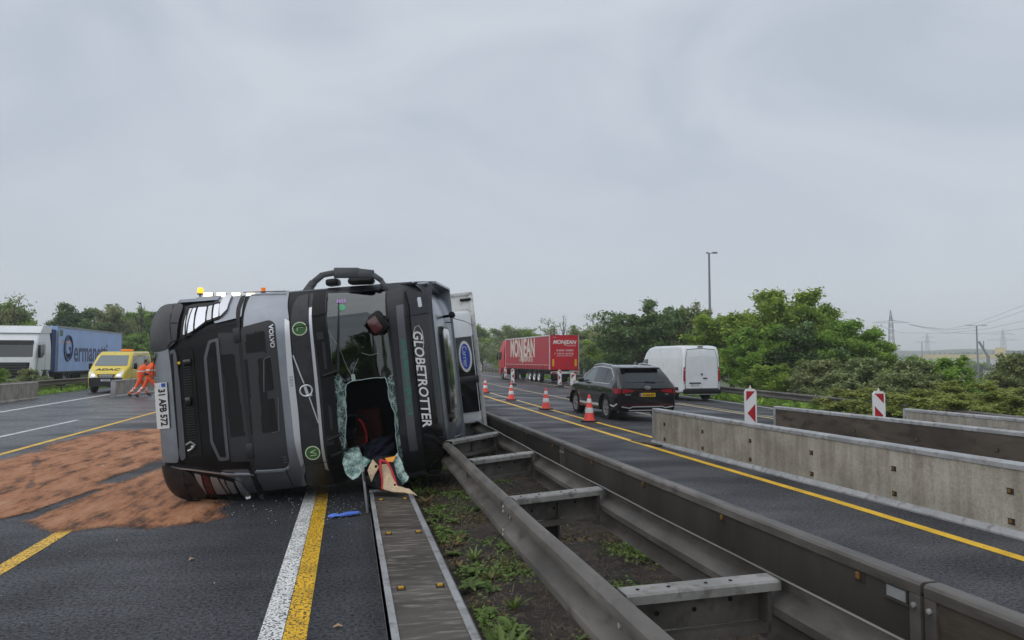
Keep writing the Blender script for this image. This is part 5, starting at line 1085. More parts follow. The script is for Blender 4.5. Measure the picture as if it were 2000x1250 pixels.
# ---- refrigerated semi-trailer behind it
TR_Y = rad(10.3); RR = lay(TR_Y); TRC = Vector((0, 0, EYE)) + (Fc + Rc * ((936 - 1000) / FPX) - Uc * ((711 - 625) / FPX)) * 12.9; TRO = TRC - RR @ Vector((0, 0, 3.98))
TL = thing('overturned_trailer', 'white refrigerated semi-trailer lying on its side behind the truck cab', 'trailer', TRO, rot=RR.to_euler())
m = MB(); m.bb((-1.3, 0, 1.15), (1.3, 13.5, 3.97), 0, .03); m.build('box_body', 'dirty_white', TL)
m = MB()
for x in (-1.285, 1.285): m.bb((x - .03, -.02, 1.15), (x + .03, .05, 3.99), 0, .01)
m.bb((-1.3, -.02, 3.93), (1.3, .05, 4.0), 0, .01); m.build('corner_rail', 'dirty_white', TL)
m = MB(); m.box((-1.18, -.02, 3.86), (.05, .03, .2), 0, None, .01); m.build('grab_handle', 'black_plastic', TL)
m = MB(); m.bb((-.5, .3, .8), (.5, 13.3, 1.15)); m.bb((-1.2, 4, .5), (-1.0, 8, 1.1)); m.build('chassis', 'black_plastic', TL)
for y in (9.2, 10.5, 11.8):
    for x in (-1.08, 1.08):
        wm = MB(); wheel(wm, (x, y, .52), .5, .34, 20); wm.build('wheel', 'rubber', TL)
ru = MB(); ru.bb((-.95, -.55, 2.05), (1.0, -.001, 3.92), 0, .07); ru = ru.build('refrigeration_unit', 'white_body', TL)
m = MB(); m.bb((-.50, -.575, 2.2), (.80, -.545, 3.90), 0, .02); m.bb((-.52, -.50, 3.90), (.80, -.06, 3.932), 0, .01); m.build('grille', 'black_gloss', ru)
m = MB(); m.bb((.18, -.60, 2.15), (.30, -.53, 3.95), 0, .01); m.build('cross_bar', 'dark_grey', ru)
def oval(a_, b_, cx, cz, y, n=28): return [(cx + a_ * math.cos(2 * math.pi * i / n), cz + b_ * math.sin(2 * math.pi * i / n)) for i in range(n)]
m = MB(); m.prism(oval(.27, .11, -.16, 3.76, 0), -.582, -.574, 'xz', 0); m.prism(oval(.22, .08, -.16, 3.76, 0), -.585, -.576, 'xz', 1); m.text('Carrier', .12, lambda u, v, w: (-.16 + u, -.5855 - w, 3.75 + v * .9), .001, 0); m.build('oval_badge', ['silver_wear', 'plate_blue'], ru)
# ------------------------------------------------------------ vehicles
def inset(poly, d):
    K = len(poly); A = sum(poly[i][0] * poly[(i + 1) % K][1] - poly[(i + 1) % K][0] * poly[i][1] for i in range(K)); s = 1 if A > 0 else -1; out = []
    for i in range(K):
        p = Vector(poly[i]); a = Vector(poly[i - 1]); b = Vector(poly[(i + 1) % K]); e1 = (p - a).normalized(); e2 = (b - p).normalized()
        n1 = Vector((-e1.y, e1.x)) * s; n2 = Vector((-e2.y, e2.x)) * s; n = n1 + n2; k = max(.35, 1 + n1.dot(n2)); out.append(tuple(p + n * d / k))
    return out
def slab(m, poly, hw, r, Wf=lambda y, z: 1, grid=.25, K=3, mat=0, mid=4):
    """solid with side outline poly (y, z), half width hw and rounded rims"""
    rings = []
    for k in range(K + 1):
        a = k / K * math.pi / 2; rings.append((inset(poly, r * (1 - math.cos(a))), hw - r + r * math.sin(a)))
    sec = [(p, -x) for p, x in rings[::-1]] + [(rings[0][0], (hw - r) * (2 * i / mid - 1)) for i in range(1, mid)] + [(p, x) for p, x in rings]
    n = len(poly); vs = []
    for p, x in sec: vs += [(x * Wf(y, z), y, z) for y, z in p]
    fs = [(j * n + i, j * n + (i + 1) % n, (j + 1) * n + (i + 1) % n, (j + 1) * n + i) for j in range(len(sec) - 1) for i in range(n)]
    m.add(vs, fs, mat); v2, f2, _ = tess(inset(poly, r), grid)
    for s in (-1, 1): m.add([(s * hw * Wf(y, z), y, z) for y, z in v2], f2, mat)
    return m
def arch(cy, r, z0, n=9): return [(cy + r * math.cos(math.pi * i / n), z0 + r * math.sin(math.pi * i / n)) for i in range(n + 1)]
def sidemap(hw, Wf, s): return lambda y, z, o: (s * (hw * Wf(y, z) + o), y, z)
def road_wheel(t, x, y, R_, w_, s, rimmat='grey_frame', spokes=0, name='wheel'):
    m = MB(); m.lathe([(R_ * .64, -w_ / 2 + .01), (R_ * .66, -w_ / 2), (R_ * .94, -w_ / 2), (R_, -w_ / 2 + .035), (R_, w_ / 2 - .035), (R_ * .94, w_ / 2), (R_ * .66, w_ / 2), (R_ * .64, w_ / 2 - .01)], (x, y, R_), 'x', 32, capped=False); w = m.build(name, 'rubber', t)
    m = MB(); r = R_ * .66; o = s * w_ / 2
    if spokes:
        m.lathe([(r, o - s * .01), (r * .93, o - s * .02), (r * .93, o - s * .12), (0, o - s * .12)], (x, y, R_), 'x', 28, 1, capped=False)
        m.lathe([(0, o - s * .005), (r * .22, o - s * .008), (r * .24, o - s * .05)], (x, y, R_), 'x', 16, 0, capped=False); m.lathe([(r * 1.0, o - s * .004), (r * .92, o - s * .010), (r * .90, o - s * .05)], (x, y, R_), 'x', 28, 0, capped=False)
        for k in range(spokes):
            a = 2 * math.pi * k / spokes
            for da in (-.13, .13):
                p0 = Vector((x + o - s * .03, y + r * .18 * math.cos(a), R_ + r * .18 * math.sin(a))); p1 = Vector((x + o - s * .03, y + r * .95 * math.cos(a + da), R_ + r * .95 * math.sin(a + da))); m.beam(p0, p1, .03, .045, 0, up=(1, 0, 0))
    else:
        m.lathe([(r, o - s * .01), (r * .92, o - s * .03), (r * .80, o - s * .10), (r * .55, o - s * .06), (r * .45, o - s * .02), (r * .2, o - s * .01), (0, o - s * .01)], (x, y, R_), 'x', 24, 0, capped=False)
    m.build('rim', [rimmat, 'hole'], w); return w
# ---- black sport utility car, seen from behind
sv = thing('suv', 'black sport utility car with yellow rear number plate driving away past the cones', 'car', (8.62, 19.85, 0), rad(1.0))
sv.location[2] = -.03
def yr(z, P=[(.3, .10), (.5, .0), (.8, .03), (.98, .0), (1.08, .09), (1.3, .32), (1.55, .60), (1.63, 1.0)]): return float(np.interp(z, [p[0] for p in P], [p[1] for p in P]))
prof = [(.10, .32), (.0, .5), (.03, .8), (.0, .98), (.09, 1.08), (.32, 1.3), (.60, 1.55), (1.0, 1.63), (1.8, 1.67), (2.5, 1.62), (3.0, 1.42), (3.42, 1.16), (3.9, 1.08), (4.4, .98), (4.68, .84), (4.78, .6), (4.74, .34), (4.33, .28)] + arch(3.87, .42, .36)[1:-1] + [(3.42, .26), (1.48, .26)] + arch(1.03, .42, .36)[1:-1] + [(.6, .28)]
def WS(y, z):
    w = 1 - .23 * max(0, min(1, (z - 1.0) / .66)) ** 1.15; w -= .07 * max(0, (.5 - y) / .5) ** 2 + .14 * max(0, (y - 4.0) / .8) ** 2; w -= .07 * max(0, min(1, (z - 1.0) / .6)) * max(0, min(1, (1.6 - y) / 1.6)); return w + .012 * math.sin(max(0, min(1, (z - .3) / .7)) * math.pi)
m = slab(MB(), prof, .95, .07, WS, .2); m.build('body', 'black_body', sv, smooth=40)
rm = lambda x, z, o: (x * WS(yr(z), z), yr(z) - o + .10 * max(0, abs(x) - .6) ** 1.5, z)
m = MB(); m.patch(rnd([(-.72, 1.15), (.72, 1.15), (.64, 1.44), (-.64, 1.44)], .08), rm, .012, .02, .2); m.build('rear_window', 'car_glass', sv)
m = MB(); m.box((0, .60, 1.575), (1.24, .30, .045), 0, Matrix.Rotation(rad(4), 3, 'X'), .018); m.build('spoiler', 'black_gloss', sv)
for s in (-1, 1):
    side = sidemap(.95, WS, s)
    m = MB(); m.patch(rnd([(.66, 1.14), (.60, 1.30), (.95, 1.52), (1.12, 1.55), (1.12, 1.12)], .05), side, .006, .01, .2); m.patch(rnd([(1.15, 1.12), (1.15, 1.55), (1.95, 1.58), (1.95, 1.12)], .03), side, .006, .01, .2, 0); m.build('side_window', 'car_glass', sv)
    m = MB(); m.patch(rnd([(2.03, 1.12), (2.03, 1.57), (2.45, 1.53), (3.08, 1.16)], .03), side, .006, .01, .2); m.build('side_window', 'side_glass', sv)
    m = MB(); m.strip([(3.2, 1.115), (.70, 1.10), (.56, 1.20), (.58, 1.32), (.95, 1.56), (1.8, 1.615), (2.5, 1.565), (3.1, 1.24)], .022, side, .012, .02); m.build('window_trim', 'chrome', sv)
    m = MB(); m.tube([(s * .66, 1.0, 1.60), (s * .67, 1.15, 1.66), (s * .69, 1.9, 1.70), (s * .70, 2.5, 1.65), (s * .70, 2.6, 1.60)], .02, 6); m.build('roof_rail', 'chrome', sv)
    m = MB(); m.patch([(1.55, .40), (3.3, .40), (3.3, .46), (1.6, .47)], side, .012, .02); m.build('sill_strip', 'silver_wear', sv)
    m = MB(); m.strip([(.55, .47), (.30, .44), (.12, .52)], .035, side, .02, .03); m.build('bumper_trim', 'silver_wear', sv)
    m = MB(); m.patch(rnd([(.06, .84), (.05, .98), (.42, .99), (.30, .90), (.20, .80)], .03), side, .012, .02, .1); m.patch(rnd([(s * .95, .80), (s * .95, .97), (s * .46, .93), (s * .50, .87), (s * .78, .84)], .02), rm, .012, .02, .1); m.build('tail_lamp', 'tail_red', sv)
    m = MB(); m.box((s * 1.05, 2.92, 1.16), (.20, .10, .14), 0, None, .04); m.beam((s * .90, 2.95, 1.12), (s * 1.0, 2.93, 1.12), .05, .05); m.build('door_mirror', 'black_gloss', sv)
    for y in (2.35, 1.42): m = MB(); m.box((s * .955, y, .93), (.03, .2, .03), 0, None, .01); m.build('door_handle', 'grey_frame', sv)
    for y, nm in ((3.87, 'w'), (1.03, 'w')):
        m = MB(); pts = [(s * .945 * WS(y, .6), y + .45 * math.cos(math.pi * i / 12), .36 + .45 * math.sin(math.pi * i / 12)) for i in range(13)]; m.tube(pts, .035, 6); m.build('wheel_arch', 'black_plastic', sv); road_wheel(sv, s * .80, y, .37, .24, s, 'chrome', 6)
m = MB(); m.patch([(-.48, .885), (.48, .885), (.46, .915), (-.46, .915)], rm, .011, .02, .2); m.build('light_bar', 'dark_red', sv)
m = MB(); m.patch([(-.84, .47), (.84, .47), (.86, .52), (-.86, .52)], rm, .03, .03, .2); m.build('reflector_bar', 'dark_red', sv)
m = MB(); m.patch([(-.9, .28), (.9, .28), (.92, .45), (-.92, .45)], rm, .02, .03, .2); m.build('lower_bumper', 'black_plastic', sv)
m = MB(); m.strip([(-.86, .44), (-.6, .40), (-.50, .44), (.50, .44), (.6, .40), (.86, .44)], .03, rm, .05, .03); m.strip([(-.6, .33), (.6, .33)], .025, rm, .05, .03); m.build('silver_trim', 'silver_wear', sv)
m = MB(); m.patch([(-.26, .73), (.26, .73), (.26, .84), (-.26, .84)], rm, .03, .02, .3); p = m.build('number_plate', 'plate_yellow', sv)
m = MB(); m.text('X-025-KF', .098, lambda u, v, w: (u * .95 + .02, yr(.78) - .050 - w, .782 + v), .001, off=.002); m.patch([(-.26, .73), (-.215, .73), (-.215, .84), (-.26, .84)], rm, .035, .002, .3, 1); m.build('plate_text', ['black_print', 'plate_blue'], p)
m = MB(); m.tube([(.09 * math.cos(i * .35), yr(.99) - .02, .995 + .045 * math.sin(i * .35)) for i in range(18)], .008, 5, closed=True); m.text('H', .085, lambda u, v, w: (u * 1.1, yr(.99) - .02 - w, .995 + v), .003, shear=.35, off=.002); m.build('oval_emblem', 'chrome', sv)
m = MB(); m.text('SANTA FE', .04, lambda u, v, w: (-.62 + u, yr(.8) - .02 - w, .79 + v), .002, off=.001); m.text('HTRAC', .035, lambda u, v, w: (.62 + u, yr(.8) - .02 - w, .80 + v), .002, off=.001); m.build('badge_lettering', 'chrome', sv)
m = MB(); m.prism([(-.03, 1.66), (.03, 1.66), (.01, 1.76), (-.005, 1.76)], .75, .95, 'xz'); m.build('antenna_fin', 'black_gloss', sv)
m = MB(); m.strip([(-.02, 1.17), (.34, 1.15)], .03, rm, .03, .02); m.build('rear_wiper', 'black_plastic', sv)
m = MB(); m.box((-1.02, .3, .0), (.01, .01, .01)) if False else None
# ---- white van
vn = thing('white_van', 'white high-roofed panel van seen from behind, right of the black car', 'van', (16.35, 31.3, -.19), rad(0))
VP = [(.02, .50), (.0, .9), (.0, 2.2), (.06, 2.48), (.18, 2.60), (.6, 2.66), (3.4, 2.66), (4.0, 2.58), (4.4, 2.36), (5.05, 1.55), (5.6, 1.22), (5.82, .95), (5.85, .45), (5.55, .35)] + arch(5.0, .42, .38)[1:-1] + [(4.5, .33), (1.75, .33)] + arch(1.28, .42, .38)[1:-1] + [(.8, .36), (.04, .42)]
def WV(y, z): return 1 - .10 * max(0, min(1, (z - 1.15) / 1.5)) ** 1.6 - .12 * max(0, (y - 4.3) / 1.55) ** 2 - (.03 if y < .03 else 0)
m = slab(MB(), VP, .99, .10, WV, .3); m.build('body', 'white_body', vn, smooth=40)
vr = lambda x, z, o: (x * WV(0, z), float(np.interp(z, [.5, 2.2, 2.48, 2.6], [0, 0, .055, .16])) - o, z)
for s in (-1, 1):
    m = MB(); m.patch(rnd([(s * .012, .62), (s * .86, .62), (s * .86, 2.10), (s * .80, 2.44), (s * .012, 2.50)], .05), vr, .014, .02, .3); d = m.build('rear_door', 'white_body', vn)
    m = MB(); m.patch(rnd([(s * .10, 1.25), (s * .76, 1.25), (s * .74, 2.02), (s * .10, 2.06)], .06), vr, .021, .006, .3); m.patch(rnd([(s * .10, 2.12), (s * .74, 2.08), (s * .70, 2.38), (s * .10, 2.42)], .06), vr, .021, .006, .3); m.build('door_pressing', 'white_body', d)
    m = MB(); m.patch(rnd([(s * .885, .95), (s * .975, .95), (s * .965, 1.62), (s * .885, 1.62)], .02), vr, .02, .03, .2); l_ = m.build('tail_lamp', 'tail_red', vn); m = MB(); m.patch([(s * .89, .80), (s * .97, .80), (s * .97, .93), (s * .89, .93)], vr, .02, .03, .2); m.build('reversing_lamp', 'lamp_white', l_)
    m = MB(); m.strip([(s * .87, .60), (s * .87, 2.12), (s * .81, 2.46), (0, 2.515)], .028, vr, .006, .004); m.strip([(0, .60), (s * .87, .605)], .028, vr, .006, .004); m.build('door_gap', 'hole', vn)
    for z in (.8, 1.5, 2.1): m = MB(); m.box((s * .9 * WV(0, z), -.01, z), (.06, .03, .05), 0, None, .01); m.build('hinge', 'white_body', vn)
    side = sidemap(.99, WV, s)
    m = MB(); m.patch(rnd([(4.05, 1.35), (4.05, 2.02), (4.55, 1.98), (4.85, 1.55), (4.80, 1.38)], .04), side, .008, .01, .3); m.build('side_window', 'side_glass', vn)
    for a, b in ((.35, 1.75), (1.85, 3.0)): m = MB(); m.patch(rnd([(a, 1.30), (b, 1.30), (b, 2.12), (a, 2.12)], .08), side, .007, .008, .3); m.build('side_pressing', 'white_body', vn)
    m = MB(); m.patch([(.45, .5), (4.5, .5), (4.5, .66), (.45, .66)], side, .018, .03, .5); m.build('side_moulding', 'black_plastic', vn)
    for y in (5.0, 1.28): road_wheel(vn, s * .84, y, .37, .25, s)
m = MB(); m.box((0, 2.9, .55), (1.5, 5.2, .3)); m.build('underbody', 'black_plastic', vn)
m = MB(); m.box((0, -.02, .47), (1.92, .16, .22), 0, None, .04); m.build('rear_bumper', 'black_plastic', vn)
m = MB(); m.box((0, -.06, .34), (1.5, .03, .03)); m.build('tow_step', 'steel_light', vn)
m = MB(); m.patch([(-.62, .72), (-.10, .72), (-.10, .83), (-.62, .83)], vr, .03, .02, .5); p = m.build('number_plate', 'plate_white', vn); m = MB(); m.text('BM·TT 407', .085, lambda u, v, w: (-.36 + u, -.032 - w, .775 + v), .001, off=.002); m.build('plate_text', 'black_print', p)
m = MB(); m.patch([(-.66, .84), (-.06, .84), (-.06, .90), (-.66, .90)], vr, .035, .03, .5); m.build('plate_lamp_bar', 'black_plastic', vn)
m = MB(); m.lathe([(.055, -.03), (.055, -.01)], (0, 0, 1.28), 'y', 16); m.build('star_emblem', 'grey_frame', vn)
m = MB(); m.box((.16, -.04, 1.10), (.22, .03, .05), 0, None, .01); m.build('door_handle', 'black_plastic', vn)
m = MB(); m.box((0, .10, 2.60), (.26, .08, .05), 0, None, .01); m.build('high_brake_lamp', 'dark_red', vn)
# ---- generic cab-over tractor; local y forward, origin under the middle of the front
def tractor(t, col, high=3.55, visor='black_plastic', grille='black_plastic', lamp='lamp_white', L_=2.25):
    CP = [(.0, .42), (.02, 1.0), (-.0, 1.88), (-.20, 2.82), (-.40, 3.12), (-.85, high - .12), (-1.3, high), (-L_, high), (-L_, 1.05), (-1.95, 1.02), (-1.85, .65)] + [(-1.40 + .56 * math.cos(math.pi * i / 8), .52 + .56 * math.sin(math.pi * i / 8)) for i in range(7, 0, -1)] + [(-.80, .42)]
    WC = lambda y, z: 1 - .10 * max(0, (z - 2.6) / 1.0) - .10 * max(0, (y + .25) / .27) ** 2
    m = slab(MB(), CP, 1.22, .09, WC, .4); m.build('cab', col, t, smooth=40)
    fr = lambda x, z, o: (x * WC(0, z) * .98, float(np.interp(z, [.42, 1.0, 1.88, 2.82, 3.12, high - .12], [0, .02, 0, -.20, -.40, -.85])) + o - .12 * max(0, abs(x) - .8) ** 2, z)
    m = MB(); m.patch(rnd([(-1.12, 1.95), (1.12, 1.95), (1.08, 2.74), (-1.08, 2.74)], .08), fr, .015, .02, .3); m.build('windscreen', 'car_glass', t)
    m = MB(); m.patch(rnd([(-1.12, 2.76), (1.12, 2.76), (1.10, 2.98), (-1.10, 2.98)], .05), fr, .14, .12, .3); m.build('sun_visor', visor, t)
    g = MB(); g.patch(rnd([(-.85, .62), (.85, .62), (.98, 1.62), (-.98, 1.62)], .08), fr, .015, .02, .3); g = g.build('grille', grille, t)
    m = MB()
    for z in (.8, .98, 1.16, 1.34, 1.5): m.patch([(-.8, z), (.8, z), (.8, z + .03), (-.8, z + .03)], fr, .03, .02, .5)
    m.build('grille_bar', 'grey_frame', g)
    for s in (-1, 1):
        m = MB(); m.patch(rnd([(s * .72, .50), (s * 1.12, .50), (s * 1.15, .72), (s * .80, .66)], .03), fr, .02, .03, .2); m.build('headlamp', lamp, t)
        sd_ = sidemap(1.22, WC, s)
        m = MB(); m.patch(rnd([(-.28, 1.90), (-.44, 2.72), (-1.2, 2.76), (-1.2, 2.15), (-.85, 1.90)], .05), sd_, .008, .01, .3); m.build('side_window', 'car_glass', t)
        m = MB(); m.strip([(-.12, 1.2), (-.22, 1.9), (-.40, 2.82), (-1.3, 2.86), (-1.3, .95)], .02, sd_, .004, .006); m.build('door_gap', 'hole', t)
        m = MB(); m.box((s * 1.36, -.02, 2.3), (.14, .18, .72), 0, None, .05); m.beam((s * 1.2, -.2, 2.7), (s * 1.36, -.05, 2.6), .04, .04); m.build('door_mirror', 'black_plastic', t)
        m = MB(); m.box((s * 1.16, -1.4, 1.12), (.18, 1.25, .05), 0, None, .02); m.build('mudguard', 'black_plastic', t)
        road_wheel(t, s * 1.04, -1.40, .50, .32, s, 'grey_frame')
    m = MB()
    for s in (-.42, .42): m.bb((s - .05, -6.2, .6), (s + .05, -.8, .88))
    m.build('chassis', 'black_plastic', t)
# blue and white articulated truck on the left
bt = thing('blue_truck', 'white cab and blue box trailer standing behind the left guard rail', 'truck', (-19.95, 49.5, 0), rad(180))
bt.location[2] = .0
tractor(bt, 'white_body', 3.85)
m = MB(); m.prism([(-2.2, 3.9), (-.9, 3.9), (-.5, 3.45), (-2.2, 3.5)], -1.2, 1.2, 'yz'); m.build('roof_fairing', 'white_body', bt)
for s in (-1, 1):
    for y in (-4.6,): road_wheel(bt, s * .98, y, .5, .5, s)
def semi(t, y0, L_, col, wheels, z0=1.08, z1=4.0, edge='steel_light', W_=2.54, rim='steel_light', bogie=None, sidecol=None, open_gap=True):
    h = W_ / 2; m = MB(); m.bb((-h, y0 - L_, z0), (h, y0, z1)); m.build('box_body', sidecol or col, t)
    for s in (-1, 1):
        m = MB(); m.bb((s * h - .03, y0 - L_ - .004, z0 - .004), (s * h + .03, y0 - L_ + .08, z1 + .004)); m.bb((s * h - .03, y0 - .08, z0 - .004), (s * h + .03, y0 + .004, z1 + .004)); m.build('corner_post', edge, t)
        m = MB(); m.bb((s * h - .04, y0 - L_, z1 - .10), (s * h + .035, y0, z1 + .012)); m.build('top_rail', edge, t)
        m = MB(); m.bb((s * h - .04, y0 - L_, z0 - .06), (s * h + .03, y0, z0 + .03)); m.build('bottom_rail', 'black_plastic', t)
        for y in wheels: road_wheel(t, s * (h - .2), y, .5, .36, s, rim)
    m = MB(); m.bb((-.5, y0 - L_ + .2, .72), (.5, y0 - .4, z0)); m.bb((-1.1, y0 - L_ + .05, .55), (1.1, y0 - L_ + .2, .68)); m.bb((-.9, y0 - 3.2, .12), (-.8, y0 - 3.05, z0)); m.bb((.8, y0 - 3.2, .12), (.9, y0 - 3.05, z0)); m.build('underframe', 'black_plastic', t)
semi(bt, -3.1, 13.6, 'blue_body', (-10.9, -12.2, -13.5), .98, 4.0)
m = MB(); m.bb((-1.15, -3.06, 1.0), (1.15, -2.5, 3.75)); m.build('gap_panel', 'navy', bt)
def yz_of(px, py, X0):   # point of the viewer-facing side plane X = X0 seen there
    r = Fc + Rc * ((px - 1000) / FPX) - Uc * ((py - 625) / FPX); t = X0 / r.x; return t * r.y, EYE + t * r.z
XS = -19.95 + 1.27; 
def bl(px, py): Y_, Z_ = yz_of(px, py, XS); return (-(Y_ - 49.5), Z_)
y0_, z0_ = bl(141, 690); y1_, _ = bl(212, 690); wtx = y0_ - y1_
m = MB(); m.text('ermanetti', 2.0, lambda u, v, w: (-1.274 - w, (y0_ + y1_) / 2 - u * wtx / 8.45, 2.28 + v * 1.0), .001, off=.045); m.build('lettering', 'navy', bt)
yc_, zc_ = bl(133, 680); m = MB(); a_ = abs(bl(125, 680)[0] - bl(141, 680)[0]) / 2
m.tube([(-1.276, yc_ + a_ * math.cos(i * .2618), zc_ + .85 * math.sin(i * .2618)) for i in range(24)], .07, 5, closed=True)
m.text('G', 1.9, lambda u, v, w: (-1.274 - w, yc_ - u * .9, zc_ + v), .001, off=.02); m.prism([(yc_ - a_ * .8, zc_ - .75), (yc_ + a_ * .8, zc_ - .75), (yc_ + a_ * .3, zc_ - .35), (yc_, zc_ - .5), (yc_ - a_ * .3, zc_ - .3)], -1.275, -1.272, 'yz'); m.build('round_logo', 'navy', bt)
m = MB(); m.bb((-1.276, -3.9, 3.35), (-1.272, -3.4, 3.75)); m.build('green_label', 'badge_green', bt)
m = MB(); m.bb((-1.2765, -5.6, 2.95), (-1.272, -3.5, 3.02)); m.build('orange_stripe', 'orange_bit', bt)
# red truck with curtain trailer, driving away on the right
rt = thing('red_truck', 'red curtain-sided articulated truck with large MONJEAN lettering on the far lanes', 'truck', (16.45, 73.4, -.18), rad(3.2))
tractor(rt, 'red_bright', 3.9); 
for s in (-1, 1): road_wheel(rt, s * .98, -4.9, .5, .5, s, 'steel_light')
semi(rt, -2.9, 13.6, 'red_body', (-10.9, -12.2, -13.5), 1.12, 4.0, 'dirty_white', rim='lamp_white')
m = MB(); m.bb((-1.2, -16.52, 1.14), (1.2, -16.5, 3.92)); rd = m.build('rear_doors', 'red_bright', rt)
m = MB(); r5 = random.Random(5)
m.bb((-1.279, -16.3, 1.50), (-1.272, -3.1, 1.53), 0); m.build('curtain_line', 'cream_print', rt)
for i in range(26):
    y = -3.4 - i * .5; m = MB(); m.bb((-1.29, y - .02, 1.08), (-1.272, y + .02, 1.48)) if i else m.bb((-1.29, y - .02, 1.08), (-1.272, y + .02, 1.48)); m.build('curtain_strap', 'dark_red', rt)
m = MB(); m.text('MONJEAN', 1.75, lambda u, v, w: (-1.276 - w, -8.6 - u * .98, 2.95 + v * 1.32), .002, off=.05); m.text('TRANSPORTE', .62, lambda u, v, w: (-1.276 - w, -10.0 - u * 1.0, 1.98 + v * 1.1), .002, off=.01); m.tube([(-1.278, -8.4, 2.6), (-1.278, -8.45, 2.0), (-1.278, -8.2, 1.85), (-1.278, -8.0, 1.95)], .07, 5); 
for i, v in enumerate(m.v): 
    if v[0] > -1.2: pass
m.build('side_lettering', 'cream_print', rt)
RB = -16.525
m = MB(); m.text('MONJEAN', .44, lambda u, v, w: (u, RB - w, 3.40 + v), .002, off=.014, shear=.25); m.text('TRANSPORTE', .15, lambda u, v, w: (.55 + u, RB - w, 3.12 + v), .002, shear=.2)
m.text('D-52353  DÜREN', .20, lambda u, v, w: (.05 + u, RB - w, 2.72 + v), .002, off=.004); m.text('0 24 21 / 22 55 90', .19, lambda u, v, w: (.08 + u, RB - w, 2.45 + v), .002, off=.004); m.tube([(-.88, RB, 2.38), (-.84, RB, 2.42), (-.80, RB, 2.55)], .015, 5)
m.bb((-.7, RB - .003, 2.26), (.75, RB, 2.29)); m.text('MONJEAN', .07, lambda u, v, w: (-.85 + u, RB - w, 3.80 + v), .002); m.build('rear_lettering', 'white_print', rd)
for x0, x1 in ((-1.06, -.90), (.90, 1.08)): m = MB(); m.bb((x0, RB - .004, 1.42), (x1, RB, 2.0)); m.build('reflective_board', 'plate_yellow', rd)
m = MB(); m.lathe([(.10, -.006), (.10, 0)], (.22, RB, 1.55), 'y', 16); m.build('round_cover', 'grey_frame', rd)
m = MB(); m.bb((-1.2, -16.6, .78), (1.2, -16.5, .98), 0, .01); bp_ = m.build('rear_bumper', 'dirty_white', rt)
for s in (-1, 1): m = MB(); m.box((s * .95, -16.62, .88), (.42, .05, .13), 0, None, .01); m.build('tail_lamp', 'tail_red', bp_)
m = MB(); m.bb((-.26, -16.625, .82), (.26, -16.61, .94)); m.build('number_plate', 'plate_white', bp_)
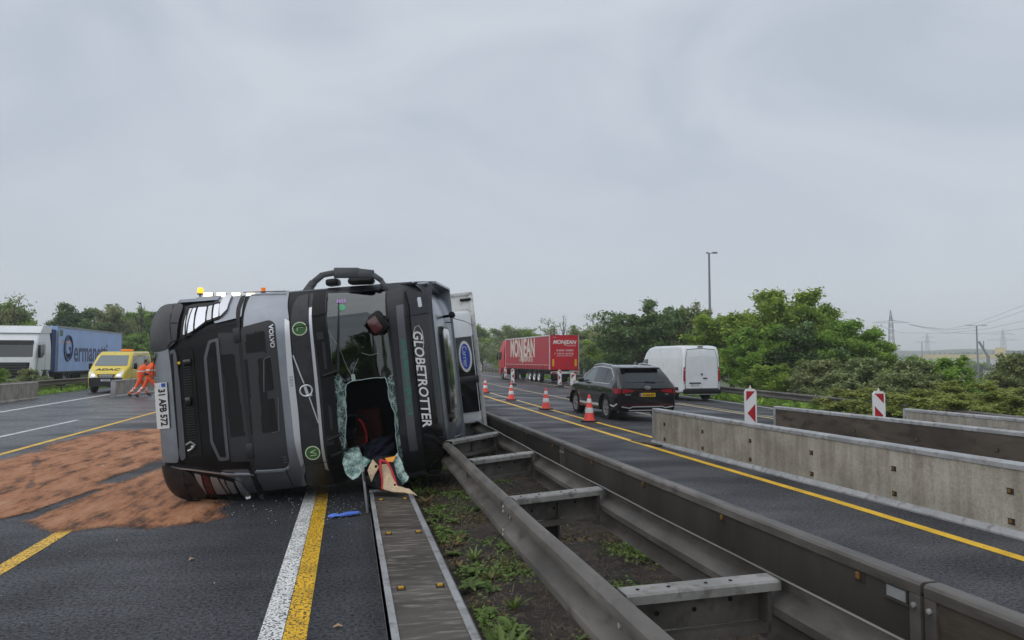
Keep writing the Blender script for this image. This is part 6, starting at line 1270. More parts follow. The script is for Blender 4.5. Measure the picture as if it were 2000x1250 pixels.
# ---- yellow breakdown van on the left (front towards the viewer)
def breakdown_van(label, loc, rz):
    t = thing('yellow_van', label, 'van', loc, rz, 'yellow breakdown vehicles behind the barrier'); 
    YP = [(.0, .45), (.04, .75), (-.02, 1.0), (-.14, 1.16), (-.72, 1.42), (-1.50, 2.06), (-1.95, 2.24), (-5.0, 2.28), (-5.2, 2.1), (-5.25, .5)] + [(-4.3 - .40 * math.cos(math.pi * i / 8), .36 + .40 * math.sin(math.pi * i / 8)) for i in range(1, 8)] + [(-3.8, .35), (-1.45, .35)] + [(-1.0 - .40 * math.cos(math.pi * i / 8), .36 + .40 * math.sin(math.pi * i / 8)) for i in range(1, 8)] + [(-.5, .33), (-.1, .33)]
    WY = lambda y, z: 1 - .13 * max(0, min(1, (z - 1.1) / 1.15)) ** 1.2 - .13 * max(0, (y + .9) / .9) ** 2
    m = slab(MB(), YP, 1.0, .09, WY, .3); m.build('body', 'yellow_body', t, smooth=40)
    yf = lambda z: float(np.interp(z, [.45, .75, 1.0, 1.16, 1.42, 2.06, 2.24], [0, .04, -.02, -.14, -.72, -1.50, -1.95]))
    fm = lambda x, z, o: (x * WY(yf(z), z), yf(z) + o - .15 * max(0, abs(x) - .6) ** 2, z + o * .6)
    m = MB(); m.patch(rnd([(-.86, 1.45), (.86, 1.45), (.80, 2.03), (-.80, 2.03)], .06), fm, .012, .02, .2); m.build('windscreen', 'side_glass', t)
    m = MB(); m.patch(rnd([(-.95, .34), (.95, .34), (.96, .80), (-.96, .80)], .06), fm, .03, .04, .2); m.build('front_bumper', 'dark_grey', t)
    g = MB(); g.patch(rnd([(-.42, .78), (.42, .78), (.50, .99), (-.50, .99)], .03), fm, .022, .02, .2); g = g.build('grille', 'black_plastic', t)
    m = MB()
    for z in (.83, .92): m.patch([(-.4, z), (.4, z), (.4, z + .02), (-.4, z + .02)], fm, .035, .02, .4)
    m.build('grille_bar', 'chrome', g)
    m = MB(); m.tube([Vector(fm(.06 * math.cos(i * .6), 1.03 + .05 * math.sin(i * .6), .03)) for i in range(10)], .012, 5, closed=True); m.build('round_emblem', 'chrome', t)
    m = MB(); m.patch([(-.27, .60), (.27, .60), (.27, .71), (-.27, .71)], fm, .05, .03, .5); p = m.build('number_plate', 'plate_white', t); m = MB(); m.text('D-RM 8302', .085, lambda u, v, w: Vector(fm(-u, .655 + v, .052 + w)), .001, off=.001); m.build('plate_text', 'black_print', p)
    m = MB(); m.text('ADAC', .30, lambda u, v, w: Vector(fm(-u * 1.5 - .0, 1.245 + v * .50, .016 + w)), .002, off=.008); m.build('lettering', 'black_print', t)
    for s in (-1, 1):
        m = MB(); m.patch(rnd([(s * .52, .84), (s * .90, .80), (s * .96, 1.10), (s * .90, 1.26), (s * .66, 1.02)], .04), fm, .02, .03, .15); m.build('headlamp', 'lamp_white', t)
        m = MB(); m.patch(rnd([(s * .60, .90), (s * .80, .90), (s * .80, .99), (s * .64, .99)], .03), fm, .026, .01, .15); m.build('lit_bulb', 'emit_head', t)
        sd_ = sidemap(1.0, WY, s)
        m = MB(); m.patch(rnd([(-1.05, 1.36), (-1.62, 1.98), (-2.2, 2.02), (-2.2, 1.34)], .05), sd_, .008, .01, .3); m.build('side_window', 'car_glass', t)
        m = MB(); m.patch(rnd([(-2.4, 1.34), (-2.4, 2.02), (-3.5, 2.04), (-3.5, 1.34)], .05), sd_, .008, .01, .3); m.build('side_window', 'side_glass', t)
        m = MB(); m.patch(rnd([(-3.6, 1.34), (-3.6, 2.04), (-4.8, 2.04), (-4.8, 1.34)], .05), sd_, .008, .01, .3); m.build('side_window', 'side_glass', t)
        m = MB(); m.strip([(-2.3, .5), (-2.3, 2.1)], .015, sd_, .003, .004); m.strip([(-1.0, 1.3), (-1.0, .9)], .015, sd_, .003, .004); m.build('door_gap', 'hole', t)
        m = MB(); m.box((s * 1.14, -1.18, 1.42), (.18, .12, .34), 0, None, .04); m.beam((s * .95, -1.25, 1.3), (s * 1.1, -1.2, 1.35), .05, .05); m.build('door_mirror', 'black_plastic', t)
        for y in (-1.0, -4.3): road_wheel(t, s * .86, y, .34, .23, s)
    m = MB(); m.box((0, -2.6, .5), (1.5, 4.6, .3)); m.build('underbody', 'black_plastic', t)
    m = MB(); m.box((-.35, -2.4, 2.33), (.62, .22, .10), 0, None, .03); m.build('roof_beacon', 'amber_lens', t)
    return t
bv = breakdown_van('yellow breakdown van with ADAC lettering facing the viewer beside the blue trailer', (-12.75, 42.6, 0), rad(180))
b2 = breakdown_van('second yellow van with a white light board on its roof, mostly hidden behind the workers', (-10.9, 51.5, 0), rad(180))
m = MB(); m.box((-.3, -2.2, 2.95), (1.7, .12, .30), 0, None, .02); m.box((-.3, -2.2, 2.62), (1.9, .3, .12), 1, None, .02)
for i in range(7): m.lathe([(.05, 0), (.05, .02)], (-1.0 + i * .24, -2.13, 2.95), 'y', 10, 2)
for i in (-.6, .0): m.beam((-.3 + i, -2.2, 2.25), (-.3 + i, -2.2, 2.9), .05, .05, 1)
m.build('light_board', ['dirty_white', 'grey_frame', 'black_plastic'], b2)
# ---- recovery truck behind the overturned one: only its roof with lamps shows
rc = thing('recovery_truck', 'yellow recovery truck with lit work lamps and amber beacons above the overturned cab', 'truck', (-3.95, 24.6, .05), rad(180 - 4))
tractor(rc, 'yellow_body', 3.62, lamp='lamp_white')
rk = MB(); rk.bb((-1.12, -1.35, 3.80), (1.12, -1.05, 3.85), 0, .01); rk.beam((-1.0, -1.2, 3.5), (-1.0, -1.2, 3.82), .05, .05); rk.beam((1.0, -1.2, 3.5), (1.0, -1.2, 3.82), .05, .05); rk = rk.build('lamp_bar', 'white_body', rc)
for x in (.78, .35, -.12, -.60):
    m = MB(); m.box((x, -1.14, 3.93), (.32, .14, .17), 0, None, .05); w = m.build('work_lamp', 'black_plastic', rk); m = MB(); m.box((x, -1.062, 3.93), (.29, .03, .15), 0, None, .012); m.build('lit_lens', 'emit_warm', w)
m = MB(); m.lathe([(.10, 0), (.10, .05)], (1.06, -1.2, 3.93), 'z', 14, 1); m.lathe([(.085, .05), (.10, .08), (.095, .20), (.05, .24), (0, .25)], (1.06, -1.2, 3.93), 'z', 14, 0); m.beam((1.06, -1.2, 3.8), (1.06, -1.2, 3.95), .06, .06, 1); m.build('beacon', ['emit_amber', 'grey_frame'], rc)
m = MB(); m.lathe([(.09, 0), (.09, .04)], (-.98, -1.2, 4.02), 'z', 14, 1); m.lathe([(.075, .04), (.08, .18), (0, .19)], (-.98, -1.2, 4.02), 'z', 14, 0); m.beam((-.98, -1.2, 3.8), (-.98, -1.2, 4.04), .06, .06, 1); m.build('beacon', ['amber_lens', 'grey_frame'], rc)
m = MB(); m.box((-1.2, -3.2, 4.02), (2.6, .5, .16), 0, None, .04); m.box((0, -4.4, 2.2), (2.3, 3.6, 2.6), 0, None, .05)
m.build('white_superstructure', 'white_body', rc)
for s in (-1, 1):
    for y in (-4.4, -5.7): road_wheel(rc, s * .98, y, .5, .5, s)

# ------------------------------------------------------------ cones and beacons
def cone(label, x, y, h=.78):
    t = thing('traffic_cone', label, 'traffic cone', (x, y, .006), random.uniform(-.4, .4), 'traffic cones along the yellow lane line')
    m = MB(); m.box((0, 0, .018), (.46, .46, .036), 0, None, .012); m.build('base', 'rubber', t)
    R_ = lambda z: .155 - (.155 - .032) * (z - .036) / (h - .036)
    m = MB(); m.lathe([(R_(.036) + .015, .036), (R_(.05), .055), (R_(h - .02), h - .02), (R_(h) * .7, h), (0, h)], (0, 0, 0), 'z', 24); m.build('cone_body', 'cone_red', t)
    for a, b in ((.25, .40), (.54, .66)):
        m = MB(); m.lathe([(R_(a) + .001, a), (R_(a) + .004, a + .003), (R_(b) + .004, b - .003), (R_(b) + .001, b)], (0, 0, 0), 'z', 24, capped=False); m.build('sleeve', 'cone_white', t)
    return t
cone('nearest orange cone with white bands, in front of the rear wheels of the black car', 6.82, 19.9)
cone('second orange cone from the right, left of the black car', 6.96, 25.1, .76)
cone('third orange cone, below the rear corner of the red truck', 7.05, 31.2, .76)
cone('farthest orange cone, nearest the overturned trailer', 7.2, 38.2, .76)
def beacon(label, x, y, left, z=None, rz=0):
    t = thing('warning_beacon', label, 'road beacon', (x, y, (roadz(x) if z is None else z) + .006), rz, 'red and white warning beacons between the lanes')
    m = MB(); m.box((0, .0, .04), (.42, .80, .08), 0, None, .02); m.box((0, 0, .10), (.18, .2, .06), 0, None, .02); m.build('foot', 'rubber', t)
    m = MB(); P = rnd([(-.125, .18), (.125, .18), (.125, 1.13), (.08, 1.19), (-.08, 1.19), (-.125, 1.13)], .02); m.prism(P, -.028, .028, 'xz'); pn = m.build('panel', 'white_print', t)
    s = 1 if left else -1
    for P in ([(-.095 * s, 1.14), (.095 * s, 1.14), (-.095 * s, .93)], [(.095 * s, .87), (-.075 * s, .67), (.095 * s, .47)], [(-.095 * s, .22), (.095 * s, .22), (-.095 * s, .40)]):
        m = MB(); m.prism(P, -.032, -.0285, 'xz'); m.build('red_field', 'sign_red', pn)
    m = MB(); m.lathe([(.03, 1.185), (.028, 1.22), (.014, 1.225), (.016, 1.25), (0, 1.265)], (0, 0, 0), 'z', 12); m.build('top_knob', 'cream_print', t)
beacon('nearest beacon with left-pointing arrow, behind the long tan barrier wall', 8.45, 14.0, True, rz=-.25)
beacon('beacon with right-pointing arrow at the right, behind the brown barrier wall', 11.2, 13.45, False, rz=-.3)
beacon('beacon standing directly in front of the bonnet of the black car', 10.6, 33.3, True)
beacon('beacon in front of the rear doors of the red truck', 14.45, 48.5, False)
beacon('beacon in front of the driver side of the red trailer wheels', 11.75, 51.5, True)
beacon('beacon beside the red cab of the curtain-sided truck', 14.9, 68.5, False)
beacon('farthest small beacon beside the overturned trailer', 20.6, 113, True, z=-.2)

# ------------------------------------------------------------ people
def person(label, loc, rz, pose, bag=False, h=1.85):
    t = thing('person', label, 'person', loc, rz, 'two road workers walking in orange clothing')
    V = []; E_ = []; Rr = []
    def v(p, r, par=None):
        V.append(p); Rr.append(r); i = len(V) - 1
        if par is not None: E_.append((par, i))
        return i
    st, lean = pose
    pel = v((0, 0, .98), .145); sp = v((0, .03 + lean * .5, 1.20), .15, pel); ch = v((0, .05 + lean, 1.38), .165, sp); nk = v((0, .06 + lean * 1.3, 1.54), .065, ch)
    for s, a in ((1, st), (-1, -st)):
        hp_ = v((s * .10, 0, .90), .115, pel); kn = v((s * .11, a * .22 + .05, .50), .085, hp_); an = v((s * .11, a * .42 - (.10 if a < 0 else 0), .11), .062, kn); v((s * .12, a * .42 + .16 - (.10 if a < 0 else 0), .045), .05, an)
        sh = v((s * .20, .05 + lean, 1.43), .075, ch); el = v((s * .27, lean - a * .16, 1.16), .06, sh); wr = v((s * .25, lean - a * .18 + .20, .98), .042, el); hd = v((s * .25, lean - a * .18 + .26, .93), .032, wr)
        for k in range(4): f1 = v((s * (.25 - .024 + .016 * k), lean - a * .18 + .31, .90 - .004 * k), .010, hd); v((s * (.25 - .024 + .016 * k), lean - a * .18 + .33, .865), .008, f1)
        v((s * .215, lean - a * .18 + .285, .905), .010, hd)
    me = bpy.data.meshes.new('body'); me.from_pydata(V, E_, []); o = bpy.data.objects.new('body', me); COL.objects.link(o)
    md = o.modifiers.new('skin', 'SKIN'); md.use_smooth_shade = True
    for i, r in enumerate(Rr): me.skin_vertices[0].data[i].radius = (r, r * (.78 if i in (1, 2) else 1))
    me.skin_vertices[0].data[0].use_root = True
    s_ = o.modifiers.new('sub', 'SUBSURF'); s_.levels = s_.render_levels = 1
    m2 = bpy.data.meshes.new_from_object(o.evaluated_get(bpy.context.evaluated_depsgraph_get())); o.modifiers.clear(); o.data = m2; o.parent = t; m2.materials.clear()
    for k in ('orange_wear', 'silver_wear', 'rubber', 'skin', 'navy_wear'): m2.materials.append(MT[k])
    for p in m2.polygons:
        z = p.center.z; x = abs(p.center.x); k = 0; p.use_smooth = True
        if z < .17: k = 2
        elif abs(z - .30) < .035 or abs(z - .42) < .03: k = 1
        elif x < .22 and abs(z - 1.16) < .035: k = 1
        elif x > .21 and abs(z - 1.22) < .03: k = 1
        if x > .2 and z < .97 and z > .8 and p.center.y > lean - .02 + (-.18 * st if p.center.x > 0 else .18 * st) + .2: k = 3
        if z > 1.50 and x < .09: k = 3
        p.material_index = k
    m = MB(); c = (0, .09 + lean * 1.5, 1.68); m.lathe([(0, -.13), (.055, -.11), (.078, -.05), (.086, .02), (.078, .08), (.045, .115), (0, .125)], c, 'z', 14); m.box((c[0], c[1] + .085, c[2] - .02), (.025, .04, .04), 0, None, .008)
    for s in (-1, 1): m.box((s * .085, c[1] - .005, c[2] - .01), (.02, .035, .06), 0, None, .006)
    m.build('head', 'skin', t, smooth=60)
    m = MB(); m.lathe([(.088, -.03), (.093, .03), (.085, .09), (.05, .128), (0, .138)], (c[0], c[1] - .018, c[2]), 'z', 14); m.build('hair', 'hair', t, smooth=60)
    m = MB(); m.lathe([(.205, 1.00), (.215, 1.02), (.21, 1.08), (.195, 1.10)], (0, .01, 0), 'z', 16, capped=False); m.build('belt', 'navy_wear', t) if bag else None
    m = MB(); m.lathe([(.185, .95), (.20, 1.0), (.215, 1.2), (.225, 1.36), (.19, 1.46), (.10, 1.53), (.085, 1.57)], (0, .03 + lean * .6, 0), 'z', 18, capped=False)
    t.scale = [h / 1.81] * 3
    for k, vv in enumerate(m.v): m.v[k] = (vv[0] * 1.12, (vv[1] - .03 - lean * .6) * .92 + .03 + lean * max(0, (vv[2] - .95)) / .5, vv[2])
    m.build('jacket', 'orange_wear', t, smooth=60)
    m = MB(); m.lathe([(.222, 1.20), (.225, 1.21), (.227, 1.25), (.223, 1.26)], (0, .03 + lean * .5, 0), 'z', 18, capped=False)
    for k, vv in enumerate(m.v): m.v[k] = (vv[0] * 1.135, (vv[1] - .03 - lean * .5) * .95 + .03 + lean * .5, vv[2])
    m.build('reflective_stripe', 'silver_wear', t)
    return t
person('road worker in orange walking nearest the overturned cab, dark belt round the waist', (-9.22, 37.0, 0), rad(-70), (1, .08), True, 1.90)
person('road worker in orange walking on the left, half hidden by the other worker', (-9.85, 37.9, 0), rad(-60), (-1, .12), False, 1.80)

# ------------------------------------------------------------ sand, glove, fragments
def inpoly(x, y, P):
    c = False
    for (xa, ya), (xb, yb) in zip(P, P[1:] + P[:1]):
        if (ya > y) != (yb > y) and x < (xb - xa) * (y - ya) / (yb - ya) + xa: c = not c
    return c
def segd(x, y, a, b):
    dx, dy = b[0] - a[0], b[1] - a[1]; t = max(0, min(1, ((x - a[0]) * dx + (y - a[1]) * dy) / (dx * dx + dy * dy))); return math.hypot(x - a[0] - t * dx, y - a[1] - t * dy)
SP = [(-4.5, 20.6), (-5.95, 19.7), (-6.15, 17.3), (-5.95, 14.8), (-6.6, 13.0), (-6.3, 10.8), (-5.0, 9.6), (-3.72, 9.0), (-2.9, 8.45), (-2.45, 8.62), (-2.0, 8.42), (-1.55, 8.62), (-1.36, 8.86), (-1.55, 9.1), (-1.5, 9.5), (-1.8, 10.6), (-2.6, 14), (-2.8, 20)]
gxs = np.arange(-7.0, -1.0, .07); gys = np.arange(8.0, 21.0, .08); vs = []; cov = []; nz_ = __import__('mathutils').noise
for y in gys:
    for x in gxs:
        d = min(segd(x, y, a, b) for a, b in zip(SP, SP[1:] + SP[:1])); d = d if inpoly(x, y, SP) else -d
        c = .5 + d / .55
        c = min(c, 1.3) - 1.3 * max(0, 1 - segd(x, y, (-3.0, 14.0), (-3.4, 11.7)) / .46) - .8 * max(0, 1 - segd(x, y, (-2.7, 16.5), (-3.1, 14.6)) / .35) - 1.1 * max(0, 1 - segd(x, y, (-3.35, 11.0), (-3.58, 9.3)) / .22) - .8 * max(0, 1 - segd(x, y, (-5.6, 15), (-4.3, 11.3)) / .16) - .5 * max(0, 1 - segd(x, y, (-2.9, 17), (-2.7, 12)) / .3)
        c -= .75 * max(0, nz_.noise(Vector((x * 1.3, y * .5, 3)))) + .35 * max(0, nz_.noise(Vector((x * 3.1, y * 1.1, 7))))
        w_ = nz_.noise(Vector((x * 3.2, y * 1.3, 0))) + .5 * nz_.noise(Vector((x * 8, y * 5, 1))); tr_ = .5 + .5 * math.sin((x * 1.0 + y * .42) * 26)
        cov.append(c); vs.append((x, y, .006 + max(0, min(1, c)) * (.006 + .012 * w_ * max(0, min(1, c - .3)) + .010 * tr_ * max(0, nz_.noise(Vector((x * .8, y * .4, 9)))))))
n_ = len(gxs); fs = []
for j in range(len(gys) - 1):
    for i in range(n_ - 1):
        ids = (j * n_ + i, j * n_ + i + 1, (j + 1) * n_ + i + 1, (j + 1) * n_ + i)
        if max(cov[k] for k in ids) > -.15: fs.append(ids)
me = bpy.data.meshes.new('sand'); me.from_pydata(vs, [], fs); at = me.attributes.new('cover', 'FLOAT', 'POINT'); at.data.foreach_set('value', cov); me.polygons.foreach_set('use_smooth', [True] * len(fs))
mt, n, l, b = newmat('orange_absorbent_sand'); o_ = n['Material Output']; g = n.new('ShaderNodeNewGeometry'); A_ = n.new('ShaderNodeAttribute'); A_.attribute_name = 'cover'
def _n(s, d=5, mp_=None, r_=.6):
    x = n.new('ShaderNodeTexNoise'); x.inputs['Scale'].default_value = s; x.inputs['Detail'].default_value = d; x.inputs['Roughness'].default_value = r_
    if mp_: k = n.new('ShaderNodeMapping'); k.inputs['Scale'].default_value = mp_[:3]; k.inputs['Rotation'].default_value = (0, 0, mp_[3]); l.new(g.outputs['Position'], k.inputs[0]); l.new(k.outputs[0], x.inputs['Vector'])
    else: l.new(g.outputs['Position'], x.inputs['Vector'])
    return x.outputs['Fac']
r = n.new('ShaderNodeValToRGB'); r.color_ramp.elements[0].position = .37; r.color_ramp.elements[0].color = (.06, .026, .013, 1); r.color_ramp.elements[1].position = .70; r.color_ramp.elements[1].color = (.52, .29, .165, 1)
e_ = r.color_ramp.elements.new(.50); e_.color = (.40, .165, .072, 1); l.new(_n(1.9, 8, (1.8, .45, 1, .35), .74), r.inputs[0]); l.new(r.outputs[0], b.inputs['Base Color']); b.inputs['Roughness'].default_value = .8
ns = _n(6, 8, (1.8, .6, 1, .3), .85); mr = n.new('ShaderNodeMath'); mr.operation = 'MULTIPLY_ADD'; mr.inputs[1].default_value = 1.1; l.new(ns, mr.inputs[0]); l.new(A_.outputs['Fac'], mr.inputs[2])
ms = n.new('ShaderNodeMapRange'); ms.inputs[1].default_value = .86; ms.inputs[2].default_value = 1.24; l.new(mr.outputs[0], ms.inputs[0]); tr = n.new('ShaderNodeBsdfTransparent'); mx = n.new('ShaderNodeMixShader'); l.new(ms.outputs[0], mx.inputs[0]); l.new(tr.outputs[0], mx.inputs[1]); l.new(b.outputs[0], mx.inputs[2]); l.new(mx.outputs[0], o_.inputs[0])
bp = n.new('ShaderNodeBump'); bp.inputs['Strength'].default_value = .8; bp.inputs['Distance'].default_value = .03; l.new(_n(22, 7, (1.5, .7, 1, .3), .7), bp.inputs['Height']); l.new(bp.outputs[0], b.inputs['Normal'])
me.materials.append(mt); o = bpy.data.objects.new('absorbent_sand', me); COL.objects.link(o); tag(o, 'orange-brown oil-binding sand strewn over the asphalt left of the overturned truck', 'sand', kind='stuff')
gl = thing('rubber_glove', 'crumpled blue rubber glove lying across the yellow edge line', 'glove', (-.14, 8.50, .012), rad(8))
m = MB(); 
for k in range(9): m.tube([(.02 + .012 * k, -.03 + .007 * k, .012 + .006 * (k % 3)), (.10 + .006 * k, -.02 + .006 * k + .010 * math.sin(k * 2.1), .024 + .007 * (k % 2)), (.20, -.005 + .006 * k, .014 + .008 * ((k + 1) % 3)), (.27 + .008 * (k % 3), .0 + .009 * k, .020 + .008 * (k % 2))], [.009, .013, .011, .009], 6)
m.box((.12, .0, .012), (.14, .055, .018), 0, Matrix.Rotation(.15, 3, 'Z'), .008)
for k, (a_, l_) in enumerate(((-.30, .09), (-.10, .12), (.10, .12), (.28, .10), (.9, .07))): m.tube([(.05, -.025 + .014 * k, .014), (.05 - l_ * .5, -.03 + .016 * k + math.sin(a_) * l_ * .4, .020), (.05 - l_, -.03 + .02 * k + math.sin(a_) * l_, .010)], [.011, .010, .008], 6)
m.build('glove_skin', 'glove', gl, smooth=60)
MT['frag'] = M('glass_fragments', (.55, .62, .62), .15, 0, .8); m = MB()
for i in range(420):
    a = random.gauss(0, 1), random.gauss(0, 1); x = -.1 + a[0] * .75; y = 9.3 + a[1] * .55
    if i % 5 == 0: x = random.uniform(-4, 6); y = random.uniform(4.5, 12)
    if .2 < x < 3: continue
    s = random.uniform(.004, .011); z = .006 + s * .4; m.box((x, y, z), (s, s * .8, s * .6), 0, Matrix.Rotation(random.uniform(0, 3), 3, 'Z'))
m.build('glass_fragments', 'frag', kind='stuff', smooth=0, label='small glass fragments scattered on the asphalt around the truck', cat='glass fragments')
MT['grit'] = M('road_grit', (.12, .09, .07), .8); m = MB()
for i in range(900):
    x = random.uniform(-6, 6.2); y = random.uniform(3.8, 14)
    if .15 < x < 3.0: continue
    s = random.uniform(.003, .010); m.box((x, y, .004 + s * .3), (s, s * 1.3, s * .7), 0, Matrix.Rotation(random.uniform(0, 3), 3, 'Z'))
m.build('road_grit', 'grit', kind='stuff', smooth=0, label='small bits of grit and bark scattered on the asphalt', cat='grit')
MT['dry_leaf'] = M('tan_dry_leaf', (.42, .30, .19), .7)
for i, (x, y, lab) in enumerate(((-.05, 5.05, 'curled tan leaf near the bottom edge beside the yellow line'), (-1.35, 7.0, 'small pale scrap on the asphalt left of the white line'), (-4.0, 13.4, 'dark flat scrap lying on the orange sand'))):
    m = MB(); m.tube([(-.03, 0, .006), (0, .012, .014), (.03, .0, .008)], [.006, .014, .004], 5); o = m.build('scrap', 'dry_leaf', smooth=60, label=lab, cat='litter'); o.location = (x, y, .004); o.scale = [1.0 + (i == 2) * 3, 1 + (i == 2), 1]; o.rotation_euler[2] = i

# ------------------------------------------------------------ lamp posts, pylons, far buildings
def lamp_post(label, x, y, zb, zt, r=.11, arms=((-.35, 0), (.45, 0))):
    t = thing('lamp_post', label, 'lamp post', (x, y, zb), -YAW, 'tall lamp posts beyond the motorway'); h = zt - zb
    m = MB(); m.tube([(0, 0, 0), (0, 0, h)], [r, r * .6], 10); m.build('post', 'pole', t)
    for ax, az in arms: m = MB(); m.beam((0, 0, h - .05), (ax, 0, h + .02), .08, .06); m.box((ax * 1.5, 0, h + .02), (abs(ax) * 1.3, .28, .12), 0, None, .03); m.build('lamp_head', 'pole', t)
lamp_post('tall grey lamp post above the tree group on the right', 29.3, 54.5, gz(29.3, 54.5), 10.7, .13, ((-.10, 0), (.32, 0)))
lamp_post('distant lamp post near the yellow building', 128, 124.6, -10, 8.9, .22, ((-1.0, 0), (1.0, 0)))
lamp_post('faint distant lamp post right of the pylon', 280, 305, -10, 10.6, .3, ((-1.6, 0), (1.6, 0)))
lamp_post('faint distant lamp post left of the pylon', 250, 305, -10, 11.2, .3, ((-1.6, 0), (1.6, 0)))
def pylon(label, loc, rz, H, arms, wb, wt, r):
    t = thing('pylon', label, 'pylon', loc, rz, 'electricity pylons beyond the valley')
    m = MB(); N_ = 12; lv = []
    for i in range(N_ + 1):
        u = i / N_; w = wb + (wt - wb) * min(1, u / .82) if u < .82 else wt * (1 - (u - .82) / .18) + .05; lv.append((u * H, w / 2))
    for (z0, w0), (z1, w1) in zip(lv, lv[1:]):
        for sx_, sy_ in ((1, 1), (1, -1), (-1, 1), (-1, -1)): m.beam((sx_ * w0, sy_ * w0, z0), (sx_ * w1, sy_ * w1, z1), r * 1.5, r * 1.5)
        for a, b in (((1, 1), (1, -1)), ((1, -1), (-1, -1)), ((-1, -1), (-1, 1)), ((-1, 1), (1, 1))): m.beam((a[0] * w0, a[1] * w0, z0), (b[0] * w1, b[1] * w1, z1), r, r); m.beam((b[0] * w0, b[1] * w0, z0), (a[0] * w1, a[1] * w1, z1), r, r)
    m.build('tower', 'far_steel', t)
    for za, la in arms:
        for s in (-1, 1):
            m = MB(); w = wt / 2
            for sy_ in (-1, 1): m.beam((s * w, sy_ * w, za), (s * la, 0, za), r, r); m.beam((s * w, sy_ * w, za + wt * .9), (s * la, 0, za), r, r)
            for k in range(1, 5): u = k / 5; x = s * (w + (la - w) * u); m.beam((x, 0, za), (x - s * (la - w) / 5, 0, za + wt * .9 * (1 - u + .2)), r * .8, r * .8)
            m.build('crossarm', 'far_steel', t)
pylon('nearest lattice electricity pylon with one wide crossarm', (243, 282.6, -10), -YAW - .15, 34.6, ((28.6, 8.2),), 3.5, 1.35, .09)
for lab, (px, D, top, arms) in {'faint lattice pylon with two crossarms near the right edge': (1959, 760, 642, ((36, 17), (47, 13))), 'very faint distant lattice pylon in the middle of the valley': (1811, 900, 650, ((38, 12), (48, 9))), 'very faint distant pylon just left of the nearest one': (1711, 1000, 657, ((36, 11), (44, 8)))}.items():
    lat = (px - 1000) / FPX * D; x = D * math.sin(YAW) + lat * math.cos(YAW); y = D * math.cos(YAW) - lat * math.sin(YAW); H = EYE + (702 - top) / FPX * D + 10
    pylon(lab, (x, y, -10), -YAW, H, tuple((H * .72 if k == 0 else H * .86, la) for k, (z, la) in enumerate(arms)), 7, 2.4, .11)
def atd(px, py, D): return Vector((0, 0, EYE)) + (Fc + Rc * ((px - 1000) / FPX) - Uc * ((py - 625) / FPX)) * D
GPL = 'power cables crossing the sky at the right'
for lab, P in (('upper power cable rising to the right edge', ((1775, 633, 330), (1800, 638, 300), (1850, 643, 250), (1900, 633, 190), (1950, 615, 140), (2010, 592, 100))), ('second power cable rising to the right edge', ((1775, 633, 330), (1800, 639, 300), (1850, 645, 250), (1900, 640, 200), (1950, 624, 150), (2010, 603, 110))), ('lower power cable sagging towards the right', ((1709, 634, 330), (1760, 650, 310), (1850, 651, 260), (1930, 642, 200), (2010, 624, 150))), ('lowest faint power cable', ((1775, 634, 335), (1850, 650, 320), (1920, 652, 300), (2010, 640, 270)))):
    m = MB(); m.tube([atd(*p) for p in P], [.00017 * p[2] for p in P], 4); o = m.build('power_cable', 'far_steel', label=lab, cat='power cable', group=GPL)
bl_ = thing('warehouse', 'distant store building with a yellow band and a yellow sign tower', 'building', atd(1895, 705, 450)); bl_.rotation_euler[2] = -YAW - .3; zb = bl_.location.z
m = MB(); m.bb((-24, 0, -8), (24, 20, 1.6)); m.build('wall', 'dirty_white', bl_)
m = MB(); m.bb((-24.3, -.3, 1.6), (24.3, 20, 4.1)); m.build('yellow_band', 'pale_yellow', bl_)
for i in range(16): m = MB(); m.bb((-23 + i * 2.9, -.2, 4.3), (-22.0 + i * 2.9, .2, 5.2)); m.build('roof_post', 'grey_metal', bl_)
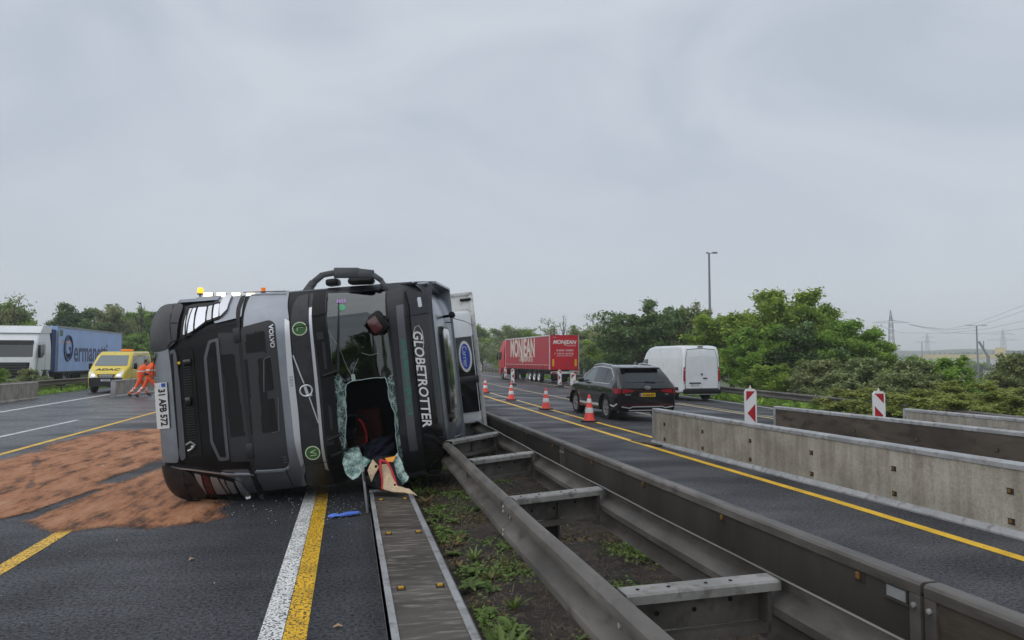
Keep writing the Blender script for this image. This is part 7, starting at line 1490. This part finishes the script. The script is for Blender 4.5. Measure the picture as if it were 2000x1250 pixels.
m = MB(); m.bb((14.5, 2, 4), (20, 3, 8.3)); m.build('sign_tower', 'pale_yellow', bl_)
for i, (px, py, D, w, h, d_, mt_, lab) in enumerate(((1795, 706, 500, 10, 4, 8, 'dirty_white', 'small pale building left of the yellow-banded store'), (1985, 700, 600, 20, 12, 14, 'grey_metal', 'grey industrial block at the right edge of the horizon'), (1700, 690, 800, 30, 5, 14, 'dirty_white', 'long low pale hall far away left of the pylon'), (1985, 735, 140, 5, 2.2, 6, 'white_body', 'small white building low in the valley at the right edge'))):
    b_ = thing('far_building', lab, 'building', atd(px, py, D)); b_.rotation_euler[2] = -YAW
    m = MB(); m.bb((-w / 2, 0, -10 if D > 300 else -3), (w / 2, d_, h / 2)); m.build('wall', mt_, b_); m = MB(); m.bb((-w / 2 - .2, -.2, h / 2), (w / 2 + .2, d_ + .2, h / 2 + .5)); m.build('roof', 'grey_frame', b_)
cr_ = thing('crane', 'distant crane with a slanting jib above the valley trees', 'crane', atd(1930, 697, 300)); m = MB(); m.beam((0, 0, -6), (0, 0, .5), .9, .9); m.build('base', 'far_steel', cr_); m = MB(); m.beam((0, 0, 0), atd(1912, 667, 300) - cr_.location, .5, .7); m.build('jib', 'far_steel', cr_); m = MB(); m.beam(atd(1921, 683, 300) - cr_.location, atd(1921, 666, 300) - cr_.location, .25, .25); m.build('strut', 'far_steel', cr_)
# ------------------------------------------------------------ air
hz = MB(); hz.bb((-2150, -650, -16), (2150, 2150, 62)); hz = hz.mesh('haze', 'asphalt', 0); hz.materials.clear()
hm = bpy.data.materials.new('haze_air'); hm.use_nodes = True; hn = hm.node_tree.nodes; hn.remove(hn['Principled BSDF']); pv = hn.new('ShaderNodeVolumePrincipled'); pv.inputs['Density'].default_value = .0007; pv.inputs['Color'].default_value = (.96, .98, 1, 1); pv.inputs['Anisotropy'].default_value = 0
hm.node_tree.links.new(pv.outputs[0], hn['Material Output'].inputs['Volume']); hz.materials.append(hm); ho = bpy.data.objects.new('haze', hz); COL.objects.link(ho); ho['kind'] = 'stuff'
